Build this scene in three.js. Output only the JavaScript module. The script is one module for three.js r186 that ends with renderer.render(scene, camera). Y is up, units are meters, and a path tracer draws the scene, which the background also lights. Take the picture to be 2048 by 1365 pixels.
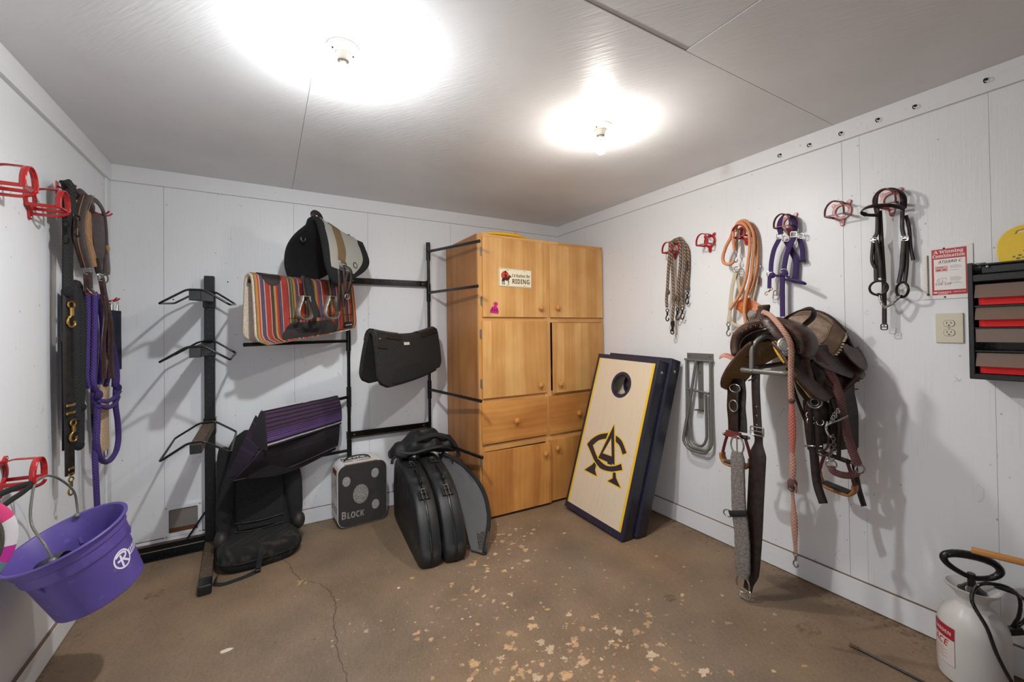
import * as THREE from 'three';
import { RoundedBoxGeometry } from 'three/addons/geometries/RoundedBoxGeometry.js';
import { mergeGeometries, toCreasedNormals } from 'three/addons/utils/BufferGeometryUtils.js';

// ---------------------------------------------------------------- camera, light, exposure
const scene = new THREE.Scene();
scene.background = new THREE.Color(2.4, 2.7, 3.1);        // bright overcast sky; it enters through the open doorway behind the camera
const renderer = new THREE.WebGLRenderer({ antialias: true });
renderer.toneMapping = THREE.LinearToneMapping;
renderer.toneMappingExposure = 1.06;
renderer.shadowMap.enabled = true;
renderer.shadowMap.type = THREE.PCFSoftShadowMap;

const camera = new THREE.PerspectiveCamera(78.392, 2048 / 1365, 0.02, 30);
camera.position.set(0.8307, 1.3906, 3.4255);
{
  const r = new THREE.Vector3(0.863038, -0.012311, 0.504989), u = new THREE.Vector3(0.005224, 0.999867, 0.015447);
  const b = new THREE.Vector3().crossVectors(r, u);
  camera.quaternion.setFromRotationMatrix(new THREE.Matrix4().makeBasis(r, u, b));
}
camera.setViewOffset(2048, 1365, 0, 29, 2048, 1365);
scene.add(camera);

// the two bare LED bulbs: x, z, candela downward and all round, tint (the left one is the stronger and cooler)
const BULBS = [{ x: 1.077, z: 1.80, down: 5.2, around: 2.2, tint: new THREE.Color(0.955, 0.985, 1.0) }, { x: 2.318, z: 1.812, down: 2.3, around: 1.26, tint: new THREE.Color(1.0, 0.955, 0.89) }];

// ---------------------------------------------------------------- helpers
const W = 3.391, H = 2.44, ZF = 3.95;                      // room: x 0..W, y 0..H, z 0 (back wall)..ZF
const V = (x, y, z) => new THREE.Vector3(x, y, z);
const RW = (z, y, d) => V(W - d, y, z);                    // on the right wall, d metres off it
const BW = (x, y, d) => V(x, y, d);                        // on the back wall
const LW = (z, y, d) => V(d, y, z);                        // on the left wall
const clamp = (x, a = 0, b = 1) => Math.min(b, Math.max(a, x));
const sm = (a, b, x) => { const t = clamp((x - a) / (b - a)); return t * t * (3 - 2 * t); };
const lerp = (a, b, t) => a + (b - a) * t;
function rng(seed) { let s = seed >>> 0; return () => { s = (s + 0x6D2B79F5) | 0; let t = Math.imul(s ^ (s >>> 15), 1 | s); t = (t + Math.imul(t ^ (t >>> 7), 61 | t)) ^ t; return ((t ^ (t >>> 14)) >>> 0) / 4294967296; }; }
const perlin = (() => {                                    // fast 2D gradient noise, third argument picks another field
  const r = rng(4242), P = new Uint8Array(512), gx = new Float32Array(256), gy = new Float32Array(256);
  for (let i = 0; i < 256; i++) { P[i] = i; const a = r() * 6.2831853; gx[i] = Math.cos(a) * 1.4; gy[i] = Math.sin(a) * 1.4; }
  for (let i = 255; i > 0; i--) { const j = (r() * (i + 1)) | 0, t = P[i]; P[i] = P[j]; P[j] = t; }
  for (let i = 0; i < 256; i++) P[i + 256] = P[i];
  return { noise(x, y, z = 0) {
    x += z * 17.31; y += z * 31.77; const xf = Math.floor(x), yf = Math.floor(y), X = xf & 255, Y = yf & 255; x -= xf; y -= yf;
    const a = P[P[X] + Y], b = P[P[X + 1] + Y], c = P[P[X] + Y + 1], d = P[P[X + 1] + Y + 1], u = x * x * x * (x * (x * 6 - 15) + 10), v = y * y * y * (y * (y * 6 - 15) + 10);
    const n0 = gx[a] * x + gy[a] * y, n1 = gx[b] * (x - 1) + gy[b] * y, n2 = gx[c] * x + gy[c] * (y - 1), n3 = gx[d] * (x - 1) + gy[d] * (y - 1);
    const p = n0 + u * (n1 - n0), q = n2 + u * (n3 - n2); return p + v * (q - p);
  } };
})();
const fbm = (x, y, z = 0, o = 4) => { let a = 0.5, s = 0; for (let i = 0; i < o; i++) { s += a * perlin.noise(x, y, z + i * 7.3); x *= 2.03; y *= 2.03; a *= 0.5; } return s; };

const taken = {};
const numbered = (n) => { const k = taken[n] = (taken[n] ?? -1) + 1; return k ? n + '_' + String(k).padStart(3, '0') : n; };
function shade(m) { m.castShadow = true; m.receiveShadow = true; return m; }
class Thing {                                              // a Group at a thing's base; geometry is given in world metres
  constructor(name, label, category, at, group) {
    this.g = new THREE.Group(); this.g.name = numbered(name); this.g.position.copy(at); this.at = at.clone();
    this.g.userData = { label, category }; if (group) this.g.userData.group = group;
    scene.add(this.g);
  }
  add(name, geo, mat, parent, label) {
    const geom = geo.clone ? geo : geo; geom.translate(-this.at.x, -this.at.y, -this.at.z);
    const m = shade(new THREE.Mesh(geom, mat)); m.name = name; if (label) m.userData.label = label;
    (parent ?? this.g).add(m); return m;
  }
}
function struct(name, at = V(0, 0, 0)) {
  const g = new THREE.Group(); g.name = name; g.userData = { kind: 'structure' }; g.position.copy(at); scene.add(g); return g;
}
function smesh(name, geo, mat, parent) { const m = shade(new THREE.Mesh(geo, mat)); m.name = name; parent.add(m); return m; }
function smeshTop(name, geo, mat) { const m = shade(new THREE.Mesh(geo, mat)); m.name = name; m.userData.kind = 'structure'; scene.add(m); return m; }

function mg(...list) {
  const gs = list.flat().map((g) => { const h = g.index ? g.toNonIndexed() : g; for (const k of Object.keys(h.attributes)) if (!['position', 'normal', 'uv'].includes(k)) h.deleteAttribute(k); h.morphAttributes = {}; return h; });
  return gs.length === 1 ? gs[0] : mergeGeometries(gs, false);
}
function raw(pos, uv, idx, crease = 0.7) {
  const g = new THREE.BufferGeometry();
  g.setAttribute('position', new THREE.Float32BufferAttribute(pos, 3));
  g.setAttribute('uv', new THREE.Float32BufferAttribute(uv, 2));
  g.setIndex(idx); g.computeVertexNormals();
  return crease ? toCreasedNormals(g, crease) : g.toNonIndexed();
}
// planar metre uv for boxes by dominant normal; `along` says which world axis the grain (v) follows
function boxUV(g, along = 'y', k = 1, ou = 0, ov = 0) {
  const p = g.attributes.position, n = g.attributes.normal, uv = g.attributes.uv;
  for (let i = 0; i < p.count; i++) {
    const c = { x: p.getX(i), y: p.getY(i), z: p.getZ(i) }, a = [Math.abs(n.getX(i)), Math.abs(n.getY(i)), Math.abs(n.getZ(i))];
    const d = a[0] >= a[1] && a[0] >= a[2] ? 'x' : a[1] >= a[2] ? 'y' : 'z';
    const rest = ['x', 'y', 'z'].filter((q) => q !== d);
    const v = rest.includes(along) ? along : rest[1], u = rest.find((q) => q !== v);
    uv.setXY(i, c[u] * k + ou, c[v] * k + ov);
  }
  return g;
}
function bx(x0, x1, y0, y1, z0, z1, r = 0.003, along = 'y', ou = 0, ov = 0, k = 1) {
  const w = Math.abs(x1 - x0), h = Math.abs(y1 - y0), d = Math.abs(z1 - z0), R = Math.min(r, w / 2.01, h / 2.01, d / 2.01);
  const g = R > 0 ? new RoundedBoxGeometry(w, h, d, 2, R) : new THREE.BoxGeometry(w, h, d);
  const q = g.index ? g.toNonIndexed() : g; q.translate((x0 + x1) / 2, (y0 + y1) / 2, (z0 + z1) / 2);
  return boxUV(q, along, k, ou, ov);
}
// a box laid from a to b, with width along `side` and thickness
function beam(a, b, w, t, hint = V(0, 1, 0), r = 0.003) {
  const dir = b.clone().sub(a), L = dir.length(); dir.normalize();
  const n = hint.clone().addScaledVector(dir, -hint.dot(dir)).normalize(), s = new THREE.Vector3().crossVectors(n, dir);
  const g = bx(-w / 2, w / 2, -t / 2, t / 2, 0, L, r, 'z');
  return g.applyMatrix4(new THREE.Matrix4().makeBasis(s, n, dir).setPosition(a));
}
const DISC = (n, r, sq = 1) => Array.from({ length: n }, (_, i) => [r * Math.cos(i / n * 2 * Math.PI), r * sq * Math.sin(i / n * 2 * Math.PI)]);
const FLAT = (w, t) => { const a = w / 2, b = t / 2, c = Math.min(b * 0.7, a * 0.7); return [[a, -b + c], [a, b - c], [a - c, b], [-a + c, b], [-a, b - c], [-a, -b + c], [-a + c, -b], [a - c, -b]]; };
// sweep a closed profile [[side, normal], ...] along a path; `hint` keeps the profile's normal towards one direction
function sweep(pts, ring, { hint = null, closed = false, n = 0, scale = null, crease = 0.9, straight = false, twist = 0, hints = null } = {}) {
  let P;
  if (straight) P = pts.map((p) => p.clone());
  else { const c = new THREE.CatmullRomCurve3(pts, closed, 'centripetal'); P = c.getSpacedPoints(n || Math.max(8, pts.length * 7)); if (closed) P.pop(); }
  const N = P.length, M = ring.length, pos = [], uv = [], idx = [];
  const T = P.map((p, i) => { const a = P[closed ? (i + N - 1) % N : Math.max(0, i - 1)], b = P[closed ? (i + 1) % N : Math.min(N - 1, i + 1)]; return b.clone().sub(a).normalize(); });
  let prev = null, len = 0; const rows = [];
  for (let i = 0; i < N; i++) {
    let h = hint; if (hints) { const f = i / (N - 1) * (hints.length - 1), k = Math.min(hints.length - 2, Math.floor(f)); h = hints[k].clone().lerp(hints[k + 1], f - k); }
    let nn = (prev && !h) ? prev.clone() : (h ? h.clone() : (Math.abs(T[i].y) < 0.9 ? V(0, 1, 0) : V(1, 0, 0)));
    nn.addScaledVector(T[i], -nn.dot(T[i]));
    if (nn.lengthSq() < 0.02) nn = prev ? prev.clone().addScaledVector(T[i], -prev.dot(T[i])) : V(0.3, 0.2, 1).cross(T[i]);
    nn.normalize(); prev = nn;
    if (twist) nn = nn.clone().applyAxisAngle(T[i], twist * i / (N - 1));
    const s = new THREE.Vector3().crossVectors(nn, T[i]).normalize();
    if (i) len += P[i].distanceTo(P[i - 1]);
    rows.push([P[i], s, nn, len]);
  }
  const put = ([p, s, nn, l], k) => { let per = 0; for (let j = 0; j <= M; j++) { const q = ring[j % M]; pos.push(p.x + (s.x * q[0] + nn.x * q[1]) * k, p.y + (s.y * q[0] + nn.y * q[1]) * k, p.z + (s.z * q[0] + nn.z * q[1]) * k); uv.push(per, l); const e = ring[(j + 1) % M]; per += Math.hypot(e[0] - q[0], e[1] - q[1]); } };
  for (let i = 0; i < N; i++) put(rows[i], scale ? scale(i / (N - 1)) : 1);
  if (closed) put([rows[0][0], rows[0][1], rows[0][2], len + P[N - 1].distanceTo(P[0])], scale ? scale(1) : 1);
  const R = closed ? N + 1 : N;
  for (let i = 0; i + 1 < R; i++) for (let j = 0; j < M; j++) { const a = i * (M + 1) + j, b = a + M + 1; idx.push(a, b, a + 1, a + 1, b, b + 1); }
  if (!closed) for (const e of [0, N - 1]) {
    const c = pos.length / 3, p = rows[e][0]; pos.push(p.x, p.y, p.z); uv.push(0, rows[e][3]);
    const k = scale ? scale(e ? 1 : 0) : 1;
    for (let j = 0; j < M; j++) { const q = ring[j]; const s = rows[e][1], nn = rows[e][2]; pos.push(p.x + (s.x * q[0] + nn.x * q[1]) * k, p.y + (s.y * q[0] + nn.y * q[1]) * k, p.z + (s.z * q[0] + nn.z * q[1]) * k); uv.push(q[0], rows[e][3] + q[1]); }
    for (let j = 0; j < M; j++) e ? idx.push(c, c + 1 + j, c + 1 + (j + 1) % M) : idx.push(c, c + 1 + (j + 1) % M, c + 1 + j);
  }
  return orient(raw(pos, uv, idx, crease));
}
// flip triangles if the closed surface is inside out
function orient(g) {
  const p = g.attributes.position; let v = 0; const a = V(), b = V(), c = V();
  for (let i = 0; i < p.count; i += 3) { a.fromBufferAttribute(p, i); b.fromBufferAttribute(p, i + 1); c.fromBufferAttribute(p, i + 2); v += a.dot(b.cross(c)); }
  if (v < 0) {
    for (const k of ['position', 'normal', 'uv']) { const t = g.attributes[k], s = t.itemSize; for (let i = 0; i < t.count; i += 3) for (let j = 0; j < s; j++) { const x = t.array[(i + 1) * s + j]; t.array[(i + 1) * s + j] = t.array[(i + 2) * s + j]; t.array[(i + 2) * s + j] = x; } }
    const n = g.attributes.normal.array; for (let i = 0; i < n.length; i++) n[i] = -n[i];
  }
  return g;
}
const rope = (pts, r, o = {}) => sweep(pts, DISC(o.rs ?? 8, r), o);
const strap = (pts, w, t, hint, o = {}) => sweep(pts, FLAT(w, t), { hint, ...o });
const rod = (a, b, r, n = 12) => sweep([a, a.clone().lerp(b, 0.004), a.clone().lerp(b, 0.996), b], DISC(n, r), { straight: true, scale: null });
// corners of a polyline rounded with radius r, for bent tube
function bent(pts, r, seg = 5, closed = false) {
  const out = [], N = pts.length;
  for (let i = 0; i < N; i++) {
    if (!closed && (i === 0 || i === N - 1)) { out.push(pts[i].clone()); continue; }
    const p = pts[i], a = pts[(i + N - 1) % N], b = pts[(i + 1) % N];
    const k = Math.min(r, p.distanceTo(a) * 0.48, p.distanceTo(b) * 0.48);
    const s = p.clone().add(a.clone().sub(p).setLength(k)), e = p.clone().add(b.clone().sub(p).setLength(k));
    for (let j = 0; j <= seg; j++) { const t = j / seg; out.push(s.clone().multiplyScalar((1 - t) * (1 - t)).addScaledVector(p, 2 * t * (1 - t)).addScaledVector(e, t * t)); }
  }
  return out;
}
const bentTube = (pts, r, R, o = {}) => sweep(bent(pts, R, 6, o.closed), DISC(o.rs ?? 10, r), { straight: true, ...o });
const ringAt = (c, R, r, normal, o = {}) => {                // a torus, optionally stretched
  const n = normal.clone().normalize(), a = (Math.abs(n.y) < 0.9 ? V(0, 1, 0) : V(1, 0, 0)).cross(n).normalize(), b = n.clone().cross(a);
  const K = o.k ?? 20, P = []; for (let i = 0; i < K; i++) { const t = i / K * 2 * Math.PI; P.push(c.clone().addScaledVector(a, Math.cos(t) * R * (o.sx ?? 1)).addScaledVector(b, Math.sin(t) * R * (o.sy ?? 1))); }
  return sweep(P, DISC(o.rs ?? 8, r), { straight: true, closed: true, hint: n });
};
const lathe = (prof, at, axis = V(0, 1, 0), seg = 40) => {
  const g = new THREE.LatheGeometry(prof.map((p) => new THREE.Vector2(Math.max(p[0], 1e-4), p[1])), seg).toNonIndexed();
  const q = toCreasedNormals(g, 0.6);
  return q.applyQuaternion(new THREE.Quaternion().setFromUnitVectors(V(0, 1, 0), axis.clone().normalize())).translate(at.x, at.y, at.z);
};
const ball = (c, r, sx = 1, sy = 1, sz = 1, n = 16) => new THREE.SphereGeometry(r, n, Math.ceil(n * 0.7)).toNonIndexed().scale(sx, sy, sz).translate(c.x, c.y, c.z);
function shapeOf(pts, holes = [], smooth = false) {
  const s = new THREE.Shape(smooth ? new THREE.SplineCurve([...pts, pts[0]].map((p) => new THREE.Vector2(...p))).getPoints(pts.length * 5) : pts.map((p) => new THREE.Vector2(...p)));
  for (const h of holes) s.holes.push(new THREE.Path(h.map((p) => new THREE.Vector2(...p)))); return s;
}
// extrude a 2D outline; axes: ex, ey span the outline, depth runs along ez from the origin
function ext(shape, depth, o, ex, ey, bevel = 0.001) {
  const ez = new THREE.Vector3().crossVectors(ex, ey);
  const g = new THREE.ExtrudeGeometry(shape, { depth: depth - 2 * bevel, bevelEnabled: bevel > 0, bevelThickness: bevel, bevelSize: bevel, bevelOffset: -bevel, bevelSegments: 2, curveSegments: 16 });
  g.translate(0, 0, bevel);
  return (g.index ? g.toNonIndexed() : g).applyMatrix4(new THREE.Matrix4().makeBasis(ex, ey, ez).setPosition(o));
}
// a sheet of real thickness: fn(u, v) is its middle surface. Returns outer, inner and rim skins.
function slab(fn, nu, nv, t, su = 1, sv = 1, crease = 0.8) {
  const mid = [], nor = [], e = 1e-3;
  for (let j = 0; j <= nv; j++) for (let i = 0; i <= nu; i++) {
    const u = i / nu, v = j / nv, p = fn(u, v);
    const du = fn(Math.min(1, u + e), v).clone().sub(fn(Math.max(0, u - e), v)), dv = fn(u, Math.min(1, v + e)).clone().sub(fn(u, Math.max(0, v - e)));
    mid.push(p); nor.push(dv.cross(du).normalize());
  }
  const id = (i, j) => j * (nu + 1) + i;
  const skin = (s) => {
    const pos = [], uv = [], idx = [];
    for (let j = 0; j <= nv; j++) for (let i = 0; i <= nu; i++) { const k = id(i, j), p = mid[k].clone().addScaledVector(nor[k], s * t / 2); pos.push(p.x, p.y, p.z); uv.push(i / nu * su, j / nv * sv); }
    for (let j = 0; j < nv; j++) for (let i = 0; i < nu; i++) { const a = id(i, j), b = id(i + 1, j), c = id(i, j + 1), d = id(i + 1, j + 1); s < 0 ? idx.push(a, b, c, b, d, c) : idx.push(a, c, b, b, c, d); }
    return raw(pos, uv, idx, crease);
  };
  const loop = []; for (let i = 0; i < nu; i++) loop.push(id(i, 0)); for (let j = 0; j < nv; j++) loop.push(id(nu, j)); for (let i = nu; i > 0; i--) loop.push(id(i, nv)); for (let j = nv; j > 0; j--) loop.push(id(0, j));
  const pos = [], uv = [], idx = [], L = loop.length; let len = 0;
  loop.concat(loop[0]).forEach((k, q) => {
    if (q) len += mid[k].distanceTo(mid[loop[(q - 1) % L]]);
    const k0 = loop[(q + L - 1) % L], k1 = loop[(q + 1) % L], tan = mid[k1].clone().sub(mid[k0]).normalize(), out = nor[k].clone().cross(tan).multiplyScalar(t * 0.22);
    for (const [s, b] of [[0.5, 0], [0.28, 1], [-0.28, 1], [-0.5, 0]]) { const p = mid[k].clone().addScaledVector(nor[k], s * t).addScaledVector(out, b); pos.push(p.x, p.y, p.z); uv.push(len, s * t); }
  });
  for (let q = 0; q < L; q++) for (let m = 0; m < 3; m++) { const a = q * 4 + m, b = a + 4; idx.push(a, b, a + 1, b, b + 1, a + 1); }
  return { outer: skin(1), inner: skin(-1), rim: raw(pos, uv, idx, 1.2), all: null, whole() { return mg(this.outer, this.inner, this.rim); } };
}
// skin closed rings of points into one solid
function loft(rings, { crease = 0.9, cap = true, closed = false } = {}) {
  const M = rings[0].length, N = rings.length, pos = [], uv = [], idx = []; let len = 0;
  rings.forEach((r, i) => { if (i) len += r[0].distanceTo(rings[i - 1][0]); let per = 0; for (let j = 0; j <= M; j++) { const p = r[j % M]; pos.push(p.x, p.y, p.z); uv.push(per, len); per += p.distanceTo(r[(j + 1) % M]); } });
  for (let i = 0; i + 1 < N; i++) for (let j = 0; j < M; j++) { const a = i * (M + 1) + j, b = a + M + 1; idx.push(a, a + 1, b, a + 1, b + 1, b); }
  if (cap) for (const e of [0, N - 1]) {
    const c = pos.length / 3, m = V(0, 0, 0); rings[e].forEach((p) => m.addScaledVector(p, 1 / M)); pos.push(m.x, m.y, m.z); uv.push(0, 0);
    rings[e].forEach((p) => { pos.push(p.x, p.y, p.z); uv.push(p.x - m.x + p.z - m.z, p.y - m.y); });
    for (let j = 0; j < M; j++) e ? idx.push(c, c + 1 + j, c + 1 + (j + 1) % M) : idx.push(c, c + 1 + (j + 1) % M, c + 1 + j);
  }
  return orient(raw(pos, uv, idx, crease));
}
// superellipse ring
const sring = (c, ex, ey, a, b, p = 2.5, n = 28) => Array.from({ length: n }, (_, i) => { const t = i / n * 2 * Math.PI, x = Math.cos(t), y = Math.sin(t); return c.clone().addScaledVector(ex, a * Math.sign(x) * Math.abs(x) ** (2 / p)).addScaledVector(ey, b * Math.sign(y) * Math.abs(y) ** (2 / p)); });
// ---------------------------------------------------------------- procedural textures and materials
const S2 = (c) => clamp(c, 0, 255) | 0;
function dataTex(w, h, fn, { srgb = true, rx = 1, ry = 1 } = {}) {
  const d = new Uint8Array(w * h * 4);
  for (let y = 0; y < h; y++) for (let x = 0; x < w; x++) { const c = fn(x / w, y / h), k = (y * w + x) * 4; if (typeof c === 'number') { d[k] = d[k + 1] = d[k + 2] = S2(c); } else { d[k] = S2(c[0]); d[k + 1] = S2(c[1]); d[k + 2] = S2(c[2]); } d[k + 3] = 255; }
  return finish(new THREE.DataTexture(d, w, h, THREE.RGBAFormat), srgb, rx, ry);
}
function finish(t, srgb, rx, ry) {
  t.wrapS = t.wrapT = THREE.RepeatWrapping; t.magFilter = THREE.LinearFilter; t.minFilter = THREE.LinearMipmapLinearFilter; t.generateMipmaps = true;
  if (srgb) t.colorSpace = THREE.SRGBColorSpace; t.repeat.set(rx, ry); t.needsUpdate = true; return t;
}
function canvasTex(w, h, draw, { srgb = true, rx = 1, ry = 1 } = {}) {
  const c = document.createElement('canvas'); c.width = w; c.height = h; draw(c.getContext('2d'), w, h);
  return finish(new THREE.CanvasTexture(c), srgb, rx, ry);
}
const mat = (o) => new THREE.MeshPhysicalMaterial({ side: THREE.DoubleSide, ...o });
const rgb = (r, g, b) => new THREE.Color().setRGB(r / 255, g / 255, b / 255, THREE.SRGBColorSpace);
const mix3 = (a, b, t) => [lerp(a[0], b[0], t), lerp(a[1], b[1], t), lerp(a[2], b[2], t)];

// painted plywood walls: brushed vertical grain, pores, specks and scuffs (one texture covers 4 x 2.5 m)
const wallMap = canvasTex(2048, 1280, (c, w, h) => {
  c.fillStyle = '#e7e8ea'; c.fillRect(0, 0, w, h); const r = rng(11);
  for (let i = 0; i < 900; i++) { c.fillStyle = `rgba(${r() < 0.5 ? '205,205,208' : '240,240,241'},${0.10 + 0.12 * r()})`; c.fillRect(r() * w, r() * h, 1 + 2 * r(), 20 + 90 * r()); }
  for (let i = 0; i < 260; i++) { c.fillStyle = `rgba(${70 + 60 * r() | 0},${66 + 60 * r() | 0},${66 + 55 * r() | 0},${0.3 + 0.5 * r()})`; c.beginPath(); c.ellipse(r() * w, r() * h, 0.7 + 1.1 * r(), 0.7 + 1.3 * r(), r() * 3, 0, 7); c.fill(); }
  for (let i = 0; i < 420; i++) { const y = h * (1 - 0.26 * r() * r()); c.fillStyle = `rgba(96,88,82,${0.12 + 0.32 * r()})`; c.beginPath(); c.ellipse(r() * w, y, 0.5 + 0.7 * r(), 0.5 + 0.9 * r(), r() * 3, 0, 7); c.fill(); }
  for (let i = 0; i < 22; i++) { let x = r() * w, y = h * (0.35 + 0.62 * r()); c.strokeStyle = `rgba(120,116,114,${0.18 + 0.25 * r()})`; c.lineWidth = 0.6 + 0.7 * r(); c.beginPath(); c.moveTo(x, y); for (let k = 0; k < 4; k++) { x += 22 * (r() - 0.5); y += 26 * (r() - 0.3); c.lineTo(x, y); } c.stroke(); }
}, { rx: 1 / 4, ry: 1 / 2.5 });
const wallBump = dataTex(2048, 1280, (u, v) => {
  const x = u * 4, y = v * 2.5;
  return 128 + 62 * fbm(x * 130, y * 5, 1, 3) + 55 * fbm(x * 300, y * 42, 5, 2) + 46 * fbm(x * 7, y * 3, 9, 2);
}, { srgb: false, rx: 1 / 4, ry: 1 / 2.5 });
const M = {};
M.wall = mat({ map: wallMap, bumpMap: wallBump, bumpScale: 0.0011, roughness: 0.42, side: THREE.FrontSide });
M.trim = mat({ map: wallMap, color: 0xfbfafa, bumpMap: wallBump, bumpScale: 0.0007, roughness: 0.4, side: THREE.FrontSide });
M.frontWallDark = mat({ map: null, color: rgb(92, 70, 52), roughness: 0.9, side: THREE.FrontSide });  // unseen front wall; dark tone chosen to lessen the bounced light
M.backing = mat({ color: 0xb9b8b8, roughness: 0.95, side: THREE.FrontSide });
M.dust = mat({ color: rgb(124, 100, 82), roughness: 1, side: THREE.FrontSide });

// ceiling: grey-white gloss paint over strand plywood, long diagonal strokes
const ceilBump = dataTex(2048, 2048, (u, v) => {
  const x = u * 4, y = v * 4, a = x * 0.80 - y * 0.60, b = x * 0.60 + y * 0.80;
  const gouge = Math.max(0, fbm(a * 30, b * 4, 3, 2) - 0.40) * 200;
  return 110 + 70 * fbm(a * 110, b * 9, 1, 3) + 44 * fbm(a * 14, b * 10, 6, 3) + gouge;
}, { srgb: false, rx: 1 / 4, ry: 1 / 4 });
const ceilMap = dataTex(1024, 1024, (u, v) => {
  const x = u * 4, y = v * 4, s = fbm(x * 3, y * 3, 2, 3) * 9, p = perlin.noise(x * 70, y * 70, 4) > 0.80 ? -22 : 0;
  return [226 + s + p, 226 + s + p, 227 + s + p];
}, { rx: 1 / 4, ry: 1 / 4 });
M.ceiling = mat({ map: ceilMap, bumpMap: ceilBump, bumpScale: 0.0016, roughness: 0.34, side: THREE.FrontSide });

// concrete floor: brown-grey, broomed, chipped paint flakes, hairline crack, grit along the walls
const FS = 4.0;
const floorDraw = (bump) => (c, w, h) => {
  const k = w / FS, r = rng(77);
  const img = c.createImageData(w, h);
  for (let y = 0; y < h; y++) for (let x = 0; x < w; x++) {
    const X = x / k, Z = y / k, q = (y * w + x) * 4, n = fbm(X * 3.1, Z * 3.1, 2, 4), f = perlin.noise(X * 95, Z * 95, 8), g = perlin.noise(X * 190 + Z * 40, Z * 17, 3);
    if (bump) { const b = 138 + 26 * n + 20 * f + 26 * g * sm(1.6, 0.7, X); img.data[q] = img.data[q + 1] = img.data[q + 2] = S2(b); }
    else { const b = 1 + 0.20 * n + 0.07 * f + 0.05 * g, wm = fbm(X * 1.1 + 9, Z * 1.1, 5, 3); img.data[q] = S2((127 + 14 * wm) * b); img.data[q + 1] = S2((106 + 4 * wm) * b); img.data[q + 2] = S2((85 - 6 * wm) * b); }
    img.data[q + 3] = 255;
  }
  c.putImageData(img, 0, 0);
  const blob = (x, z, s, col) => { c.fillStyle = col; c.beginPath(); const n = 11 + (r() * 6 | 0); for (let i = 0; i < n; i++) { const a = i / n * 6.283, q = s * (0.45 + 0.85 * r()); const px = (x + Math.cos(a) * q * 1.1) * k, pz = (z + Math.sin(a) * q * 0.9) * k; i ? c.lineTo(px, pz) : c.moveTo(px, pz); } c.closePath(); c.fill(); };
  const chip = () => { const t = r(), w = r() < 0.25 ? 22 : 0, al = 0.55 + 0.45 * r(); return bump ? `rgba(96,96,96,${0.8 * al})` : `rgba(${186 + 30 * t + w * 0.4 | 0},${146 + 28 * t + w | 0},${104 + 26 * t + w * 1.6 | 0},${al})`; };
  // stains and grime
  if (!bump) for (let i = 0; i < 500; i++) { const x = r() * FS, z = r() * FS; blob(x, z, 0.002 + 0.004 * r(), `rgba(70,56,46,${0.2 + 0.4 * r()})`); }
  if (!bump) for (const [x0, z0, x1, z1, n] of [[3.36, 0.9, 3.36, 3.1, 900], [0.03, 0.3, 0.03, 2.2, 500], [0.1, 0.1, 3.3, 0.05, 500]]) for (let i = 0; i < n; i++) { const t = r(), e = (r() + r() - 1) * 0.11; blob(lerp(x0, x1, t) + (x0 === x1 ? e - 0.02 : 0), lerp(z0, z1, t) + (x0 === x1 ? 0 : e + 0.05), 0.003 + 0.013 * r() * r(), `rgba(72,52,40,${0.12 + 0.22 * r()})`); }
  if (!bump) for (const [x, z, s] of [[2.98, 2.43, 0.05], [2.62, 1.95, 0.03], [0.3, 0.5, 0.04]]) for (let i = 0; i < 40; i++) blob(x + s * (r() - 0.5) * 2, z + s * (r() - 0.5) * 1.6, 0.008 * r() + 0.003, 'rgba(78,58,42,0.25)');
  // flakes, thick in three areas
  for (const [cx, cz, sx, sz, n, s] of [[2.05, 0.98, 0.35, 0.18, 70, 0.016], [1.65, 1.25, 0.5, 0.25, 70, 0.009], [1.75, 1.55, 0.35, 0.22, 60, 0.013], [1.85, 2.05, 0.42, 0.25, 150, 0.019], [1.6, 2.2, 0.5, 0.35, 110, 0.012], [2.35, 1.9, 0.5, 0.45, 90, 0.010], [1.5, 1.7, 1.0, 0.8, 260, 0.005], [2.2, 1.4, 0.8, 0.7, 220, 0.005], [2.0, 2.5, 0.5, 0.3, 80, 0.016]])
    for (let i = 0; i < n; i++) { const a = r() * 6.283, q = Math.sqrt(-2 * Math.log(1 - 0.95 * r())) * 0.7, x = cx + Math.cos(a) * q * sx, z = cz + Math.sin(a) * q * sz; const b = s * (0.25 + r() * r() * 1.15), col = chip(); blob(x, z, b, col); if (b > 0.006) for (let j = 0; j < 3; j++) blob(x + (r() - 0.5) * b * 2.6, z + (r() - 0.5) * b * 2.2, b * 0.5, col); }
  // crack
  let pts = [[0.90, 0.45], [0.942, 0.554], [0.95, 0.66], [1.0, 0.78], [1.07, 0.85], [1.11, 0.95], [1.13, 1.08], [1.10, 1.25], [1.09, 1.42], [1.10, 1.65], [1.12, 2.0], [1.08, 2.6]];
  c.strokeStyle = bump ? 'rgb(20,20,20)' : 'rgba(56,42,34,0.9)'; c.lineJoin = 'round';
  for (let i = 0; i + 1 < pts.length; i++) for (let j = 0; j < 8; j++) { const f = (t) => [lerp(pts[i][0], pts[i + 1][0], t), lerp(pts[i][1], pts[i + 1][1], t)]; const a = j ? f.last : f(0), b = f((j + 1) / 8); if (j < 7) { b[0] += 0.012 * (r() - 0.5); b[1] += 0.008 * (r() - 0.5); } f.last = b; if (j === 0) pts.cur = pts.cur ?? a; c.lineWidth = 1 + 0.9 * r(); c.beginPath(); c.moveTo(pts.cur[0] * k, pts.cur[1] * k); c.lineTo(b[0] * k, b[1] * k); c.stroke(); pts.cur = b; }
  for (let i = 0; i < 16; i++) blob(0.99 + 0.05 * (r() - 0.5), 0.79 + 0.05 * (r() - 0.5), 0.006, chip());
};
const floorMap = canvasTex(2048, 2048, floorDraw(false), { rx: 1 / FS, ry: 1 / FS });
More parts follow.
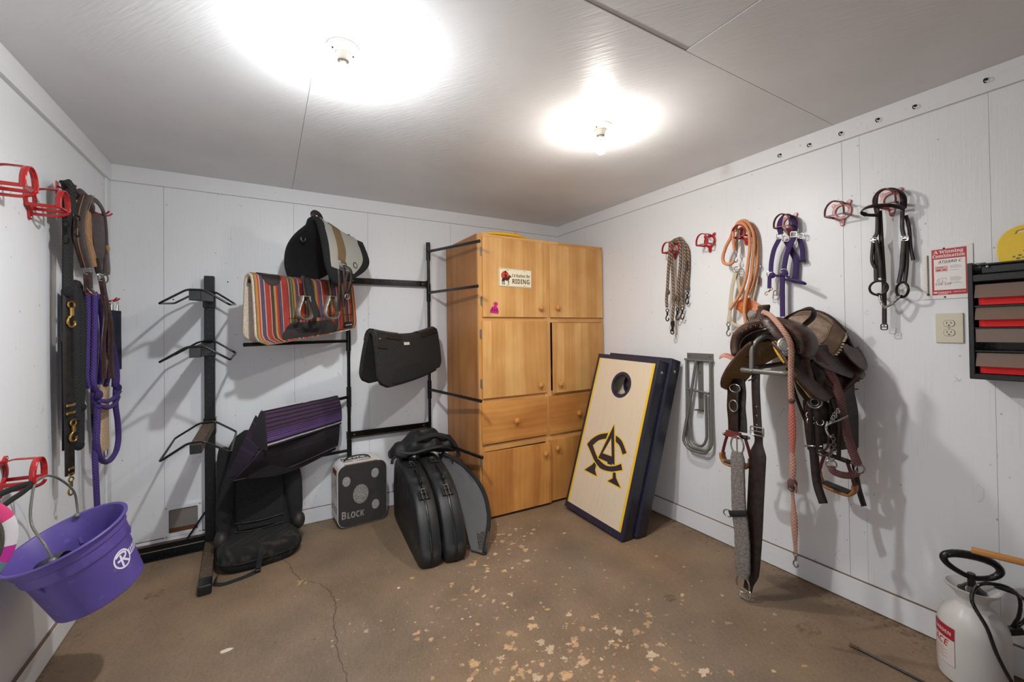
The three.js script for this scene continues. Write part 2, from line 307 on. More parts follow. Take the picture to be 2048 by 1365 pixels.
const floorBump = canvasTex(2048, 2048, floorDraw(true), { srgb: false, rx: 1 / FS, ry: 1 / FS });
for (const t of [floorMap, floorBump]) t.flipY = false;
M.floor = mat({ map: floorMap, bumpMap: floorBump, bumpScale: 0.0016, roughness: 0.66, side: THREE.FrontSide });

// birch plywood of the cabinet
const woodTex = (seed, base, dark, wobble) => dataTex(512, 1280, (u, v) => {
  const x = u * 1.3, y = v * 2.9, b = x + 0.020 * fbm(x * 3 + seed, y * 0.9, seed, 3) * wobble;
  const ring = Math.sin(b * 150 + 9 * fbm(b * 5, y * 0.5, seed + 3, 2)), band = sm(-0.05, 0.12, fbm(b * 7.3 + seed, 0.15 * y, seed + 8, 2)), fine = fbm(x * 240, y * 5, seed, 2), mott = fbm(x * 4, y * 3, seed + 5, 3);
  const t = clamp(0.30 + 0.05 * ring + 0.34 * band + 0.20 * fine + 0.55 * mott);
  return mix3(base, dark, t);
}, { rx: 1 / 1.3, ry: 1 / 2.9 });
const birch = woodTex(1.7, [230, 182, 116], [188, 128, 66], 1), fir = woodTex(5.1, [222, 160, 86], [172, 104, 48], 2.4), ash = woodTex(8.3, [192, 132, 74], [152, 96, 48], 1);
const woodBump = dataTex(512, 512, (u, v) => 128 + 70 * fbm(u * 150, v * 4, 2, 3), { srgb: false, rx: 2, ry: 2 });
M.birch = mat({ map: birch, bumpMap: woodBump, bumpScale: 0.0005, roughness: 0.46 });
M.fir = mat({ map: fir, bumpMap: woodBump, bumpScale: 0.0006, roughness: 0.46 });
M.cabinetSide = mat({ map: ash, bumpMap: woodBump, bumpScale: 0.0005, roughness: 0.5 });
M.knob = mat({ map: birch, color: 0xf2d8b4, roughness: 0.35, clearcoat: 0.3 });
M.handleWood = mat({ map: birch, color: 0xe6dac8, roughness: 0.35, clearcoat: 0.4 });
M.kick = mat({ color: 0x3b2717, roughness: 0.9 });

// paints, metals, plastics
const scratch = dataTex(512, 512, (u, v) => { const n = fbm(u * 40, v * 12, 3, 3), s = perlin.noise(u * 120, v * 26, 9); return 150 + 60 * n + (s > 0.55 ? 60 : 0); }, { srgb: false, rx: 2, ry: 2 });
const wornBlack = dataTex(512, 512, (u, v) => { const n = fbm(u * 26, v * 14, 3, 4), s = perlin.noise(u * 60, v * 40, 9) > 0.66 ? 1 : 0, b = 21 + 9 * n; return s ? [118, 116, 114] : [b, b, b * 1.02]; }, { rx: 3, ry: 3 });
const rusty = dataTex(512, 512, (u, v) => { const n = sm(-0.12, 0.28, fbm(u * 16, v * 16, 6, 4)), f = perlin.noise(u * 120, v * 120, 1) * 12; return mix3([82, 68, 56], [108, 86, 67], n).map((q) => q + f); }, { rx: 3, ry: 3 });
M.blackSteel = mat({ color: 0x1a1918, roughness: 0.42, metalness: 0.35, roughnessMap: scratch });
M.wornSteel = mat({ map: wornBlack, roughness: 0.45, metalness: 0.3 });
M.dustySteel = mat({ map: rusty, roughness: 0.75, metalness: 0.15 });
M.greySteel = mat({ color: 0x72706b, roughness: 0.42, metalness: 0.25 });
M.chrome = mat({ color: 0xb9b7b2, roughness: 0.24, metalness: 1 });
M.concho = mat({ color: 0x7d7973, roughness: 0.38, metalness: 0.9 });
M.dullMetal = mat({ color: 0x8d8a84, roughness: 0.4, metalness: 0.9 });
M.brass = mat({ color: 0xbb9a58, roughness: 0.3, metalness: 1 });
M.darkMetal = mat({ color: 0x35312d, roughness: 0.4, metalness: 0.85 });
M.alu = mat({ color: 0x938b80, roughness: 0.5, metalness: 0.7 });
M.red = mat({ color: rgb(172, 13, 14), roughness: 0.34, clearcoat: 0.4 });
M.shadedRed = mat({ color: rgb(112, 36, 38), roughness: 0.3, clearcoat: 0.5 });  // red of the shaded bracket arches, the shade put into the colour
M.maroonMetal = mat({ color: rgb(92, 22, 30), roughness: 0.4 });
M.ceramic = mat({ color: 0xcdc7bb, roughness: 0.28, clearcoat: 0.3 });
M.ivory = mat({ color: rgb(214, 206, 184), roughness: 0.35 });
M.ivoryDark = mat({ color: 0x2a2621, roughness: 0.6 });
M.bulb = mat({ color: 0xffffff, emissive: new THREE.Color(1, 0.97, 0.92), emissiveIntensity: 6, roughness: 0.4 });
const purpleWear = dataTex(512, 512, (u, v) => { const n = fbm(u * 7, v * 7, 2, 4), s = perlin.noise(u * 18, v * 160, 4) > 0.6 ? 14 : 0; return [93 + 14 * n + s, 77 + 10 * n + s, 150 + 16 * n + s]; });
M.bucket = mat({ map: purpleWear, roughness: 0.42 });
M.blackPlastic = mat({ color: 0x171717, roughness: 0.5, roughnessMap: scratch });
M.whiteLetter = mat({ color: 0xdedbe4, roughness: 0.6 });

// leather
const leatherTex = (a, b, seed, tool = 0) => dataTex(512, 512, (u, v) => { const n = sm(-0.35, 0.35, fbm(u * 9, v * 9, seed, 4)), g = perlin.noise(u * 130, v * 130, seed) * 7; return mix3(a, b, n).map((q) => q + g); }, { rx: 4, ry: 4 });
const leatherBump = dataTex(512, 512, (u, v) => 128 + 60 * fbm(u * 60, v * 60, 3, 3), { srgb: false, rx: 4, ry: 4 });
const toolBump = dataTex(512, 512, (u, v) => { const a = Math.sin((u + 0.02 * fbm(u * 30, v * 30, 1, 2)) * 150) * Math.sin((v + 0.02 * fbm(u * 30, v * 30, 7, 2)) * 150); const f = fbm(u * 30, v * 30, 4, 3); return 128 + 70 * a * 0.6 + 90 * f; }, { srgb: false, rx: 4, ry: 4 });
const L = (a, b, seed, o = {}) => mat({ map: leatherTex(a, b, seed), bumpMap: leatherBump, bumpScale: 0.0008, roughness: 0.5, ...o });
M.darkLeather = L([27, 19, 16], [47, 33, 27], 1);
M.blackLeather = L([20, 18, 17], [34, 30, 28], 8, { roughness: 0.45 });
M.brownLeather = L([46, 28, 25], [70, 43, 36], 2, { roughness: 0.42 });
M.toolLeather = mat({ map: leatherTex([58, 38, 31], [84, 58, 47], 3), bumpMap: toolBump, bumpScale: 0.0013, roughness: 0.4 });
M.suede = L([126, 106, 91], [152, 130, 112], 4, { roughness: 0.95 });
M.seatEdge = L([88, 68, 54], [112, 90, 72], 6, { roughness: 0.8 });
M.tanLining = L([166, 122, 80], [188, 142, 98], 5, { roughness: 0.9 });
M.pinkLeather = L([176, 112, 92], [198, 134, 112], 7);
M.stitch = mat({ color: 0x8f7a60, roughness: 0.9 });
M.rawhide = mat({ color: 0xa8967a, roughness: 0.7 });

// cloth and rope
const fleeceBump = dataTex(512, 512, (u, v) => 128 + 90 * fbm(u * 70, v * 70, 3, 3), { srgb: false, rx: 3, ry: 3 });
const weave = dataTex(256, 256, (u, v) => 128 + 60 * Math.sin(u * 402) * Math.sin(v * 402) + 30 * fbm(u * 20, v * 20, 2, 3), { srgb: false, rx: 6, ry: 6 });
const braid = (a, b, dark) => dataTex(128, 256, (u, v) => { const p = Math.sin((u * 2 + v * 6) * 6.283), q = Math.sin((u * 2 - v * 6) * 6.283); const t = sm(-0.2, 0.3, Math.max(p, q)); const c = p > q ? a : b; return mix3(dark, c, t); });
const braidBump = dataTex(128, 256, (u, v) => 128 + 90 * Math.max(Math.sin((u * 2 + v * 6) * 6.283), Math.sin((u * 2 - v * 6) * 6.283)), { srgb: false });
const ropeMat = (a, b, dark, perim, o = {}) => { const t = braid(a, b, dark); t.repeat.set(1 / perim, 1 / (perim * 3)); const k = braidBump.clone(); k.repeat.set(1 / perim, 1 / (perim * 3)); return mat({ map: t, bumpMap: k, bumpScale: 0.0016, roughness: 0.85, sheen: 0.3, sheenRoughness: 0.6, ...o }); };
const cloth = (r, g, b, o = {}) => mat({ color: rgb(r, g, b), bumpMap: weave, bumpScale: 0.001, roughness: 0.92, ...o });
const fuzzy = (a, b, seed, o = {}) => mat({ map: dataTex(512, 512, (u, v) => mix3(a, b, sm(-0.4, 0.4, fbm(u * 34, v * 34, seed, 4))), { rx: 3, ry: 3 }), bumpMap: fleeceBump, bumpScale: 0.005, roughness: 1, ...o });
M.blackRope = ropeMat([40, 42, 41], [32, 33, 33], [18, 18, 18], 0.03);
M.purpleRope = ropeMat([82, 60, 136], [72, 52, 122], [46, 32, 82], 0.03);
M.orangeRope = ropeMat([228, 148, 98], [218, 164, 124], [178, 114, 74], 0.028);
M.brownRope = ropeMat([158, 134, 112], [118, 98, 82], [60, 48, 40], 0.05);
M.pinkBraid = ropeMat([186, 144, 124], [168, 126, 108], [134, 96, 82], 0.03);
M.fadedBraid = ropeMat([132, 92, 88], [118, 80, 78], [90, 60, 58], 0.03);
M.purpleWeb = cloth(60, 44, 92);
M.navyWeb = cloth(36, 38, 56);
M.creamWeb = cloth(196, 184, 158);
M.blackWeb = cloth(30, 30, 30);
M.orangeCloth = cloth(228, 128, 66);
M.greyFleece = fuzzy([104, 97, 92], [140, 132, 126], 2);
M.tanFleece = fuzzy([190, 158, 126], [212, 184, 152], 3);
M.yellowFelt = fuzzy([196, 150, 34], [214, 172, 60], 4);
M.skirtWool = fuzzy([126, 92, 50], [160, 124, 74], 5);
M.creamFleece = fuzzy([206, 188, 166], [226, 212, 194], 6);
M.blackFleece = fuzzy([16, 16, 17], [34, 34, 35], 7);
M.blackFelt = fuzzy([22, 21, 20], [44, 41, 39], 8);
M.blackFabric = fuzzy([24, 24, 25], [36, 36, 37], 9, { bumpScale: 0.0015 });
M.bagFabric = mat({ color: 0x121213, bumpMap: weave, bumpScale: 0.0008, roughness: 0.6 });
M.padding = cloth(160, 160, 158);
M.greyBag = cloth(92, 90, 90);
// ---------------------------------------------------------------- the room
{
  const f = new THREE.BoxGeometry(W + 0.3, 0.12, ZF + 0.3).toNonIndexed(); f.translate(W / 2, -0.06, ZF / 2);
  boxUV(f, 'z'); smeshTop('floor', f, M.floor);

  const G = 0.0008, T = 0.004;
  const wb = struct('wall_back'); smesh('backing', bx(-0.12, W + 0.12, -0.1, H + 0.1, -0.12, -T, 0), M.backing, wb);
  const xs = [-0.02, 0.263, 1.002, 1.522, 2.22, W + 0.02];
  for (let i = 0; i + 1 < xs.length; i++) smesh('panel', bx(xs[i] + G, xs[i + 1] - G, -0.02, H + 0.02, -T, 0, 0.001, 'y', 0.13 * i), M.wall, wb);
  for (const [x, y] of [[0.602, 1.748], [0.838, 1.74], [0.838, 1.722], [0.31, 1.62]]) smesh('wall_hole_disc', lathe([[0, 0.0006], [0.004, 0.0005], [0.0045, 0], [0, 0]], V(x, y, 0), V(0, 0, 1), 12), M.darkMetal, wb);  // dark discs added in place of small holes in the wall
  const wr = struct('wall_right'); smesh('backing', bx(W + T, W + 0.12, -0.1, H + 0.1, -0.12, ZF + 0.12, 0), M.backing, wr);
  const zr = [-0.02, 2.436, 2.5105, 2.9445, ZF + 0.02];
  for (let i = 0; i + 1 < zr.length; i++) { const gap = [0, G, 0.0003, 0.0004, 0]; smesh('panel', bx(W, W + T, -0.02, H + 0.02, zr[i] + gap[i], zr[i + 1] - gap[i + 1], 0.0003, 'y', 0.4 + 0.21 * i), M.wall, wr); }
  const wl = struct('wall_left'); smesh('backing', bx(-0.12, -T, -0.1, H + 0.1, -0.12, ZF + 0.12, 0), M.backing, wl);
  const zl = [-0.02, 1.22, 2.44, ZF + 0.02];
  for (let i = 0; i + 1 < zl.length; i++) smesh('panel', bx(-T, 0, -0.02, H + 0.02, zl[i] + 0.0003, zl[i + 1] - 0.0003, 0.001, 'y', 0.7 + 0.3 * i), M.wall, wl);
  // front wall behind the camera, with an open doorway to the yard
  const wf = struct('wall_front'), DX0 = 0.1, DX1 = 1.1, DH = 2.06;
  for (const [a, b, c, d] of [[-0.12, DX0, -0.1, H + 0.1], [DX1, W + 0.12, -0.1, H + 0.1], [DX0, DX1, DH, H + 0.1]]) { smesh('backing', bx(a, b, c, d, ZF + T, ZF + 0.12, 0), M.backing, wf); smesh('panel', bx(Math.max(a, -0.02), Math.min(b, W + 0.02), Math.max(c, -0.02), Math.min(d, H + 0.02), ZF, ZF + T, 0.001, 'y', 0.3), M.frontWallDark, wf); }
  const dr = struct('door_1'); smesh('jamb', bx(DX0, DX0 + 0.02, 0, DH, ZF - 0.005, ZF + 0.125, 0.002), M.trim, dr); smesh('jamb', bx(DX1 - 0.02, DX1, 0, DH, ZF - 0.005, ZF + 0.125, 0.002), M.trim, dr); smesh('head', bx(DX0, DX1, DH - 0.02, DH, ZF - 0.005, ZF + 0.125, 0.002), M.trim, dr);
  smeshTop('ground', new THREE.BoxGeometry(24, 0.1, 12).toNonIndexed().translate(0, -0.13, ZF + 6.15), mat({ color: 0x8f8779, roughness: 1, side: THREE.FrontSide }));

  const ce = struct('ceiling'); smesh('backing', bx(-0.12, W + 0.12, H + T, H + 0.12, -0.12, ZF + 0.12, 0), M.backing, ce);
  const cp = (x0, x1, z0, z1) => smesh('panel', bx(x0 + G, x1 - G, H, H + T, z0 + G, z1 - G, 0.001, 'z'), M.ceiling, ce);
  cp(-0.02, 0.993, -0.02, 2.41); cp(0.993, W + 0.02, -0.02, 2.41);
  cp(2.2, W + 0.02, 2.41, ZF + 0.02);
  // the sheet nearest the door has sprung a little out of line at its corner, which opens a tapered gap at the joint
  const sag = cp(-0.02, 2.2, 2.41, ZF + 0.02), sp = sag.geometry.attributes.position;
  for (let i = 0; i < sp.count; i++) sp.setY(i, sp.getY(i) + 0.004 * sm(0.9, 2.2, sp.getX(i)));
  sag.geometry.computeVertexNormals();

  // flat trim boards under the ceiling, baseboards, corner strip
   smeshTop('trim_1', bx(0, W, 2.34, H, 0, 0.018, 0.002, 'x', 0.2), M.trim);
   smeshTop('trim_2', bx(W - 0.018, W, 2.345, H, 0.018, ZF, 0.002, 'z', 0.5), M.trim);
   smeshTop('trim_3', bx(0, 0.019, 2.335, H, 0.018, ZF, 0.002, 'z', 0.9), M.trim);
   smeshTop('trim_4', bx(0, 0.012, 0.0, 2.335, 0, 0.07, 0.002, 'y', 0.3), M.trim);
  const b1 = struct('baseboard_back'); smesh('board', bx(0.012, W - 0.018, 0.002, 0.106, 0, 0.018, 0.002, 'x', 0.1, 2.2), M.trim, b1); smesh('ledge_dust', bx(0.014, W - 0.02, 0.106, 0.1075, 0.003, 0.0172, 0.0006), M.dust, b1);
  const b2 = struct('baseboard_right'); smesh('board', bx(W - 0.019, W, 0.004, 0.122, 0, ZF, 0.002, 'z', 0.1, 2.2), M.trim, b2); smesh('ledge_dust', bx(W - 0.0182, W - 0.003, 0.122, 0.1236, 0.1, ZF - 0.1, 0.0006), M.dust, b2);
  const b3 = struct('baseboard_left'); smesh('board', bx(0, 0.019, 0.003, 0.108, 0.07, ZF, 0.002, 'z', 0.1, 2.2), M.trim, b3); smesh('ledge_dust', bx(0.003, 0.0182, 0.108, 0.1096, 0.1, ZF - 0.1, 0.0006), M.dust, b3);
}

// ---------------------------------------------------------------- two bare bulbs in keyless porcelain lampholders
for (const [i, { x, z, down, around, tint }] of BULBS.entries()) {
  const T = new Thing('ceiling_light', i ? 'bare bulb in a round white lampholder, the one nearer the wooden cupboard' : 'bare bulb in a round white lampholder, the one nearer the left wall', 'light', V(x, H, z));
  T.add('lampholder', lathe([[0, 0], [0.057, 0], [0.057, -0.006], [0.052, -0.012], [0.034, -0.017], [0.026, -0.022], [0.0225, -0.045], [0.0205, -0.05], [0, -0.05]], V(x, H, z)), M.ceramic);
  for (const s of [-1, 1]) T.add('screw', lathe([[0, -0.0015], [0.003, -0.001], [0.004, 0.002], [0, 0.003]], V(x + s * 0.037, H - 0.0175, z - s * 0.01)), M.darkMetal);
  const b = T.add('bulb', lathe([[0, -0.046], [0.0285, -0.046], [0.030, -0.056], [0.0295, -0.068], [0.026, -0.082], [0.018, -0.093], [0.006, -0.0975], [0, -0.098]], V(x, H - 0.048, z)), M.bulb);
  T.add('bulb_collar', lathe([[0, 0], [0.0125, 0], [0.0135, -0.016], [0.020, -0.032], [0.0285, -0.045], [0, -0.0455]], V(x, H - 0.048, z)), M.ceramic, b);
  // LED: some light all round, more of it downward
  const sp = new THREE.SpotLight(tint, down, 0, Math.PI / 2 - 0.02, 1, 2); sp.position.set(0, -0.118, 0); sp.target.position.set(0, -2.4, 0); T.g.add(sp.target);
  const p = new THREE.PointLight(tint, around, 0, 2); p.position.set(0, -0.116, 0);
  for (const l of [sp, p]) { l.castShadow = true; l.shadow.radius = 1.6; l.shadow.mapSize.set(1024, 1024); l.shadow.bias = -0.0005; l.shadow.camera.near = 0.05; l.shadow.camera.far = 7; l.name = 'bulb_light'; T.g.add(l); }
}
// ---------------------------------------------------------------- wooden cupboard in the corner
{
  const ZF0 = 0.65, X0 = 2.17, X1 = 3.383, TOP = 2.117;
  const T = new Thing('storage_cupboard', 'tall varnished plywood cupboard with six doors and two drawers in the far corner', 'cupboard', V(X0, 0, 0.05));
  T.add('side_panel', bx(X0, X0 + 0.02, 0.06, TOP, 0.022, ZF0 - 0.02, 0.001, 'y', 0.2), M.cabinetSide);
  T.add('side_panel', bx(X1 - 0.02, X1, 0.06, TOP, 0.022, ZF0 - 0.02, 0.001, 'y', 0.9), M.cabinetSide);
  T.add('top_panel', bx(X0 + 0.02, X1 - 0.02, TOP - 0.02, TOP, 0.022, ZF0 - 0.02, 0.001, 'x', 0.2), M.birch);
  T.add('back_panel', bx(X0 + 0.02, X1 - 0.02, 0.06, TOP - 0.02, 0.024, 0.036, 0), M.cabinetSide);
  T.add('bottom_panel', bx(X0 + 0.02, X1 - 0.02, 0.06, 0.08, 0.036, ZF0 - 0.03, 0), M.kick);
  T.add('kick_board', bx(X0 + 0.02, X1 - 0.02, 0.0, 0.06, 0.06, ZF0 - 0.05, 0.002, 'x'), M.kick);
  const fr = (a, b, c, d, al, o) => T.add('face_frame', bx(a, b, c, d, ZF0 - 0.02, ZF0, 0.0015, al, o), M.birch);
  fr(X0, 2.21, 0.02, TOP, 'y', 0.31); fr(2.755, 2.815, 0.02, TOP, 'y', 0.62); fr(3.362, X1, 0.02, TOP, 'y', 0.44);
  for (const [a, b] of [[2.21, 2.755], [2.815, 3.362]]) for (const [c, d, o] of [[2.085, TOP, 0.1], [1.455, 1.51, 0.2], [0.848, 0.9, 0.5], [0.5, 0.548, 0.7], [0.02, 0.06, 0.4]]) fr(a, b, c, d, 'x', o);
  const knob = (x, y, z, parent) => T.add('knob', lathe([[0, 0.034], [0.012, 0.033], [0.02, 0.027], [0.022, 0.02], [0.018, 0.012], [0.011, 0.007], [0.012, 0], [0, 0]], V(x, y, z), V(0, 0, 1), 24), M.knob, parent);
  const hinge = (x, y, z, parent) => T.add('hinge', mg(bx(x - 0.016, x - 0.005, y - 0.032, y + 0.032, ZF0, ZF0 + 0.002, 0.0005), rod(V(x - 0.003, y - 0.034, ZF0 + 0.006), V(x - 0.003, y + 0.034, ZF0 + 0.006), 0.0045, 10)), M.alu, parent);
  // swing: a door is turned about its hinge edge
  const door = (name, x0, x1, y0, y1, m, along, o, kx, ky, hx, hys, pivot = null, ang = 0, tilt = 0) => {
    const th = 0.014, g = bx(x0, x1, y0, y1, ZF0 + 0.001, ZF0 + th, 0.003, along, o, o * 0.3 - (along === 'x' ? 2.1 : 0));
    const d = T.add(name, g, m); const gs = [];
    if (kx !== null) gs.push(knob(kx, ky, ZF0 + th, d));
    for (const hy of hys) gs.push(hinge(hx, hy, ZF0 + 0.001, d));
    if (pivot !== null) for (const q of [d, ...gs]) {
      const p = V(pivot, y0, ZF0).sub(T.at); q.geometry.translate(-p.x, -p.y, -p.z); q.geometry.rotateX(tilt); q.geometry.rotateY(ang); q.geometry.translate(p.x, p.y, p.z);
    }
    return d;
  };
  door('door', 2.203, 2.776, 1.496, 2.094, M.birch, 'y', 0.05, 2.711, 1.572, 2.203, [1.985, 1.615]);
  door('door', 2.806, 3.371, 1.496, 2.090, M.birch, 'y', 0.71, 2.876, 1.576, null, []);
  door('door', 2.195, 2.767, 0.894, 1.468, M.birch, 'y', 0.33, 2.70, 0.961, 2.195, [1.372, 1.005]);
  door('door', 2.815, 3.371, 0.885, 1.452, M.birch, 'y', 0.97, 2.88, 0.958, null, [], 3.371, 0.035);
  door('drawer', 2.186, 2.766, 0.556, 0.858, M.fir, 'x', 0.15, 2.472, 0.705, null, []);
  door('drawer', 2.79, 3.371, 0.552, 0.862, M.fir, 'x', 0.66, 3.083, 0.697, null, []);
  door('door', 2.186, 2.785, 0.018, 0.498, M.fir, 'y', 0.42, 2.728, 0.42, 2.184, [0.43, 0.09], 2.186, -0.03);
  door('door', 2.79, 3.371, 0.018, 0.512, M.fir, 'y', 0.84, 2.854, 0.44, null, []);
}
{ // printed plate on the upper left door
  const tex = canvasTex(1024, 480, (c, w, h) => {
    c.fillStyle = '#efe3c4'; c.fillRect(0, 0, w, h); c.strokeStyle = '#3a2a22'; c.lineWidth = 7; c.beginPath(); c.roundRect(14, 14, w - 28, h - 28, 26); c.stroke();
    c.fillStyle = '#d0401f'; c.beginPath(); c.arc(190, 190, 118, 0, 7); c.fill();
    c.fillStyle = '#3b2119'; // horse and rider
    c.beginPath(); c.moveTo(112, 300); c.bezierCurveTo(100, 262, 130, 238, 170, 240); c.lineTo(262, 232); c.bezierCurveTo(290, 226, 300, 190, 322, 176); c.lineTo(336, 160); c.lineTo(342, 178); c.bezierCurveTo(368, 190, 384, 214, 388, 226); c.lineTo(374, 238); c.lineTo(346, 226); c.bezierCurveTo(330, 260, 322, 282, 300, 300); c.lineTo(308, 352); c.lineTo(300, 424); c.lineTo(318, 434); c.lineTo(288, 434); c.lineTo(282, 352); c.lineTo(264, 312); c.lineTo(190, 312); c.lineTo(170, 346); c.lineTo(174, 430); c.lineTo(148, 432); c.lineTo(146, 350); c.lineTo(128, 330); c.lineTo(118, 430); c.lineTo(94, 430); c.lineTo(104, 350); c.closePath(); c.fill();
    c.beginPath(); c.moveTo(110, 262); c.quadraticCurveTo(84, 300, 88, 366); c.quadraticCurveTo(104, 330, 128, 290); c.fill();
    c.beginPath(); c.moveTo(186, 242); c.lineTo(178, 160); c.quadraticCurveTo(200, 118, 232, 158); c.lineTo(262, 206); c.lineTo(236, 220); c.lineTo(240, 246); c.fill();
    c.beginPath(); c.arc(206, 108, 24, 0, 7); c.fill(); c.beginPath(); c.ellipse(206, 88, 46, 12, 0.1, 0, 7); c.fill(); c.fillRect(186, 60, 38, 28);
    c.beginPath(); c.moveTo(206, 236); c.lineTo(244, 236); c.lineTo(250, 330); c.lineTo(222, 330); c.fill();
    c.font = 'bold 112px sans-serif'; c.fillStyle = '#46261c'; c.fillText("I'd Rather Be", 398, 218, 570); c.font = 'bold 172px sans-serif'; c.fillText('RIDING', 398, 388, 570);
    c.fillStyle = '#8b7c66'; for (const x of [230, 760]) for (const y of [42, h - 48]) { c.beginPath(); c.roundRect(x, y, 66, 12, 6); c.fill(); }
  });
  const m = mat({ map: tex, roughness: 0.35 });
  const T = new Thing('novelty_plate', "cream metal plate printed with a horse rider and lettering on a cupboard door", 'sign', V(2.482, 1.80, 0.666));
  const p = ext(shapeOf([[-0.147, -0.062], [-0.14, -0.07], [0.14, -0.07], [0.147, -0.062], [0.147, 0.062], [0.14, 0.07], [-0.14, 0.07], [-0.147, 0.062]]), 0.002, V(2.482, 1.797, 0.6652), V(1, -0.012, 0).normalize(), V(0.012, 1, 0).normalize(), 0.0004);
  const uv = p.attributes.uv, ps = p.attributes.position; for (let i = 0; i < uv.count; i++) uv.setXY(i, (ps.getX(i) - 2.335) / 0.294, (ps.getY(i) - 1.727) / 0.14);
  T.add('plate', p, m);
}
{ // pink sticker: a knitted-hat outline
  const T = new Thing('sticker', 'small magenta bobble hat sticker near the bottom corner of a cupboard door', 'sticker', V(2.3, 1.56, 0.6652));
  const o = V(2.296, 1.548, 0.665), A = V(1, -0.1, 0).normalize(), B = V(0.1, 1, 0).normalize();
  const pink = mat({ color: rgb(196, 30, 120), roughness: 0.5 }), dk = mat({ color: rgb(60, 8, 40), roughness: 0.6 });
  T.add('hat_shape', ext(shapeOf([[-0.036, -0.024], [0.036, -0.024], [0.036, -0.004], [0.028, 0.018], [0.014, 0.032], [0.026, 0.042], [0.022, 0.058], [0.006, 0.064], [-0.008, 0.058], [-0.012, 0.044], [-0.002, 0.034], [-0.022, 0.022], [-0.034, 0]], [], false), 0.0006, o, A, B, 0), pink);
  T.add('brim_line', ext(shapeOf([[-0.034, -0.007], [0.034, -0.007], [0.034, -0.003], [-0.034, -0.003]]), 0.0004, o.clone().add(V(0, 0, 0.0006)), A, B, 0), dk);
  for (const x of [-0.018, 0.002, 0.02]) T.add('dot', ext(shapeOf([[x - 0.005, 0.002], [x, -0.001], [x + 0.005, 0.004], [x + 0.004, 0.012], [x - 0.003, 0.013]]), 0.0004, o.clone().add(V(0, 0, 0.0006)), A, B, 0), dk);
}
{ // yellow thing lying on the cupboard
  const Y = mat({ color: rgb(232, 178, 34), roughness: 0.45 }), O = mat({ color: rgb(236, 150, 40), roughness: 0.4 });
  const T = new Thing('plastic_toy', 'flat yellow plastic bow-shaped piece with a knob lying on top of the cupboard', 'toy', V(2.47, 2.117, 0.5));
  T.add('body', sweep([V(2.22, 2.128, 0.59), V(2.32, 2.138, 0.60), V(2.45, 2.14, 0.605), V(2.57, 2.136, 0.60), V(2.66, 2.128, 0.58)], FLAT(0.05, 0.026), { hint: V(0, 1, 0), scale: (t) => 0.35 + 0.65 * Math.sin(Math.PI * clamp(t, 0.08, 0.92)) }), Y);
  T.add('knob', ball(V(2.53, 2.152, 0.60), 0.02, 1, 0.8, 1), O);
  const N = new Thing('nail', 'thin steel nail standing upright behind the yellow piece on the cupboard', 'nail', V(2.41, 2.117, 0.47));
  N.add('shank', rod(V(2.41, 2.117, 0.47), V(2.411, 2.168, 0.47), 0.0016, 8), M.darkMetal); N.add('head', lathe([[0, 0.0012], [0.0038, 0.001], [0.004, 0], [0, 0]], V(2.411, 2.168, 0.47), V(0, 1, 0), 10), M.darkMetal);
}

// ---------------------------------------------------------------- floor-standing saddle tower at the back wall, left
{
  const T = new Thing('saddle_tower', 'black steel saddle tower, one post with three wire saddle arms, by the back wall', 'saddle rack', V(0.505, 0, 0.05));
  const tube = (x0, x1, y0, y1, z0, z1, m, name) => T.add(name, bx(x0, x1, y0, y1, z0, z1, 0.004), m);
  tube(0.478, 0.533, 0.052, 1.775, 0.024, 0.078, M.wornSteel, 'post');
  T.add('foot', beam(V(0.503, 0.026, 0.03), V(0.531, 0.026, 0.56), 0.056, 0.05), M.dustySteel);
  T.add('foot_cap', beam(V(0.531, 0.0275, 0.558), V(0.536, 0.0275, 0.655), 0.062, 0.054, V(0, 1, 0), 0.008), M.blackPlastic);
  T.add('floor_rail', mg(bx(0.1, 0.475, 0.0, 0.085, 0.022, 0.028, 0.001), bx(0.1, 0.475, 0.0, 0.006, 0.028, 0.075, 0.001)), M.blackSteel);
  T.add('rail_lip', bx(0.1, 0.475, 0.085, 0.089, 0.021, 0.05, 0.001), M.dustySteel);
  T.add('rail_edge', rod(V(0.1, 0.044, 0.03), V(0.47, 0.044, 0.03), 0.003, 8), M.dullMetal);
  T.add('brace', beam(V(0.385, 0.093, 0.06), V(0.478, 0.24, 0.06), 0.012, 0.006, V(0, 0, 1)), M.blackSteel);
  for (const [i, y] of [1.662, 1.345, 0.836].entries()) {
    const L = 0.56, dr = [0.026, 0.024, 0.044][i], xe = 0.489;
    tube(0.472, 0.539, y - 0.095, y + 0.012, 0.02, 0.084, M.blackSteel, 'collar');
    const arm = T.add('arm', beam(V(0.505, y - 0.029, 0.084), V(xe, y - dr - 0.028, L), 0.055, 0.055, V(0, 1, 0), 0.004), i === 2 ? M.dustySteel : M.wornSteel);
    T.add('end_plate', beam(V(xe, y - dr - 0.028, L - 0.001), V(xe, y - dr - 0.028, L + 0.003), 0.052, 0.052, V(0, 1, 0), 0.003), M.blackPlastic, arm);  // black plate covers the end of the tube, where it would be hollow
    const yb = y - dr * 0.15 + 0.006, yf = y - dr + 0.005, zb = 0.16, zf = 0.545;
    const P = [V(0.34, yb - 0.078, zb), V(0.462, yb, zb), V(0.546, yb, zb), V(0.655, yb - 0.078, zb), V(0.648, yf - 0.08, zf), V(0.527, yf, zf), V(0.452, yf, zf), V(0.332, yf - 0.08, zf)];
    T.add('saddle_loop', bentTube(P, 0.0062, 0.02, { closed: true, rs: 8 }), M.blackSteel);
  }
  for (let i = 0; i < 9; i++) T.add('bolt_hole_disc', rod(V(0.507, 0.3 + i * 0.157, 0.0765), V(0.507, 0.3 + i * 0.157, 0.079), 0.0052, 10), M.blackPlastic);  // dark discs stand in for open bolt holes in the post
}

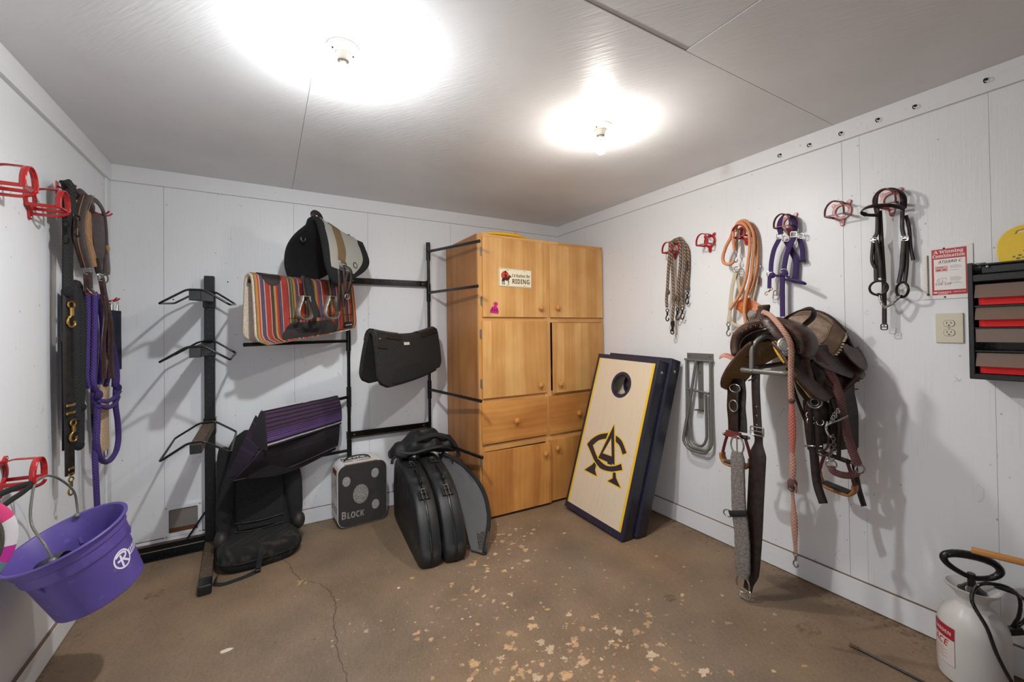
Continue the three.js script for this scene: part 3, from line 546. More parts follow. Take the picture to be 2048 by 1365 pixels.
{ // pet door
  const T = new Thing('pet_door', 'small white framed pet door with a bare wood flap low in the back wall', 'pet door', V(0.36, 0.1, 0));
  const fr = shapeOf([[0, 0], [0.195, 0], [0.195, 0.2], [0, 0.2]], [[[0.028, 0.03], [0.168, 0.03], [0.172, 0.036], [0.172, 0.172], [0.166, 0.178], [0.03, 0.178], [0.024, 0.172], [0.024, 0.036]]]);
  T.add('frame', ext(fr, 0.016, V(0.262, 0.1, 0.0), V(1, 0, 0), V(0, 1, 0), 0.002), M.trim);
  T.add('flap', bx(0.284, 0.436, 0.128, 0.28, 0.001, 0.006, 0.001, 'x', 0.3), mat({ color: rgb(126, 119, 113), bumpMap: woodBump, bumpScale: 0.001, roughness: 0.85 }));
  T.add('rust_strip', bx(0.286, 0.434, 0.13, 0.158, 0.006, 0.009, 0.001), mat({ color: rgb(96, 60, 34), roughness: 1 }));
  for (const [x, y] of [[0.274, 0.289], [0.445, 0.289], [0.274, 0.112], [0.445, 0.112]]) T.add('screw', lathe([[0, 0.0015], [0.003, 0.001], [0.004, 0], [0, 0]], V(x, y, 0.016), V(0, 0, 1), 10), M.dullMetal);
}

// ---------------------------------------------------------------- wall rack of black pipe with swinging arms
{
  const T = new Thing('blanket_rack', 'black pipe blanket rack on the back wall with two uprights and swinging arms', 'blanket rack', V(1.68, 0, 0.04));
  for (const x of [1.365, 2.002]) T.add('upright', rod(V(x, 0.47, 0.045), V(x, 2.13, 0.045), 0.0125, 16), M.blackSteel);
  for (const y of [1.795, 0.608]) {
    T.add('crossbar', mg(bx(1.36, 2.008, y - 0.024, y + 0.024, 0.012, 0.018, 0.001), bx(1.36, 2.008, y - 0.024, y - 0.019, 0.018, 0.04, 0.001)), M.blackSteel);
    if (y < 1) T.add('ledge', bx(1.385, 1.985, y - 0.0188, y - 0.0176, 0.019, 0.039, 0.0004), M.dustySteel);
    for (const x of [1.405, 1.96]) T.add('bolt', lathe([[0, 0.006], [0.005, 0.006], [0.0085, 0.002], [0.009, 0], [0, 0]], V(x, y, 0.018), V(0, 0, 1), 12), M.chrome);
    for (const x of [1.365, 2.002]) T.add('bracket', bx(x - 0.016, x + 0.016, y - 0.028, y + 0.028, 0.002, 0.034, 0.002), M.blackSteel);
  }
  const ARM = (x, y, ex, ey, ez) => {
    T.add('sleeve', rod(V(x, y - 0.075, 0.045), V(x, y + 0.075, 0.045), 0.0175, 16), M.blackSteel);
    const a = V(x, y, 0.045), b = V(ex, ey, ez);
    const m = T.add('arm', rod(a, b, 0.0115, 16), M.blackSteel);
    const d = b.clone().sub(a).normalize();
    T.add('end_piece', rod(b.clone(), b.clone().addScaledVector(d, 0.004), 0.0126, 14), M.blackPlastic, m);  // black disc stands in for the dark open end of the pipe
  };
  ARM(2.002, 2.067, 2.108, 2.02, 0.80); ARM(2.002, 1.72, 2.09, 1.705, 0.80); ARM(2.002, 0.909, 2.108, 0.906, 0.80); ARM(2.002, 0.50, 2.112, 0.514, 0.80);
  ARM(2.002, 1.352, 1.43, 1.352, 0.575);
  ARM(1.365, 2.067, 1.22, 2.068, 0.30); ARM(1.365, 1.71, 0.74, 1.71, 0.47); ARM(1.365, 1.33, 0.716, 1.328, 0.47); ARM(1.365, 0.905, 0.80, 0.89, 0.47); ARM(1.365, 0.50, 1.06, 0.50, 0.10);
}

// ---------------------------------------------------------------- pads and blankets on the rack
// cross-section of something hung over a bar: v 0 = back hem, 0.5 = ridge, 1 = front hem
function hung({ A, B, R = 0.03, dropF, dropB, sprF, sprB, dip = 0, corner = 0.12, power = 1.4, oval = 0, taper = 0, powerB = null }) {
  const ax = B.clone().sub(A); const len = ax.length(); const n = V(-ax.z, 0, ax.x).normalize().multiplyScalar(-1); if (n.z < 0) n.negate();
  const N = n.clone().setY(0).normalize(), k = 0.1;
  return (u, v) => {
    const s = (v - 0.5) * 2, g = Math.sign(s) || 1, a = Math.abs(s), drop = (g > 0 ? dropF : dropB)(u), spr = g > 0 ? sprF : sprB, pw = g > 0 ? power : powerB ?? power;
    let out, down, q = 0;
    if (a < k) { const f = a / k * Math.PI / 2; out = R * Math.sin(f); down = R * (1 - Math.cos(f)); }
    else { q = (a - k) / (1 - k); out = R + spr * (1 - (1 - q) ** pw); down = R + (drop - R) * q; }
    let uu = u; const c0 = 1 - corner / drop;
    if (q > c0) { const e = (q - c0) / (1 - c0); uu = 0.5 + (u - 0.5) * (1 - 2 * corner / len * (1 - Math.sqrt(Math.max(0, 1 - e * e)))); }
    if (oval) uu = 0.5 + (uu - 0.5) * Math.sqrt(Math.max(0.02, 1 - oval * (2 * q - 0.75) ** 2 * (q > 0.375 ? 1 : 0.35)));
    if (taper) uu *= 1 - taper * sm(0.25, 1, q);
    const p = A.clone().addScaledVector(ax, uu).addScaledVector(N, g * out); p.y -= down + dip * Math.sin(Math.PI * uu) * (1 - q * 0.6); return p;
  };
}
const sub = (fn, u0, u1, v0, v1, off = 0) => (u, v) => {
  const U = lerp(u0, u1, u), Q = lerp(v0, v1, v), e = 1e-3, p = fn(U, Q).clone(); if (!off) return p;
  const du = fn(Math.min(1, U + e), Q).clone().sub(fn(Math.max(0, U - e), Q)), dv = fn(U, Math.min(1, Q + e)).clone().sub(fn(U, Math.max(0, Q - e)));
  return p.addScaledVector(dv.cross(du).normalize(), off);
};
{ // serape saddle pad
  const stripes = canvasTex(2048, 256, (c, w, h) => {
    const pal = { o: '#b4632f', y: '#b08c4c', r: '#983427', p: '#b49a92', v: '#4a4258', n: '#2e2422', b: '#5c3c30', g: '#545634', t: '#94774c', d: '#262230' };
    const seq = 'gtoyrop vvvp rrrrp nbn gtyo rr d vvp rrrrr np bgn tggty ob vvp rrrr n bg t b v vp rrr nbn g tt yor v vvp rrrrr bn gbtgyo rr vvv p rrrr nb gtyr ob vvp rrr b n gt y o r'.replace(/ /g, '');
    const r = rng(5); let x = 0; const wd = [...seq].map((k) => ('rv'.includes(k) ? 0.9 : 0.55) * (0.75 + 0.5 * r())), sum = wd.reduce((a, b) => a + b, 0);
    [...seq].forEach((k, i) => { c.fillStyle = pal[k]; const q = wd[i] / sum * w; c.fillRect(x, 0, q + 1, h); x += q; });
    for (let i = 0; i < 7000; i++) { c.fillStyle = r() < 0.5 ? 'rgba(0,0,0,0.16)' : 'rgba(255,235,210,0.10)'; c.fillRect(r() * w, r() * h, 1 + 2 * r(), 2 + 7 * r()); }
  });
  const wm = mat({ map: stripes, bumpMap: weave, bumpScale: 0.0012, roughness: 0.95 });
  const fn = hung({ A: V(0.738, 1.752, 0.463), B: V(1.356, 1.762, 0.135), R: 0.04, dropF: (u) => lerp(0.425, 0.35, u), dropB: (u) => lerp(0.41, 0.36, u), sprF: 0.035, sprB: 0.025, corner: 0.07, dip: 0.006 });
  const s = slab(fn, 40, 36, 0.026, 1, 1), T = new Thing('saddle_pad', 'serape striped saddle pad with fleece lining hung below the grey bareback pad', 'saddle pad', V(1.05, 1.3, 0.3));
  T.add('woven_top', s.outer, wm); T.add('fleece_lining', s.inner, M.creamFleece); T.add('edge_binding', s.rim, M.creamFleece);
  T.add('wither_patch', slab((u, v) => sub(fn, 0.06, 0.25, 0.47, 0.505 + 0.075 * Math.sin(Math.PI * u) ** 0.7, 0.0145)(u, v), 16, 8, 0.004).whole(), M.darkLeather);
  const patch = slab((u, v) => { return sub(fn, lerp(0.30, 0.19, v ** 0.8), lerp(0.71, 0.78, v ** 0.8), 0.868, 0.985, 0.0145)(u, v); }, 16, 8, 0.004);
  T.add('wear_leather', patch.whole(), M.blackLeather);
  T.add('seam', strap(Array.from({ length: 14 }, (_, i) => sub(fn, 0.28, 0.97, 0.83, 0.83, 0.0145)(i / 13, 0)), 0.004, 0.002, V(0.5, 0, 0.85)), mat({ color: 0x4c2a22, roughness: 0.95 }));
  const lab = canvasTex(256, 128, (c, w, h) => { c.fillStyle = '#161414'; c.fillRect(0, 0, w, h); c.fillStyle = '#d8d4cc'; c.font = 'bold 34px sans-serif'; c.fillText('DIAMOND', 28, 76, 160); c.beginPath(); c.arc(216, 64, 18, 0, 7); c.fill(); });
  T.add('label', slab(sub(fn, 0.855, 0.945, 0.965, 0.905, 0.0155), 4, 3, 0.002).whole(), mat({ map: lab, roughness: 0.8 }));
}
{ // bareback pad
  const fn = hung({ A: V(1.082, 2.128, 0.508), B: V(1.402, 2.04, 0.262), R: 0.05, dropF: (u) => lerp(0.405, 0.36, u), dropB: (u) => lerp(0.40, 0.36, u), sprF: 0.06, sprB: 0.19, corner: 0.15, power: 2.6, powerB: 4.5, oval: 0.2, dip: 0.015, taper: 0.42 });
  const T = new Thing('bareback_pad', 'grey and black bareback pad with hanging metal stirrups, high on the pipe rack', 'riding pad', V(1.24, 1.7, 0.38));
  const s = slab(fn, 34, 44, 0.034, 1, 1);
  T.add('underside', s.inner, M.blackFleece); T.add('border', mg(s.outer, s.rim), M.blackFleece);
  const greyTop = mat({ color: rgb(158, 156, 148), roughness: 0.8, bumpMap: weave, bumpScale: 0.0008 });
  T.add('seat_cover', slab(sub(fn, 0.07, 0.82, 0.1, 0.885, 0.0185), 26, 40, 0.006).whole(), greyTop);
  // webbing over the seat
  T.add('girth_strap', slab(sub(fn, 0.24, 0.41, 0.12, 0.80, 0.0245), 6, 40, 0.005).whole(), mat({ color: rgb(116, 92, 62), roughness: 0.9, bumpMap: weave, bumpScale: 0.001 }));
  T.add('badge', ringAt(sub(fn, 0.68, 0.69, 0.79, 0.8, 0.024)(0, 0), 0.019, 0.0022, V(0.69, 0.15, 0.72), { k: 24 }), M.darkMetal);
  T.add('handle', strap([sub(fn, 0.02, 0.03, 0.5, 0.51, 0.02)(0, 0), V(1.085, 2.145, 0.5), V(1.10, 2.165, 0.49), V(1.126, 2.158, 0.468), V(1.14, 2.12, 0.455), V(1.146, 2.09, 0.452)], 0.035, 0.009, V(0.4, 0.3, 0.9), { n: 24 }), M.darkLeather);
  T.add('ring', ringAt(sub(fn, 0.09, 0.1, 0.40, 0.41, -0.024)(0, 0), 0.016, 0.004, V(0.5, 0.1, 0.85)), M.dullMetal);
  // strap bundle and buckle at the front
  const f0 = sub(fn, 0.34, 0.35, 0.80, 0.81, 0.03)(0, 0);
  T.add('girth_ring', ringAt(f0.clone().add(V(0.004, -0.03, 0.004)), 0.03, 0.004, V(0.69, 0, 0.72), { sy: 0.8 }), M.chrome);
  for (const [dx, len] of [[-0.028, 0.33], [0.004, 0.30]]) T.add('latigo', strap([f0.clone().add(V(dx, -0.03, 0.012)), f0.clone().add(V(dx + 0.006, -0.16, 0.02)), f0.clone().add(V(dx - 0.004, -len, 0.012))], 0.024, 0.004, V(0.5, 0, 0.85)), M.darkLeather);
  T.add('strap_loop', strap([f0.clone().add(V(0.01, -0.04, 0.016)), f0.clone().add(V(0.042, -0.06, 0.02)), f0.clone().add(V(0.046, -0.14, 0.02)), f0.clone().add(V(0.022, -0.21, 0.02)), f0.clone().add(V(0.018, -0.12, 0.022)), f0.clone().add(V(0.03, -0.07, 0.024))], 0.022, 0.004, V(0.5, 0, 0.85), { n: 30 }), M.darkLeather);
  T.add('buckle', ringAt(f0.clone().add(V(0.022, -0.235, 0.02)), 0.017, 0.0032, V(0.5, 0, 0.85)), M.chrome);
  const g0 = V(1.055, 1.745, 0.47);
  T.add('girth_tail', strap([g0, V(1.062, 1.68, 0.485), V(1.078, 1.60, 0.50), V(1.10, 1.53, 0.51), V(1.106, 1.49, 0.51)], 0.042, 0.006, V(0.35, 0, 0.93)), M.blackWeb);
  T.add('girth_tail', strap([V(1.03, 1.755, 0.45), V(1.038, 1.70, 0.47), V(1.045, 1.62, 0.485), V(1.05, 1.58, 0.49)], 0.03, 0.005, V(0.35, 0, 0.93)), M.darkLeather);
  // two aluminium stirrups
  const stir = (c, yaw, name) => {
    const h = V(Math.sin(yaw), 0, Math.cos(yaw)), x = V(Math.cos(yaw), 0, -Math.sin(yaw)), at = (a, b) => c.clone().addScaledVector(x, a).add(V(0, b, 0));
    const st = T.add('stirrup', strap([at(-0.026, 0.07), at(-0.03, 0.045), at(-0.05, 0.0), at(-0.058, -0.035), at(-0.048, -0.062), at(-0.02, -0.074), at(0.02, -0.074), at(0.048, -0.062), at(0.058, -0.035), at(0.05, 0.0), at(0.03, 0.045), at(0.026, 0.07)], 0.04, 0.009, null, { n: 48, hints: Array.from({ length: 12 }, (_, i) => { const a = [[-1, 0], [-1, 0], [-1, 0.2], [-1, -0.1], [-0.8, -0.6], [-0.3, -1], [0.3, -1], [0.8, -0.6], [1, -0.1], [1, 0.2], [1, 0], [1, 0]][i]; return x.clone().multiplyScalar(a[0]).add(V(0, a[1], 0)); }) }), M.alu);
    T.add('stirrup_bar', beam(at(-0.032, 0.068), at(0.032, 0.068), 0.034, 0.007, V(0, 1, 0), 0.002), M.alu, st);
    T.add('stirrup_strap', strap([at(0, 0.06).addScaledVector(h, 0.01), at(-0.002, 0.12), at(-0.012, 0.2)], 0.022, 0.005, h), M.darkLeather, st);
  };
  stir(V(1.036, 1.555, 0.515), 0.75); stir(V(1.19, 1.56, 0.50), 0.7);
}
{ // black felt pad
  const fn = hung({ A: V(1.41, 1.40, 0.612), B: V(2.0, 1.42, 0.155), R: 0.028, dropF: (u) => lerp(0.365, 0.325, u), dropB: (u) => lerp(0.34, 0.30, u), sprF: 0.035, sprB: 0.06, corner: 0.085, dip: 0.042, power: 1.6 });
  const s = slab(fn, 40, 34, 0.03, 1, 1), T = new Thing('saddle_pad', 'contoured black felt saddle pad hung on the pipe rack beside the cupboard', 'saddle pad', V(1.7, 1.04, 0.38));
  T.add('felt_body', s.whole(), M.blackFelt);
  T.add('wither_leather', slab(sub(fn, 0.0, 0.13, 0.40, 0.66, 0.018), 6, 14, 0.005).whole(), M.blackLeather);
  T.add('spine_leather', slab(sub(fn, 0.13, 0.36, 0.45, 0.56, 0.018), 10, 6, 0.005).whole(), M.blackLeather);
  T.add('spine_leather', slab(sub(fn, 0.68, 0.98, 0.45, 0.555, 0.018), 10, 6, 0.005).whole(), M.blackLeather);
  T.add('wear_leather', slab((u, v) => sub(fn, 0.22 - 0.1 * v, 0.80 + 0.06 * v, 0.84 - 0.02 * Math.sin(u * 3.14), 0.985, 0.0175)(u, v), 16, 6, 0.004).whole(), M.blackFelt);
  T.add('rivet', ball(sub(fn, 0.035, 0.04, 0.58, 0.59, 0.024)(0, 0), 0.007, 1, 1, 1, 10), M.dullMetal);
  T.add('label', slab(sub(fn, 0.385, 0.47, 0.615, 0.585, 0.0175), 4, 2, 0.002).whole(), mat({ color: 0xc9c6c0, roughness: 0.8 }));
}
{ // purple blanket folded over the lower arm
  const stripe = (list, w, h, seed) => canvasTex(w, h, (c) => { const r = rng(seed); let y = 0; const sum = list.reduce((a, b) => a + b[1], 0); for (const [k, t] of list) { c.fillStyle = k; const q = t / sum * h; c.fillRect(0, y, w, q + 1); y += q; } for (let i = 0; i < 4000; i++) { c.fillStyle = r() < 0.6 ? 'rgba(0,0,0,0.2)' : 'rgba(240,220,255,0.07)'; c.fillRect(r() * w, r() * h, 2 + 6 * r(), 1 + 1.5 * r()); } });
  const K = '#171418', P = '#452b48', D = '#2a1c2e', Li = '#5c4278', Wt = '#b3a8b4';
  const top = [[Li, 1.5], [D, 2], [Wt, 0.1], [K, 3], [P, 2.4], [K, 1.4], [P, 3], [K, 1.4], [P, 3], [K, 1.4], [P, 3.4], [K, 1.2], [P, 3.2], [D, 1], [Li, 1.1], [D, 0.8], [Li, 1.5], [P, 0.9], [Li, 1.8], [D, 0.7], [Li, 2.2], [P, 0.5], [Li, 1.6], [K, 1.2], [K, 1.4], [Wt, 1.7], [K, 2]];
  const wmat = (t) => { t.wrapT = THREE.ClampToEdgeWrapping; return mat({ map: t, bumpMap: weave, bumpScale: 0.0016, roughness: 0.97 }); };
  const T = new Thing('saddle_blanket', 'purple, black and white striped blanket folded over the low arm of the pipe rack', 'blanket', V(1.05, 0.55, 0.35));
  const bl = (c00, c10, c01, c11, f) => (u, v) => { const p = c00.clone().multiplyScalar((1 - u) * (1 - v)).addScaledVector(c10, u * (1 - v)).addScaledVector(c01, (1 - u) * v).addScaledVector(c11, u * v); return f ? p.add(f(u, v)) : p; };
  const nz = (s) => (u, v) => { const w = Math.sin(Math.PI * u); return V(0.004 * fbm(u * 4, v * 3, s), 0.004 * fbm(u * 5, v * 4, s + 3), 0.012 * fbm(u * 3 + s, v * 3, s + 1) + 0.012 * w * Math.sin(3.1 * v)); };
  // outer fold over the arm, striped
  const A0 = V(0.797, 0.925, 0.505), A1 = V(1.272, 0.932, 0.135);
  const over = (u, v) => { const e = nz(2)(u, v); if (v < 0.24) { const f = v / 0.24, a = bl(A0, A1, A0, A1)(u, 0); return a.add(V(-0.04 * (1 - f), -0.16 * (1 - f) ** 1.6, -0.06 * (1 - f))).add(e); } const f = (v - 0.24) / 0.76; return bl(A0, A1, V(0.825, 0.722, 0.565), V(1.285, 0.74, 0.205))(u, f).add(V(0.012 * Math.sin(3.14 * f), 0, 0.02 * Math.sin(3.14 * Math.min(1, f * 1.4)))).add(e); };
  const so = slab(over, 30, 26, 0.008), tt = wmat(stripe([[K, 11], ...top.slice(3)].reverse(), 256, 1024, 3));
  T.add('upper_fold', so.whole(), tt);
  // black lower layers hanging in a slant
  const lowA = bl(V(0.815, 0.735, 0.545), V(1.275, 0.752, 0.19), V(0.655, 0.54, 0.50), V(1.262, 0.58, 0.185), (u, v) => V(0, -0.03 * Math.sin(3.14 * u) * v, 0.035 * Math.sin(3.14 * v) + 0.01 * Math.sin(9 * u + 4 * v)));
  T.add('lower_fold', slab(lowA, 26, 14, 0.01).whole(), wmat(stripe([[Li, 0.6], [Wt, 0.5], [K, 3], [K, 14], [D, 1], [K, 6], [K, 4], [D, 1]], 256, 512, 9)));
  T.add('lower_fold', slab(bl(V(0.78, 0.70, 0.50), V(1.262, 0.70, 0.165), V(0.72, 0.545, 0.50), V(1.25, 0.555, 0.16), (u, v) => V(0, -0.05 * Math.sin(3.14 * u) * v, 0.014 * Math.sin(7 * u))), 20, 10, 0.01).whole(), wmat(stripe([[K, 6], [D, 1], [K, 5], [Wt, 0.6], [D, 1], [K, 2]], 256, 256, 4)));
  // drawn-out corner at the left, stripes running down it
  const sideT = stripe([[K, 2], ['#71539a', 1], [D, 1], [Wt, 0.9], ['#5f4072', 1.4], [K, 0.8], ['#7d5fa6', 1.4], [D, 0.9], [Wt, 1.1], ['#7d5fa6', 1.2], [D, 1]], 128, 512, 6); sideT.rotation = Math.PI / 2;
  T.add('corner_fold', slab(bl(V(0.77, 0.905, 0.49), V(0.835, 0.80, 0.545), V(0.622, 0.55, 0.438), V(0.70, 0.57, 0.49), (u, v) => V(0, 0, 0.02 * Math.sin(3.14 * v))), 8, 18, 0.009).whole(), wmat(sideT));
  T.add('end_flap', slab(bl(V(0.797, 0.932, 0.515), V(0.815, 0.928, 0.525), V(0.735, 0.725, 0.50), V(0.828, 0.71, 0.575), (u, v) => V(0, 0, 0.012 * Math.sin(3.14 * v))), 6, 12, 0.009).whole(), fuzzy([26, 23, 26], [42, 38, 42], 3, { bumpScale: 0.001 }));
  T.add('ridge_stripe', strap([V(0.803, 0.934, 0.508), V(0.92, 0.936, 0.415), V(1.03, 0.937, 0.325)], 0.014, 0.011, V(0.1, 0.9, 0.4)), cloth(186, 180, 184));
  T.add('white_band', slab(bl(V(0.765, 0.705, 0.515), V(0.785, 0.70, 0.528), V(0.77, 0.66, 0.515), V(0.79, 0.655, 0.528)), 3, 4, 0.01).whole(), cloth(196, 188, 200));
}
// ---------------------------------------------------------------- black car-type seat folded out under the blanket
{
  const T = new Thing('legless_chair', 'black padded floor chair with dusty cushion and strap standing beside the saddle tower', 'chair', V(0.79, 0, 0.3));
  const X = V(1, 0, 0), Zn = V(0, 0.18, 0.98).normalize();
  const wob = (p, s, a) => p.add(V(a * fbm(p.x * 9, p.y * 9, s), a * fbm(p.x * 8, p.z * 9 + p.y, s + 2), a * fbm(p.y * 9, p.z * 7 + p.x * 3, s + 4)));
  const bk = []; for (let i = 0; i <= 16; i++) { const t = i / 16, y = 0.09 + 0.66 * t, w = 0.20 * (1 - 0.45 * sm(0.72, 1.0, t) - 0.06 * sm(0.3, 0.7, t)) * (1 - 0.5 * sm(0.965, 1, t)); bk.push(sring(V(0.79 - 0.045 * sm(0.5, 1, t), y, 0.205 - 0.10 * t), X, Zn, w, 0.05 * (1 - 0.3 * t) * (1 - 0.6 * sm(0.93, 1, t)), 3.4, 36).map((p) => wob(p, 2, 0.008))); }
  T.add('backrest', loft(bk), M.blackFabric);
  const bol = (sx) => { const r = []; for (let i = 0; i <= 12; i++) { const t = i / 12, y = 0.10 + 0.56 * t; r.push(sring(V(0.79 + sx * (0.205 - 0.03 * t) - 0.035 * sm(0.5, 1, t), y, 0.235 - 0.10 * t), X, Zn, 0.042 * Math.sin(Math.PI * clamp(0.12 + 0.8 * t)) + 0.012, 0.055 * Math.sin(Math.PI * clamp(0.15 + 0.75 * t)) + 0.01, 2.4, 20).map((p) => wob(p, 5, 0.006))); } return loft(r); };
  T.add('side_bolster', bol(-1), M.blackFabric); T.add('side_bolster', bol(1), M.blackFabric);
  const panel = []; for (let i = 0; i <= 10; i++) { const t = i / 10; panel.push(sring(V(0.785, 0.15 + 0.46 * t, 0.25 - 0.085 * t), X, Zn, 0.135 * (1 - 0.12 * (2 * t - 1) ** 4), 0.012 * Math.sin(Math.PI * clamp(0.1 + t * 0.8)) + 0.006, 5, 28)); }
  T.add('centre_panel', loft(panel), M.blackFabric);
  for (const y of [0.2, 0.145]) T.add('piping', rope([V(0.65, y, 0.256), V(0.72, y - 0.006, 0.262), V(0.80, y - 0.006, 0.263), V(0.92, y + 0.004, 0.255)], 0.0035, { rs: 6 }), M.blackPlastic);
  // cushion
  const cr = []; const cxv = V(0.992, 0, -0.12).normalize(), czv = V(0.12, 0, 0.992).normalize();
  for (let i = 0; i <= 12; i++) { const t = i / 12, y = 0.002 + 0.133 * t, k = 1 - 0.16 * Math.abs(2 * t - 1) ** 3.5 - 0.06 * sm(0.75, 1, t); cr.push(sring(V(0.785, y - 0.012 * sm(0.8, 1, t) * 0, 0.345), cxv, czv, 0.222 * k, 0.168 * k, 3.2, 44).map((p) => wob(p, 7, 0.012))); }
  const dusty = mat({ map: dataTex(512, 512, (u, v) => { const n = sm(-0.05, 0.35, fbm(u * 9, v * 9, 5, 4)), f = 6 * perlin.noise(u * 150, v * 150, 2); return mix3([26, 25, 24], [64, 54, 47], n * 0.8).map((q) => q + f); }, { rx: 2, ry: 2 }), bumpMap: weave, bumpScale: 0.0012, roughness: 1 });
  T.add('cushion', loft(cr), dusty);
  const edge = Array.from({ length: 22 }, (_, i) => { const t = i / 21 * Math.PI * 1.06 - 0.1, x = Math.cos(t), y = Math.sin(t); return V(0.785, 0.062, 0.345).addScaledVector(cxv, 0.226 * Math.sign(x) * Math.abs(x) ** 0.62).addScaledVector(czv, 0.172 * Math.sign(y) * Math.abs(y) ** 0.62); });
  T.add('piping', rope(edge, 0.004, { rs: 6, n: 60 }), M.blackPlastic);
  T.add('hinge_knob', ball(V(0.582, 0.125, 0.285), 0.056, 0.72, 1, 1, 20), mat({ color: 0x2b2723, roughness: 0.55 }));
  T.add('hinge_knob', ball(V(1.005, 0.145, 0.262), 0.056, 0.72, 1, 1, 20), mat({ color: 0x2b2723, roughness: 0.55 }));
  T.add('strap', strap([V(0.80, 0.125, 0.42), V(0.798, 0.124, 0.47), V(0.793, 0.105, 0.518), V(0.782, 0.04, 0.532), V(0.775, 0.012, 0.545), V(0.74, 0.004, 0.562), V(0.68, 0.003, 0.58), V(0.61, 0.003, 0.59), V(0.575, 0.006, 0.575), V(0.578, 0.03, 0.545), V(0.592, 0.04, 0.515)], 0.028, 0.004, null, { n: 70, hints: [V(0, 1, 0.2), V(0, 1, 0.4), V(0, 0.4, 1), V(0, 0.2, 1), V(0, 0.9, 0.6), V(0, 1, 0.5), V(0, 1, 0.3), V(0, 1, 0.3), V(-0.6, 1, 0.3), V(-1, 0.4, 0.3), V(-1, 0.5, 0)] }), M.blackWeb);
  T.add('buckle', bx(0.762, 0.792, 0.006, 0.022, 0.542, 0.562, 0.004), M.blackPlastic);
}

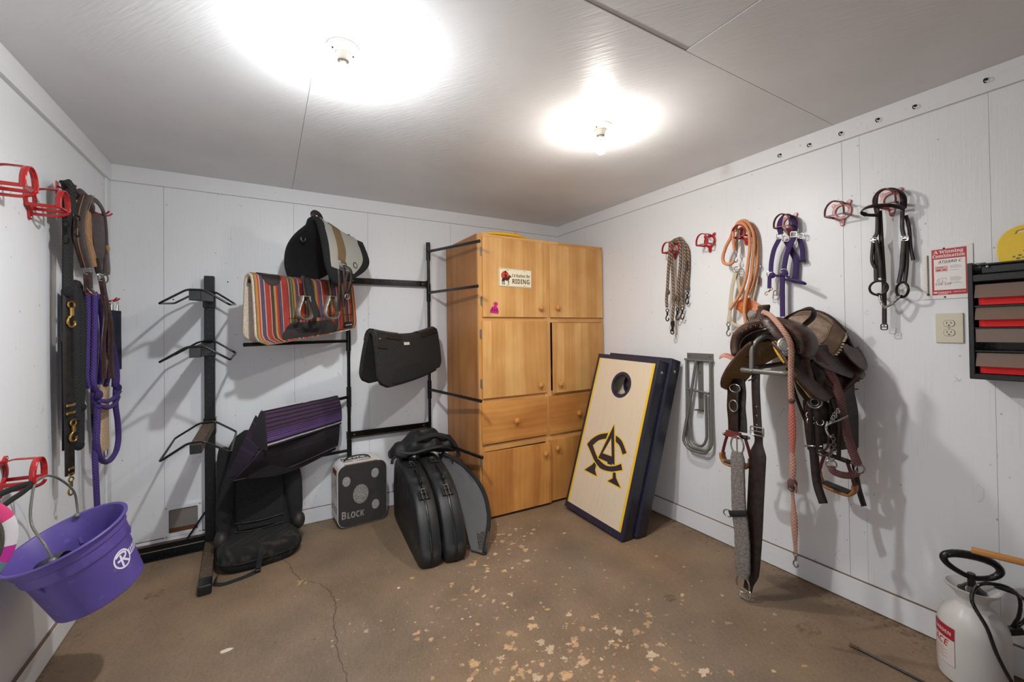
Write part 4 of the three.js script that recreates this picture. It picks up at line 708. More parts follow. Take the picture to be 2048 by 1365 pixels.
// ---------------------------------------------------------------- foam archery target
{
  const front = canvasTex(1024, 1024, (c, w, h) => {
    const r = rng(31); c.fillStyle = '#34312f'; c.fillRect(0, 0, w, h);
    for (let i = 0; i < 26000; i++) { const g = 26 + 62 * r() | 0; c.fillStyle = `rgba(${g},${g - 2},${g - 4},0.55)`; c.fillRect(r() * w, r() * h, 2 + 5 * r(), 2 + 3 * r()); }
    const spot = (x, y, q) => { c.save(); c.beginPath(); c.arc(x * w, (1 - y) * h, q * w, 0, 7); c.clip(); for (let i = 0; i < 5200 * q * 6; i++) { const g = 120 + 70 * r() | 0; c.fillStyle = `rgba(${g},${g - 4},${g - 10},0.8)`; c.fillRect((x + (r() * 2 - 1) * q) * w, (1 - y + (r() * 2 - 1) * q) * h, 3 + 7 * r(), 3 + 5 * r()); } c.restore(); };
    spot(0.445, 0.505, 0.155); spot(0.165, 0.745, 0.078); spot(0.74, 0.80, 0.078); spot(0.745, 0.285, 0.078);
    // stencilled word, worn
    c.save(); c.translate(0.055 * w, 0.845 * h); c.rotate(0.02); c.fillStyle = '#a09b92'; c.font = 'bold 172px sans-serif'; c.fillText('B', 0, 0, 120); c.font = 'bold 136px sans-serif'; c.fillText('LOCK', 116, 0, 380); c.restore();
    for (let i = 0; i < 900; i++) { c.fillStyle = 'rgba(52,49,47,0.8)'; c.fillRect(0.05 * w + r() * 0.55 * w, 0.70 * h + r() * 0.17 * h, 2 + 8 * r(), 2 + 3 * r()); }
  });
  const side = canvasTex(1024, 512, (c, w, h) => {
    const r = rng(8); c.fillStyle = '#d9d6d2'; c.fillRect(0, 0, w, h);
    for (let i = 0; i < 30; i++) { c.strokeStyle = r() < 0.5 ? 'rgba(140,30,40,0.75)' : 'rgba(40,34,34,0.8)'; c.lineWidth = 3 + 8 * r(); c.beginPath(); let x = 470 + 330 * r(), y = 20 + r() * 470; c.moveTo(x, y); c.lineTo(x + 40 + 180 * r(), y + 26 * (r() - 0.5)); c.stroke(); }
    c.fillStyle = '#1e1b1a'; c.font = 'bold 150px sans-serif'; c.save(); c.translate(330, 480); c.rotate(-Math.PI / 2); c.fillText('BLOCK', 0, 0, 430); c.restore(); c.fillStyle = '#7a1c26'; c.fillRect(840, 90, 90, 300);
  });
  const top = canvasTex(1024, 512, (c, w, h) => { const r = rng(9); c.fillStyle = '#d6d2cc'; c.fillRect(0, 0, w, h); c.fillStyle = '#26211e'; c.font = 'bold 210px sans-serif'; c.fillText('BLOCK', 130, 230, 640); c.font = 'bold 90px sans-serif'; c.fillText('TARGET', 420, 380, 420); c.fillStyle = '#8a3a26'; c.fillRect(110, 300, 250, 40); for (let i = 0; i < 260; i++) { c.fillStyle = 'rgba(214,210,204,0.8)'; c.fillRect(120 + r() * 760, 80 + r() * 330, 10 * r() + 3, 8 * r()); } });
  const T = new Thing('archery_target', 'grey and white foam archery block with four light spots, standing on the floor', 'archery target', V(1.42, 0, 0.12));
  const ex = V(0.9975, 0, -0.07).normalize(), o = V(1.238, 0.003, 0.04), w = 0.35, h = 0.445, D = 0.205;
  const rr = (i, k) => { const s = []; const R = k, x0 = i, y0 = i, x1 = w - i, y1 = h - i; for (const [cx, cy, a] of [[x1 - R, y0 + R, -90], [x1 - R, y1 - R, 0], [x0 + R, y1 - R, 90], [x0 + R, y0 + R, 180]]) for (let j = 0; j <= 5; j++) { const t = (a + j * 18) * Math.PI / 180; s.push([cx + R * Math.cos(t), cy + R * Math.sin(t)]); } return s; };
  const uvXY = (g) => { const uv = g.attributes.uv, p = g.attributes.position; for (let i = 0; i < uv.count; i++) { const d = V(p.getX(i), p.getY(i), p.getZ(i)).sub(o); uv.setXY(i, d.dot(ex) / w, d.y / h); } return g; };
  T.add('foam_core', uvXY(ext(shapeOf(rr(0.006, 0.055)), D + 0.012, o.clone().add(V(0.0, 0, 0)), ex, V(0, 1, 0), 0.004)), mat({ map: front, roughness: 1 }));
  // printed wrap round the four edges: ring with the corners
  const wrap = ext(shapeOf(rr(0, 0.06), [rr(0.0045, 0.056).reverse()]), D, o, ex, V(0, 1, 0), 0.001);
  const uv = wrap.attributes.uv, p = wrap.attributes.position, nn = wrap.attributes.normal;
  for (let i = 0; i < uv.count; i++) { const d = V(p.getX(i), p.getY(i), p.getZ(i)).sub(o); uv.setXY(i, d.y / h * 1.0, clamp((d.z + 0.07 * d.x) / D, 0, 1)); }
  T.add('printed_wrap', wrap, mat({ map: side, roughness: 0.7 }));
  const tp = bx(0.055, w - 0.055, 0, 0.0012, 0.004, D - 0.004, 0.0004); const tu = tp.attributes.uv, tpp = tp.attributes.position; for (let i = 0; i < tu.count; i++) tu.setXY(i, tpp.getX(i) / w, 1 - tpp.getZ(i) / D);
  T.add('top_print', tp.applyMatrix4(new THREE.Matrix4().makeBasis(ex, V(0, 1, 0), V(0.07, 0, 0.9975)).setPosition(o.clone().add(V(0, h - 0.0004, 0)))), mat({ map: top, roughness: 0.7 }));
  T.add('carry_handle', strap([V(1.31, 0.447, 0.14), V(1.33, 0.468, 0.14), V(1.41, 0.478, 0.135), V(1.48, 0.466, 0.13), V(1.50, 0.447, 0.13)], 0.02, 0.004, V(0, 1, 0.1)), M.blackWeb);
  T.add('cardboard_edge', beam(V(1.30, 0.449, 0.243), V(1.53, 0.449, 0.227), 0.006, 0.004, V(0, 1, 0), 0.001), mat({ color: 0xa0764c, roughness: 1 }));
}

// ---------------------------------------------------------------- two hard black cases standing on edge
const caseMat = mat({ map: dataTex(512, 512, (u, v) => { const n = sm(0.0, 0.4, fbm(u * 6, v * 6, 4, 4)), s = perlin.noise(u * 30, v * 90, 7) > 0.6 ? 14 : 0; return mix3([27, 27, 28], [62, 60, 58], n * 0.75).map((q) => q + s); }, { rx: 2, ry: 2 }), roughness: 0.5 });
function hardCase(name, label, cat, o, len, hgt, wid, lean, group) {
  const T = new Thing(name, label, cat, V(o.x + wid / 2, 0, 0.62), group);
  const l = V(-0.073, 0, 0.997), up = V(lean, 1, 0).normalize(), rx = V(0.997, 0, 0.073);
  const prof = [[0.02, 0.0], [0.0, 0.05], [0.0, hgt * 0.8], [0.05, hgt * 0.96], [0.14, hgt], [len * 0.38, hgt * 0.99], [len * 0.62, hgt * 0.9], [len * 0.80, hgt * 0.74], [len * 0.92, hgt * 0.50], [len * 0.985, hgt * 0.25], [len, 0.06], [len - 0.01, 0.012], [len - 0.04, 0]];
  const inset = (k) => prof.map(([a, b]) => [lerp(a, len * 0.45, k), lerp(b, hgt * 0.45, k)]);
  const at = (a, b, s) => o.clone().addScaledVector(l, a).addScaledVector(up, b).addScaledVector(rx, s);
  const half = (s0, s1) => {                              // shell half as a loft of profile rings across the width
    const rings = [[s0, 0.07], [lerp(s0, s1, 0.1), 0.03], [lerp(s0, s1, 0.3), 0.008], [lerp(s0, s1, 0.75), 0.0], [lerp(s0, s1, 0.94), 0.0], [s1, 0.012]].map(([s, k]) => new THREE.CatmullRomCurve3(inset(k).map(([a, b]) => at(a, Math.max(b, 0.001), s)), true, 'centripetal', 0.5).getPoints(72).slice(0, 72));
    return loft(rings, { crease: 0.6 });
  };
  T.add('shell', half(0, wid * 0.485), caseMat); T.add('shell', half(wid, wid * 0.515), caseMat);
  const lip = (k) => inset(k).map(([a, b]) => at(a, Math.max(b, 0.001), wid * 0.5));
  T.add('seam_lip', sweep(lip(-0.004), FLAT(wid * 0.1, 0.007), { closed: true, n: 96, hints: null }), M.blackPlastic);
  // moulded ribs on the sides
  for (const s of [0.004, wid - 0.004]) for (const k of [0.22, 0.32]) T.add('side_rib', sweep(inset(k).slice(1, 12).map(([a, b]) => at(a, b, s)), DISC(6, 0.006), { n: 60, closed: true }), caseMat);
  const C = new THREE.CatmullRomCurve3(prof.slice(2, 11).map(([a, b]) => at(a, b, wid * 0.5)), false, 'centripetal');
  for (const t of [0.34, 0.66]) {
    const p = C.getPointAt(t), tg = C.getTangentAt(t), nrm = rx.clone().cross(tg); if (nrm.y < 0) nrm.negate();
    const q = p.clone().addScaledVector(nrm, 0.004), e = (a, b, c) => q.clone().addScaledVector(rx, a).addScaledVector(tg, b).addScaledVector(nrm, c);
    const la = T.add('latch', mg(beam(e(-0.028, -0.03, 0), e(-0.028, 0.03, 0), 0.016, 0.01, nrm), beam(e(0.028, -0.03, 0), e(0.028, 0.03, 0), 0.016, 0.01, nrm), beam(e(-0.024, 0.02, 0.004), e(0.024, 0.02, 0.004), 0.018, 0.007, nrm), beam(e(-0.024, -0.02, 0.004), e(0.024, -0.02, 0.004), 0.018, 0.007, nrm)), M.blackPlastic);
    T.add('latch_wire', mg(rod(e(-0.012, -0.045, 0.006), e(-0.012, 0.035, 0.008), 0.0028, 8), rod(e(0.012, -0.045, 0.006), e(0.012, 0.035, 0.008), 0.0028, 8), rod(e(-0.014, -0.045, 0.006), e(0.014, -0.045, 0.006), 0.0028, 8)), M.dullMetal, la);
  }
  const p0 = C.getPointAt(0.43), p1 = C.getPointAt(0.57), n0 = V(0, 0.9, 0.4).normalize();
  T.add('handle', bentTube([p0.clone(), p0.clone().addScaledVector(n0, 0.026), p1.clone().addScaledVector(n0, 0.026), p1.clone()], 0.008, 0.02), M.blackPlastic);
  return T;
}
hardCase('hard_case', 'scuffed black hard case on its edge, the left of two beside the foam target', 'case', V(1.652, 0.002, 0.2), 0.85, 0.46, 0.137, 0.012, null);
hardCase('hard_case', 'scuffed black hard case on its edge, the right of two, next to the grey bag', 'case', V(1.797, 0.002, 0.235), 0.83, 0.475, 0.142, 0.0, null);

{ // slumped black bag on the cases
  const T = new Thing('duffel_bag', 'slumped empty black nylon bag lying on top of two black hard cases', 'bag', V(1.85, 0.46, 0.34));
  const rings = []; const NR = 22; for (let i = 0; i <= NR; i++) { const t = i / NR, x = 1.595 + 0.50 * t, e = Math.sin(Math.PI * clamp(0.05 + 0.9 * t)) ** 0.55, top = 0.078 * e * (0.95 + 0.25 * sm(0.1, 0.45, t) - 0.3 * sm(0.65, 1, t));
    rings.push(Array.from({ length: 40 }, (_, j) => { const a = j / 40 * 2 * Math.PI, cy = 0.50 + 0.035 * sm(0.05, 0.4, t) - 0.055 * sm(0.7, 1, t), y = cy + Math.sin(a) * (Math.sin(a) > 0 ? top + 0.02 : 0.055 * e), z = 0.34 + Math.cos(a) * 0.135 * e; const f = 0.03 * fbm(x * 9, y * 11 + z * 3, 3, 3) + 0.018 * Math.sin(x * 46 + 5 * z + 3 * fbm(x * 5, z * 6, 1, 2)) * (y > 0.5 ? 1 : 0.4); return V(x, y + f, z + 0.6 * f + 0.015 * fbm(x * 8, a, 6, 2)); })); }
  T.add('bag_body', loft(rings, { crease: 1.1 }), M.bagFabric);
  T.add('shoulder_strap', strap([V(1.70, 0.575, 0.42), V(1.80, 0.622, 0.46), V(1.92, 0.628, 0.455), V(2.03, 0.575, 0.44), V(2.075, 0.50, 0.45), V(2.08, 0.44, 0.47)], 0.032, 0.004, V(0.1, 0.6, 0.8), { n: 40 }), M.blackWeb);
  T.add('zip_flap', strap([V(1.63, 0.545, 0.46), V(1.72, 0.53, 0.487), V(1.84, 0.545, 0.492), V(1.95, 0.545, 0.488), V(2.04, 0.50, 0.46)], 0.022, 0.004, V(0, 0.5, 0.8), { n: 40 }), M.bagFabric);
  T.add('strap_end', strap([V(1.612, 0.515, 0.45), V(1.585, 0.50, 0.46), V(1.578, 0.47, 0.462)], 0.02, 0.004, V(0, 0, 1)), M.blackWeb);
}
{ // grey garment-type bag with black binding
  const T = new Thing('saddle_cover', 'grey cloth cover with curved black bound edge leaning between cases and cupboard', 'cover', V(2.02, 0, 0.8));
  const E = new THREE.CatmullRomCurve3([V(1.965, 0.475, 0.42), V(2.03, 0.44, 0.52), V(2.098, 0.362, 0.65), V(2.122, 0.28, 0.79), V(2.112, 0.2, 0.88), V(2.08, 0.125, 0.955), V(2.02, 0.05, 1.025), V(1.985, 0.012, 1.078)], false, 'centripetal');
  const I = new THREE.CatmullRomCurve3([V(1.958, 0.455, 0.36), V(1.962, 0.35, 0.5), V(1.96, 0.25, 0.65), V(1.955, 0.15, 0.8), V(1.945, 0.07, 0.92), V(1.935, 0.012, 1.0)], false, 'centripetal');
  T.add('cloth_panel', slab((u, v) => { const b = E.getPointAt(v), a = I.getPointAt(v); return a.clone().lerp(b, u).add(V(0.012 * Math.sin(3.14 * u) + 0.006 * fbm(u * 4, v * 8, 2), 0, 0.018 * Math.sin(3.14 * u) + 0.012 * fbm(u * 3, v * 7, 5))); }, 14, 34, 0.016, 0.2, 0.8).whole(), M.greyBag);
  T.add('edge_binding', sweep(E.getSpacedPoints(50), DISC(8, 0.0155), { straight: true }), M.blackWeb);
  T.add('foot_patch', slab((u, v) => { const t = lerp(0.84, 0.985, v), b = E.getPointAt(t), a = I.getPointAt(t); return a.clone().lerp(b, lerp(0.35, 0.93, u)).add(V(0.012, 0.006, 0.022)); }, 6, 8, 0.006, 1, 1).whole(), mat({ map: dataTex(128, 128, (u, v) => { const n = fbm(u * 14, v * 14, 3, 3); return n > 0.12 ? [96, 90, 84] : n < -0.12 ? [38, 34, 34] : [66, 56, 52]; }), roughness: 1 }));
  T.add('pull_tab', strap([V(2.0, 0.455, 0.50), V(2.02, 0.40, 0.53), V(2.035, 0.345, 0.55)], 0.016, 0.005, V(0, 0.3, 1)), M.blackWeb);
}

// ---------------------------------------------------------------- two bean-bag toss boards leaning on the right wall
{
  const navy = mat({ map: dataTex(512, 512, (u, v) => { const n = fbm(u * 14, v * 14, 2, 3), s = perlin.noise(u * 60, v * 18, 4) > 0.66 ? 46 : 0; return [25 + 8 * n + s, 26 + 8 * n + s, 42 + 10 * n + s]; }, { rx: 1.5, ry: 1.5 }), roughness: 0.32, clearcoat: 0.25 });
  const BWd = 0.615, BL = 1.22, TH = 0.012, FR = 0.085;
  const deckTex = (logo) => canvasTex(1024, 2030, (c, w, h) => {
    const k = w / BWd, X = (r) => r * k, Y = (u) => h - u * k, P = (r, u) => [X(r + 0.022 - 0.054 * u / 1.22), Y(u)];
    c.fillStyle = '#26263a'; c.fillRect(0, 0, w, h);
    c.fillStyle = '#d9c7ae'; c.fillRect(X(0.032), Y(BL - 0.034), X(BWd - 0.062), X(BL - 0.078));
    const r = rng(3); for (let i = 0; i < 700; i++) { c.fillStyle = `rgba(${150 + 90 * r() | 0},${130 + 80 * r() | 0},${105 + 80 * r() | 0},0.09)`; c.fillRect(X(0.032) + r() * X(0.55), Y(1.18) + r() * X(1.13), 3 + 9 * r(), 40 + 200 * r()); }
    c.fillStyle = '#e8bd24'; c.fillRect(X(0.024), Y(BL - 0.034), X(0.017), X(BL - 0.078)); c.fillRect(X(BWd - 0.043), Y(BL - 0.034), X(0.019), X(BL - 0.078));
    c.fillStyle = '#24243a'; c.beginPath(); c.arc(X(0.315), Y(1.0), X(0.098), 0, 7); c.fill();
    if (!logo) return;
    const path = (pts, q) => { c.beginPath(); pts.forEach(([a, b], i) => { const [x, y] = P(a, b); i ? c.lineTo(x, y) : c.moveTo(x, y); }); c.closePath(); };
    const curve = (pts) => { const cv = new THREE.SplineCurve(pts.map((p) => new THREE.Vector2(...p))); return cv.getPoints(pts.length * 6).map((v) => [v.x, v.y]); };
    const Cl = [...curve([[0.298, 0.634], [0.21, 0.602], [0.14, 0.552], [0.099, 0.503]]), ...curve([[0.099, 0.503], [0.152, 0.459], [0.219, 0.403], [0.292, 0.374], [0.383, 0.382], [0.437, 0.401], [0.492, 0.425]]), ...curve([[0.472, 0.461], [0.415, 0.429], [0.345, 0.41], [0.279, 0.421], [0.222, 0.450], [0.163, 0.51]]), ...curve([[0.163, 0.51], [0.215, 0.560], [0.286, 0.59]])];
    const Cr = [...curve([[0.375, 0.634], [0.439, 0.612], [0.503, 0.544]]), ...curve([[0.471, 0.524], [0.43, 0.572], [0.386, 0.592]])];
    const tri = [[0.341, 0.704], [0.243, 0.438], [0.414, 0.436]], inn = [[0.337, 0.606], [0.280, 0.482], [0.373, 0.484]];
    const legL = [[0.212, 0.398], [0.192, 0.372], [0.125, 0.316], [0.262, 0.312], [0.234, 0.348], [0.236, 0.384]], legR = [[0.412, 0.386], [0.437, 0.389], [0.448, 0.358], [0.503, 0.309], [0.376, 0.314], [0.418, 0.345]];
    c.lineJoin = 'round';
    for (const s of [Cl, Cr, tri, legL, legR]) { path(s); c.strokeStyle = '#e6bf33'; c.lineWidth = 30; c.stroke(); c.fillStyle = '#e6bf33'; c.fill(); }
    for (const s of [Cl, Cr, legL, legR]) { path(s); c.fillStyle = '#2b2838'; c.fill(); }
    path(tri); c.strokeStyle = '#e6bf33'; c.lineWidth = 26; c.stroke(); c.fillStyle = '#2b2838'; c.fill();
    path(inn); c.fillStyle = '#e6bf33'; c.fill(); path(inn.map(([a, b]) => [lerp(a, 0.331, 0.18), lerp(b, 0.52, 0.2)])); c.fillStyle = '#d9c7ae'; c.fill();
    path([[0.337, 0.452], [0.37, 0.45], [0.394, 0.428], [0.345, 0.424]]); c.fillStyle = '#2b2838'; c.fill();
    c.strokeStyle = 'rgba(120,100,80,0.35)'; c.lineWidth = 3; c.beginPath(); c.moveTo(...P(0.05, 0.545)); c.lineTo(...P(0.58, 0.53)); c.stroke();
  });
  const board = (label, O, rot, logo) => {
    const eu0 = V(0.283, 0.9591, 0), er0 = V(0, 0, 1), en = new THREE.Vector3().crossVectors(er0, eu0).multiplyScalar(-1);
    if (en.x > 0) en.negate();
    const eu = eu0.clone().multiplyScalar(Math.cos(rot)).addScaledVector(er0, Math.sin(rot)), er = er0.clone().multiplyScalar(Math.cos(rot)).addScaledVector(eu0, -Math.sin(rot));
    const at = (r, u, n) => O.clone().addScaledVector(er, r).addScaledVector(eu, u).addScaledVector(en, n);
    const T = new Thing('toss_board', label, 'game board', V(O.x + 0.1, 0, O.z + 0.3));
    const hole = Array.from({ length: 40 }, (_, i) => [0.315 + 0.076 * Math.cos(i / 40 * 6.28318), 1.0 - 0.076 * Math.sin(i / 40 * 6.28318)]);
    const g = ext(shapeOf([[0, 0], [BWd, 0], [BWd, BL], [0, BL]], [hole]), TH, at(0, 0, 0), er, eu, 0.0015);
    // ext runs along er x eu; make sure the deck lies behind its face
    const dz = new THREE.Vector3().crossVectors(er, eu); if (dz.dot(en) > 0) g.translate(-en.x * TH, -en.y * TH, -en.z * TH);
    const uv = g.attributes.uv, p = g.attributes.position; for (let i = 0; i < uv.count; i++) { const d = V(p.getX(i), p.getY(i), p.getZ(i)).sub(O); uv.setXY(i, d.dot(er) / BWd, d.dot(eu) / BL); }
    T.add('deck', g, mat({ map: deckTex(logo), roughness: 0.4, clearcoat: 0.15 }));
    const side = (r0, r1, u0, u1) => { const b = bx(r0, r1, u0, u1, -FR - TH, -TH - 0.0005, 0.003); return b.applyMatrix4(new THREE.Matrix4().makeBasis(er, eu, en).setPosition(O)); };
    T.add('side_rail', side(0, 0.019, 0, BL), navy); T.add('side_rail', side(BWd - 0.019, BWd, 0, BL), navy);
    T.add('end_rail', side(0.019, BWd - 0.019, 0, 0.019), navy); T.add('end_rail', side(0.019, BWd - 0.019, BL - 0.019, BL), navy);
    T.add('hole_liner', sweep(hole.map(([r, u]) => at(r, u, -0.008)), FLAT(0.016, 0.003), { closed: true, straight: true, hint: en }), navy);
    T.add('bolt', lathe([[0, 0.006], [0.006, 0.006], [0.011, 0.001], [0.011, 0], [0, 0]], at(BWd, BL - 0.085, -0.05), er, 14), M.chrome);
    return T;
  };
  board('cream and navy bean bag toss board with a monogram, the front one of two', V(2.818, 0.029, 0.803), 0.026, true);
  board('navy edged bean bag toss board, the rear of two, against the right wall', V(2.926, 0.032, 0.822), 0.026, false);
}
// ---------------------------------------------------------------- cast bridle brackets, one shape for all
const R3 = (list) => list.map(([z, y, d]) => RW(z, y, d));
const OUT = V(-1, 0, 0), ZP = V(0, 0, 1), UP = V(0, 1, 0);
function bracketParts(hook) {                              // local: x along the wall, y up, z out of the wall
  const ring = (r0, r1) => shapeOf(Array.from({ length: 40 }, (_, i) => [r1 * Math.cos(i / 40 * 6.28318), r1 * Math.sin(i / 40 * 6.28318)]), [Array.from({ length: 30 }, (_, i) => [r0 * Math.cos(-i / 30 * 6.28318), r0 * Math.sin(-i / 30 * 6.28318)])]);
  const tab = (a, L) => { const c = Math.cos(a), s = Math.sin(a); const sh = Array.from({ length: 14 }, (_, i) => { const t = i / 13 * Math.PI - Math.PI / 2; return [L + 0.009 * Math.cos(t), 0.009 * Math.sin(t)]; }); const pts = [[0.036, -0.014], ...sh, [0.036, 0.014]].map(([x, y]) => [x * c - y * s, x * s + y * c]); return ext(shapeOf(pts), 0.007, V(0, 0, 0.001), V(1, 0, 0), V(0, 1, 0), 0.0015); };
  const plate = mg(ext(ring(0.028, 0.043), 0.008, V(0, 0, 0.001), V(1, 0, 0), V(0, 1, 0), 0.002), tab(0.9, 0.054), tab(2.35, 0.05), tab(-Math.PI / 2, 0.068));
  const F = 0.09, hints = Array.from({ length: 9 }, (_, i) => V(-Math.cos(i / 8 * Math.PI), Math.sin(i / 8 * Math.PI) + 0.05, 0));
  const arcPts = (z) => Array.from({ length: 17 }, (_, i) => { const t = Math.PI - i / 16 * Math.PI; return V(0.041 * Math.cos(t), -0.014 + 0.054 * Math.sin(t), z); });
  const arch = mg(sweep([V(-0.041, -0.03, F), ...arcPts(F), V(0.041, -0.03, F)], FLAT(0.017, 0.0045), { hints: [V(-1, 0, 0), ...hints, V(1, 0, 0)], n: 44 }), beam(V(-0.043, -0.03, F), V(0.043, -0.03, F), 0.013, 0.005, V(0, 1, 0), 0.001));
  const rail = (x) => beam(V(x, -0.028, 0.004), V(x * 1.05, -0.03, F + 0.004), 0.006, 0.012, V(0, 1, 0), 0.002);
  const top = strap([V(0.012, 0.033, 0.006), V(0.01, 0.041, 0.03), V(0.004, 0.041, 0.06), V(0, 0.04, F)], 0.016, 0.004, V(0, 1, 0));
  const hk = hook ? rope([V(0, -0.055, 0.004), V(0, -0.056, 0.04), V(0, -0.055, 0.075), V(0, -0.046, 0.098), V(0, -0.034, 0.106)], 0.0052) : null;
  const screws = [[0.9, 0.054], [2.35, 0.05], [-Math.PI / 2, 0.068]].map(([a, L]) => lathe([[0, 0.0022], [0.003, 0.0018], [0.0042, 0], [0, 0]], V(L * Math.cos(a), L * Math.sin(a), 0.008), V(0, 0, 1), 10));
  return { plate, arch, rails: [rail(-0.037), rail(0.037)], top, hk, screws };
}
const makeBracket = (mp, ma, hook) => {
  const g = new THREE.Group(), b = bracketParts(hook), put = (n, q, m, par = g) => { const k = shade(new THREE.Mesh(q, m)); k.name = n; par.add(k); return k; };
  const pl = put('wall_plate', b.plate, mp); for (const s of b.screws) put('screw', s, M.dullMetal, pl);
  put('arch', b.arch, ma); for (const r of b.rails) put('rail', r, ma); put('top_strap', b.top, ma); if (b.hk) put('hook', b.hk, ma);
  return g;
};
const protoRed = makeBracket(M.red, M.red, false), protoGlare = makeBracket(mat({ color: rgb(178, 80, 77), roughness: 0.28, clearcoat: 0.5 }), M.shadedRed, false), protoHook = makeBracket(M.red, M.red, true);  // second set: lamp glare painted into the salmon plates, shade into the arches
function placeBracket(proto, at, side, label, s = 1) {
  const g = proto.clone(); g.name = numbered('bridle_bracket'); g.userData = { label, category: 'bracket' };
  const q = new THREE.Matrix4(); side === 'right' ? q.makeBasis(ZP, UP, OUT) : q.makeBasis(V(0, 0, -1), UP, V(1, 0, 0));
  g.quaternion.setFromRotationMatrix(q); g.position.copy(at); g.scale.setScalar(s); scene.add(g); return g;
}
placeBracket(protoRed, RW(1.412, 1.972, 0), 'right', 'bright red bridle bracket holding the brown braided reins');
placeBracket(protoRed, RW(1.69, 1.975, 0), 'right', 'empty bright red bridle bracket between the brown reins and the orange rope');
placeBracket(protoRed, RW(1.936, 1.978, 0), 'right', 'red bridle bracket holding the orange rope and cream halter');
placeBracket(protoGlare, RW(2.184, 1.983, 0), 'right', 'glare-tinted red bridle bracket holding the purple halter');
placeBracket(protoGlare, RW(2.434, 1.986, 0), 'right', 'empty glare-tinted red bridle bracket between the purple halter and the bridle');
placeBracket(protoGlare, RW(2.632, 1.988, 0), 'right', 'glare-tinted red bridle bracket holding the dark leather bridle');

// small fittings
const dring = (T, name, c, R, r, n, m, o) => T.add(name, ringAt(c, R, r, n, o), m);
const snapHook = (T, top, dirDown, n, m, s = 1, parent) => {             // bolt snap: swivel eye, barrel, hook
  const d = dirDown.clone().normalize(), sd = new THREE.Vector3().crossVectors(n, d).normalize(), e = (a, b) => top.clone().addScaledVector(d, b * s).addScaledVector(sd, a * s);
  return T.add('snap', mg(ringAt(e(0, 0.008), 0.009 * s, 0.0026 * s, n, { k: 14, rs: 6 }), rod(e(0, 0.016), e(0, 0.036), 0.0052 * s, 10), rope([e(0, 0.034), e(-0.008, 0.044), e(-0.01, 0.056), e(-0.002, 0.066), e(0.008, 0.06), e(0.008, 0.05)], 0.0032 * s, { rs: 7, n: 20 })), m, parent);
};
const buckleAt = (T, c, up, side, w, h, r, m, parent) => { const e = (a, b) => c.clone().addScaledVector(side, a * w / 2).addScaledVector(up, b * h / 2); return T.add('buckle', mg(bentTube([e(-1, -1), e(1, -1), e(1, 1), e(-1, 1)], r, 0.006, { closed: true, rs: 7 }), rod(e(-1, 0), e(1, 0), r * 0.8, 7), rod(e(0, 0), e(0, 1), r * 0.7, 6)), m, parent); };

{ // brown braided reins
  const T = new Thing('braided_reins', 'brown and tan braided rope reins with snaps hung on the first red bracket', 'reins', RW(1.45, 1.4, 0.05));
  const ropes = [[[1.415, 2.012, 0.062], [1.434, 1.985, 0.085], [1.43, 1.93, 0.085], [1.413, 1.813, 0.08], [1.404, 1.704, 0.08], [1.393, 1.60, 0.08], [1.396, 1.545, 0.08]], [[1.42, 2.016, 0.055], [1.446, 1.99, 0.075], [1.437, 1.90, 0.07], [1.434, 1.811, 0.066], [1.441, 1.70, 0.066], [1.446, 1.60, 0.066], [1.437, 1.52, 0.066], [1.427, 1.451, 0.066]],
    [[1.415, 2.012, 0.05], [1.448, 2.03, 0.04], [1.484, 1.995, 0.04], [1.49, 1.94, 0.045], [1.489, 1.866, 0.045], [1.471, 1.722, 0.045], [1.459, 1.606, 0.045], [1.456, 1.55, 0.045]], [[1.42, 2.016, 0.042], [1.476, 2.034, 0.03], [1.511, 1.972, 0.03], [1.514, 1.832, 0.034], [1.490, 1.697, 0.034], [1.486, 1.62, 0.034], [1.488, 1.56, 0.034]], [[1.44, 2.03, 0.03], [1.50, 2.0, 0.022], [1.529, 1.95, 0.02], [1.534, 1.833, 0.02], [1.524, 1.718, 0.022], [1.521, 1.66, 0.022]]];
  for (const r of ropes) T.add('braided_rope', rope(R3(r), 0.0105, { n: 60 }), M.brownRope);
  for (const [z, y, d] of [[1.404, 1.655, 0.08], [1.448, 1.61, 0.066], [1.46, 1.60, 0.045], [1.487, 1.63, 0.034], [1.521, 1.68, 0.022]]) T.add('knot', ball(RW(z, y, d), 0.017, 0.9, 1.3, 0.95, 12), M.brownRope);
  for (const [z, y, d] of [[1.398, 1.535, 0.08], [1.427, 1.44, 0.066], [1.456, 1.54, 0.045], [1.488, 1.545, 0.034], [1.521, 1.65, 0.022]]) snapHook(T, RW(z, y, d), V(0, -1, 0), OUT, M.darkMetal, 1.3);
  T.add('end_piece', rod(RW(1.427, 1.45, 0.06), RW(1.427, 1.405, 0.06), 0.0125, 12), M.darkMetal); T.add('end_tip', rod(RW(1.427, 1.405, 0.06), RW(1.426, 1.372, 0.06), 0.0075, 10), M.darkMetal);
  T.add('leather_keeper', strap(R3([[1.525, 1.86, 0.028], [1.524, 1.80, 0.03]]), 0.03, 0.02, OUT), M.darkLeather);
}
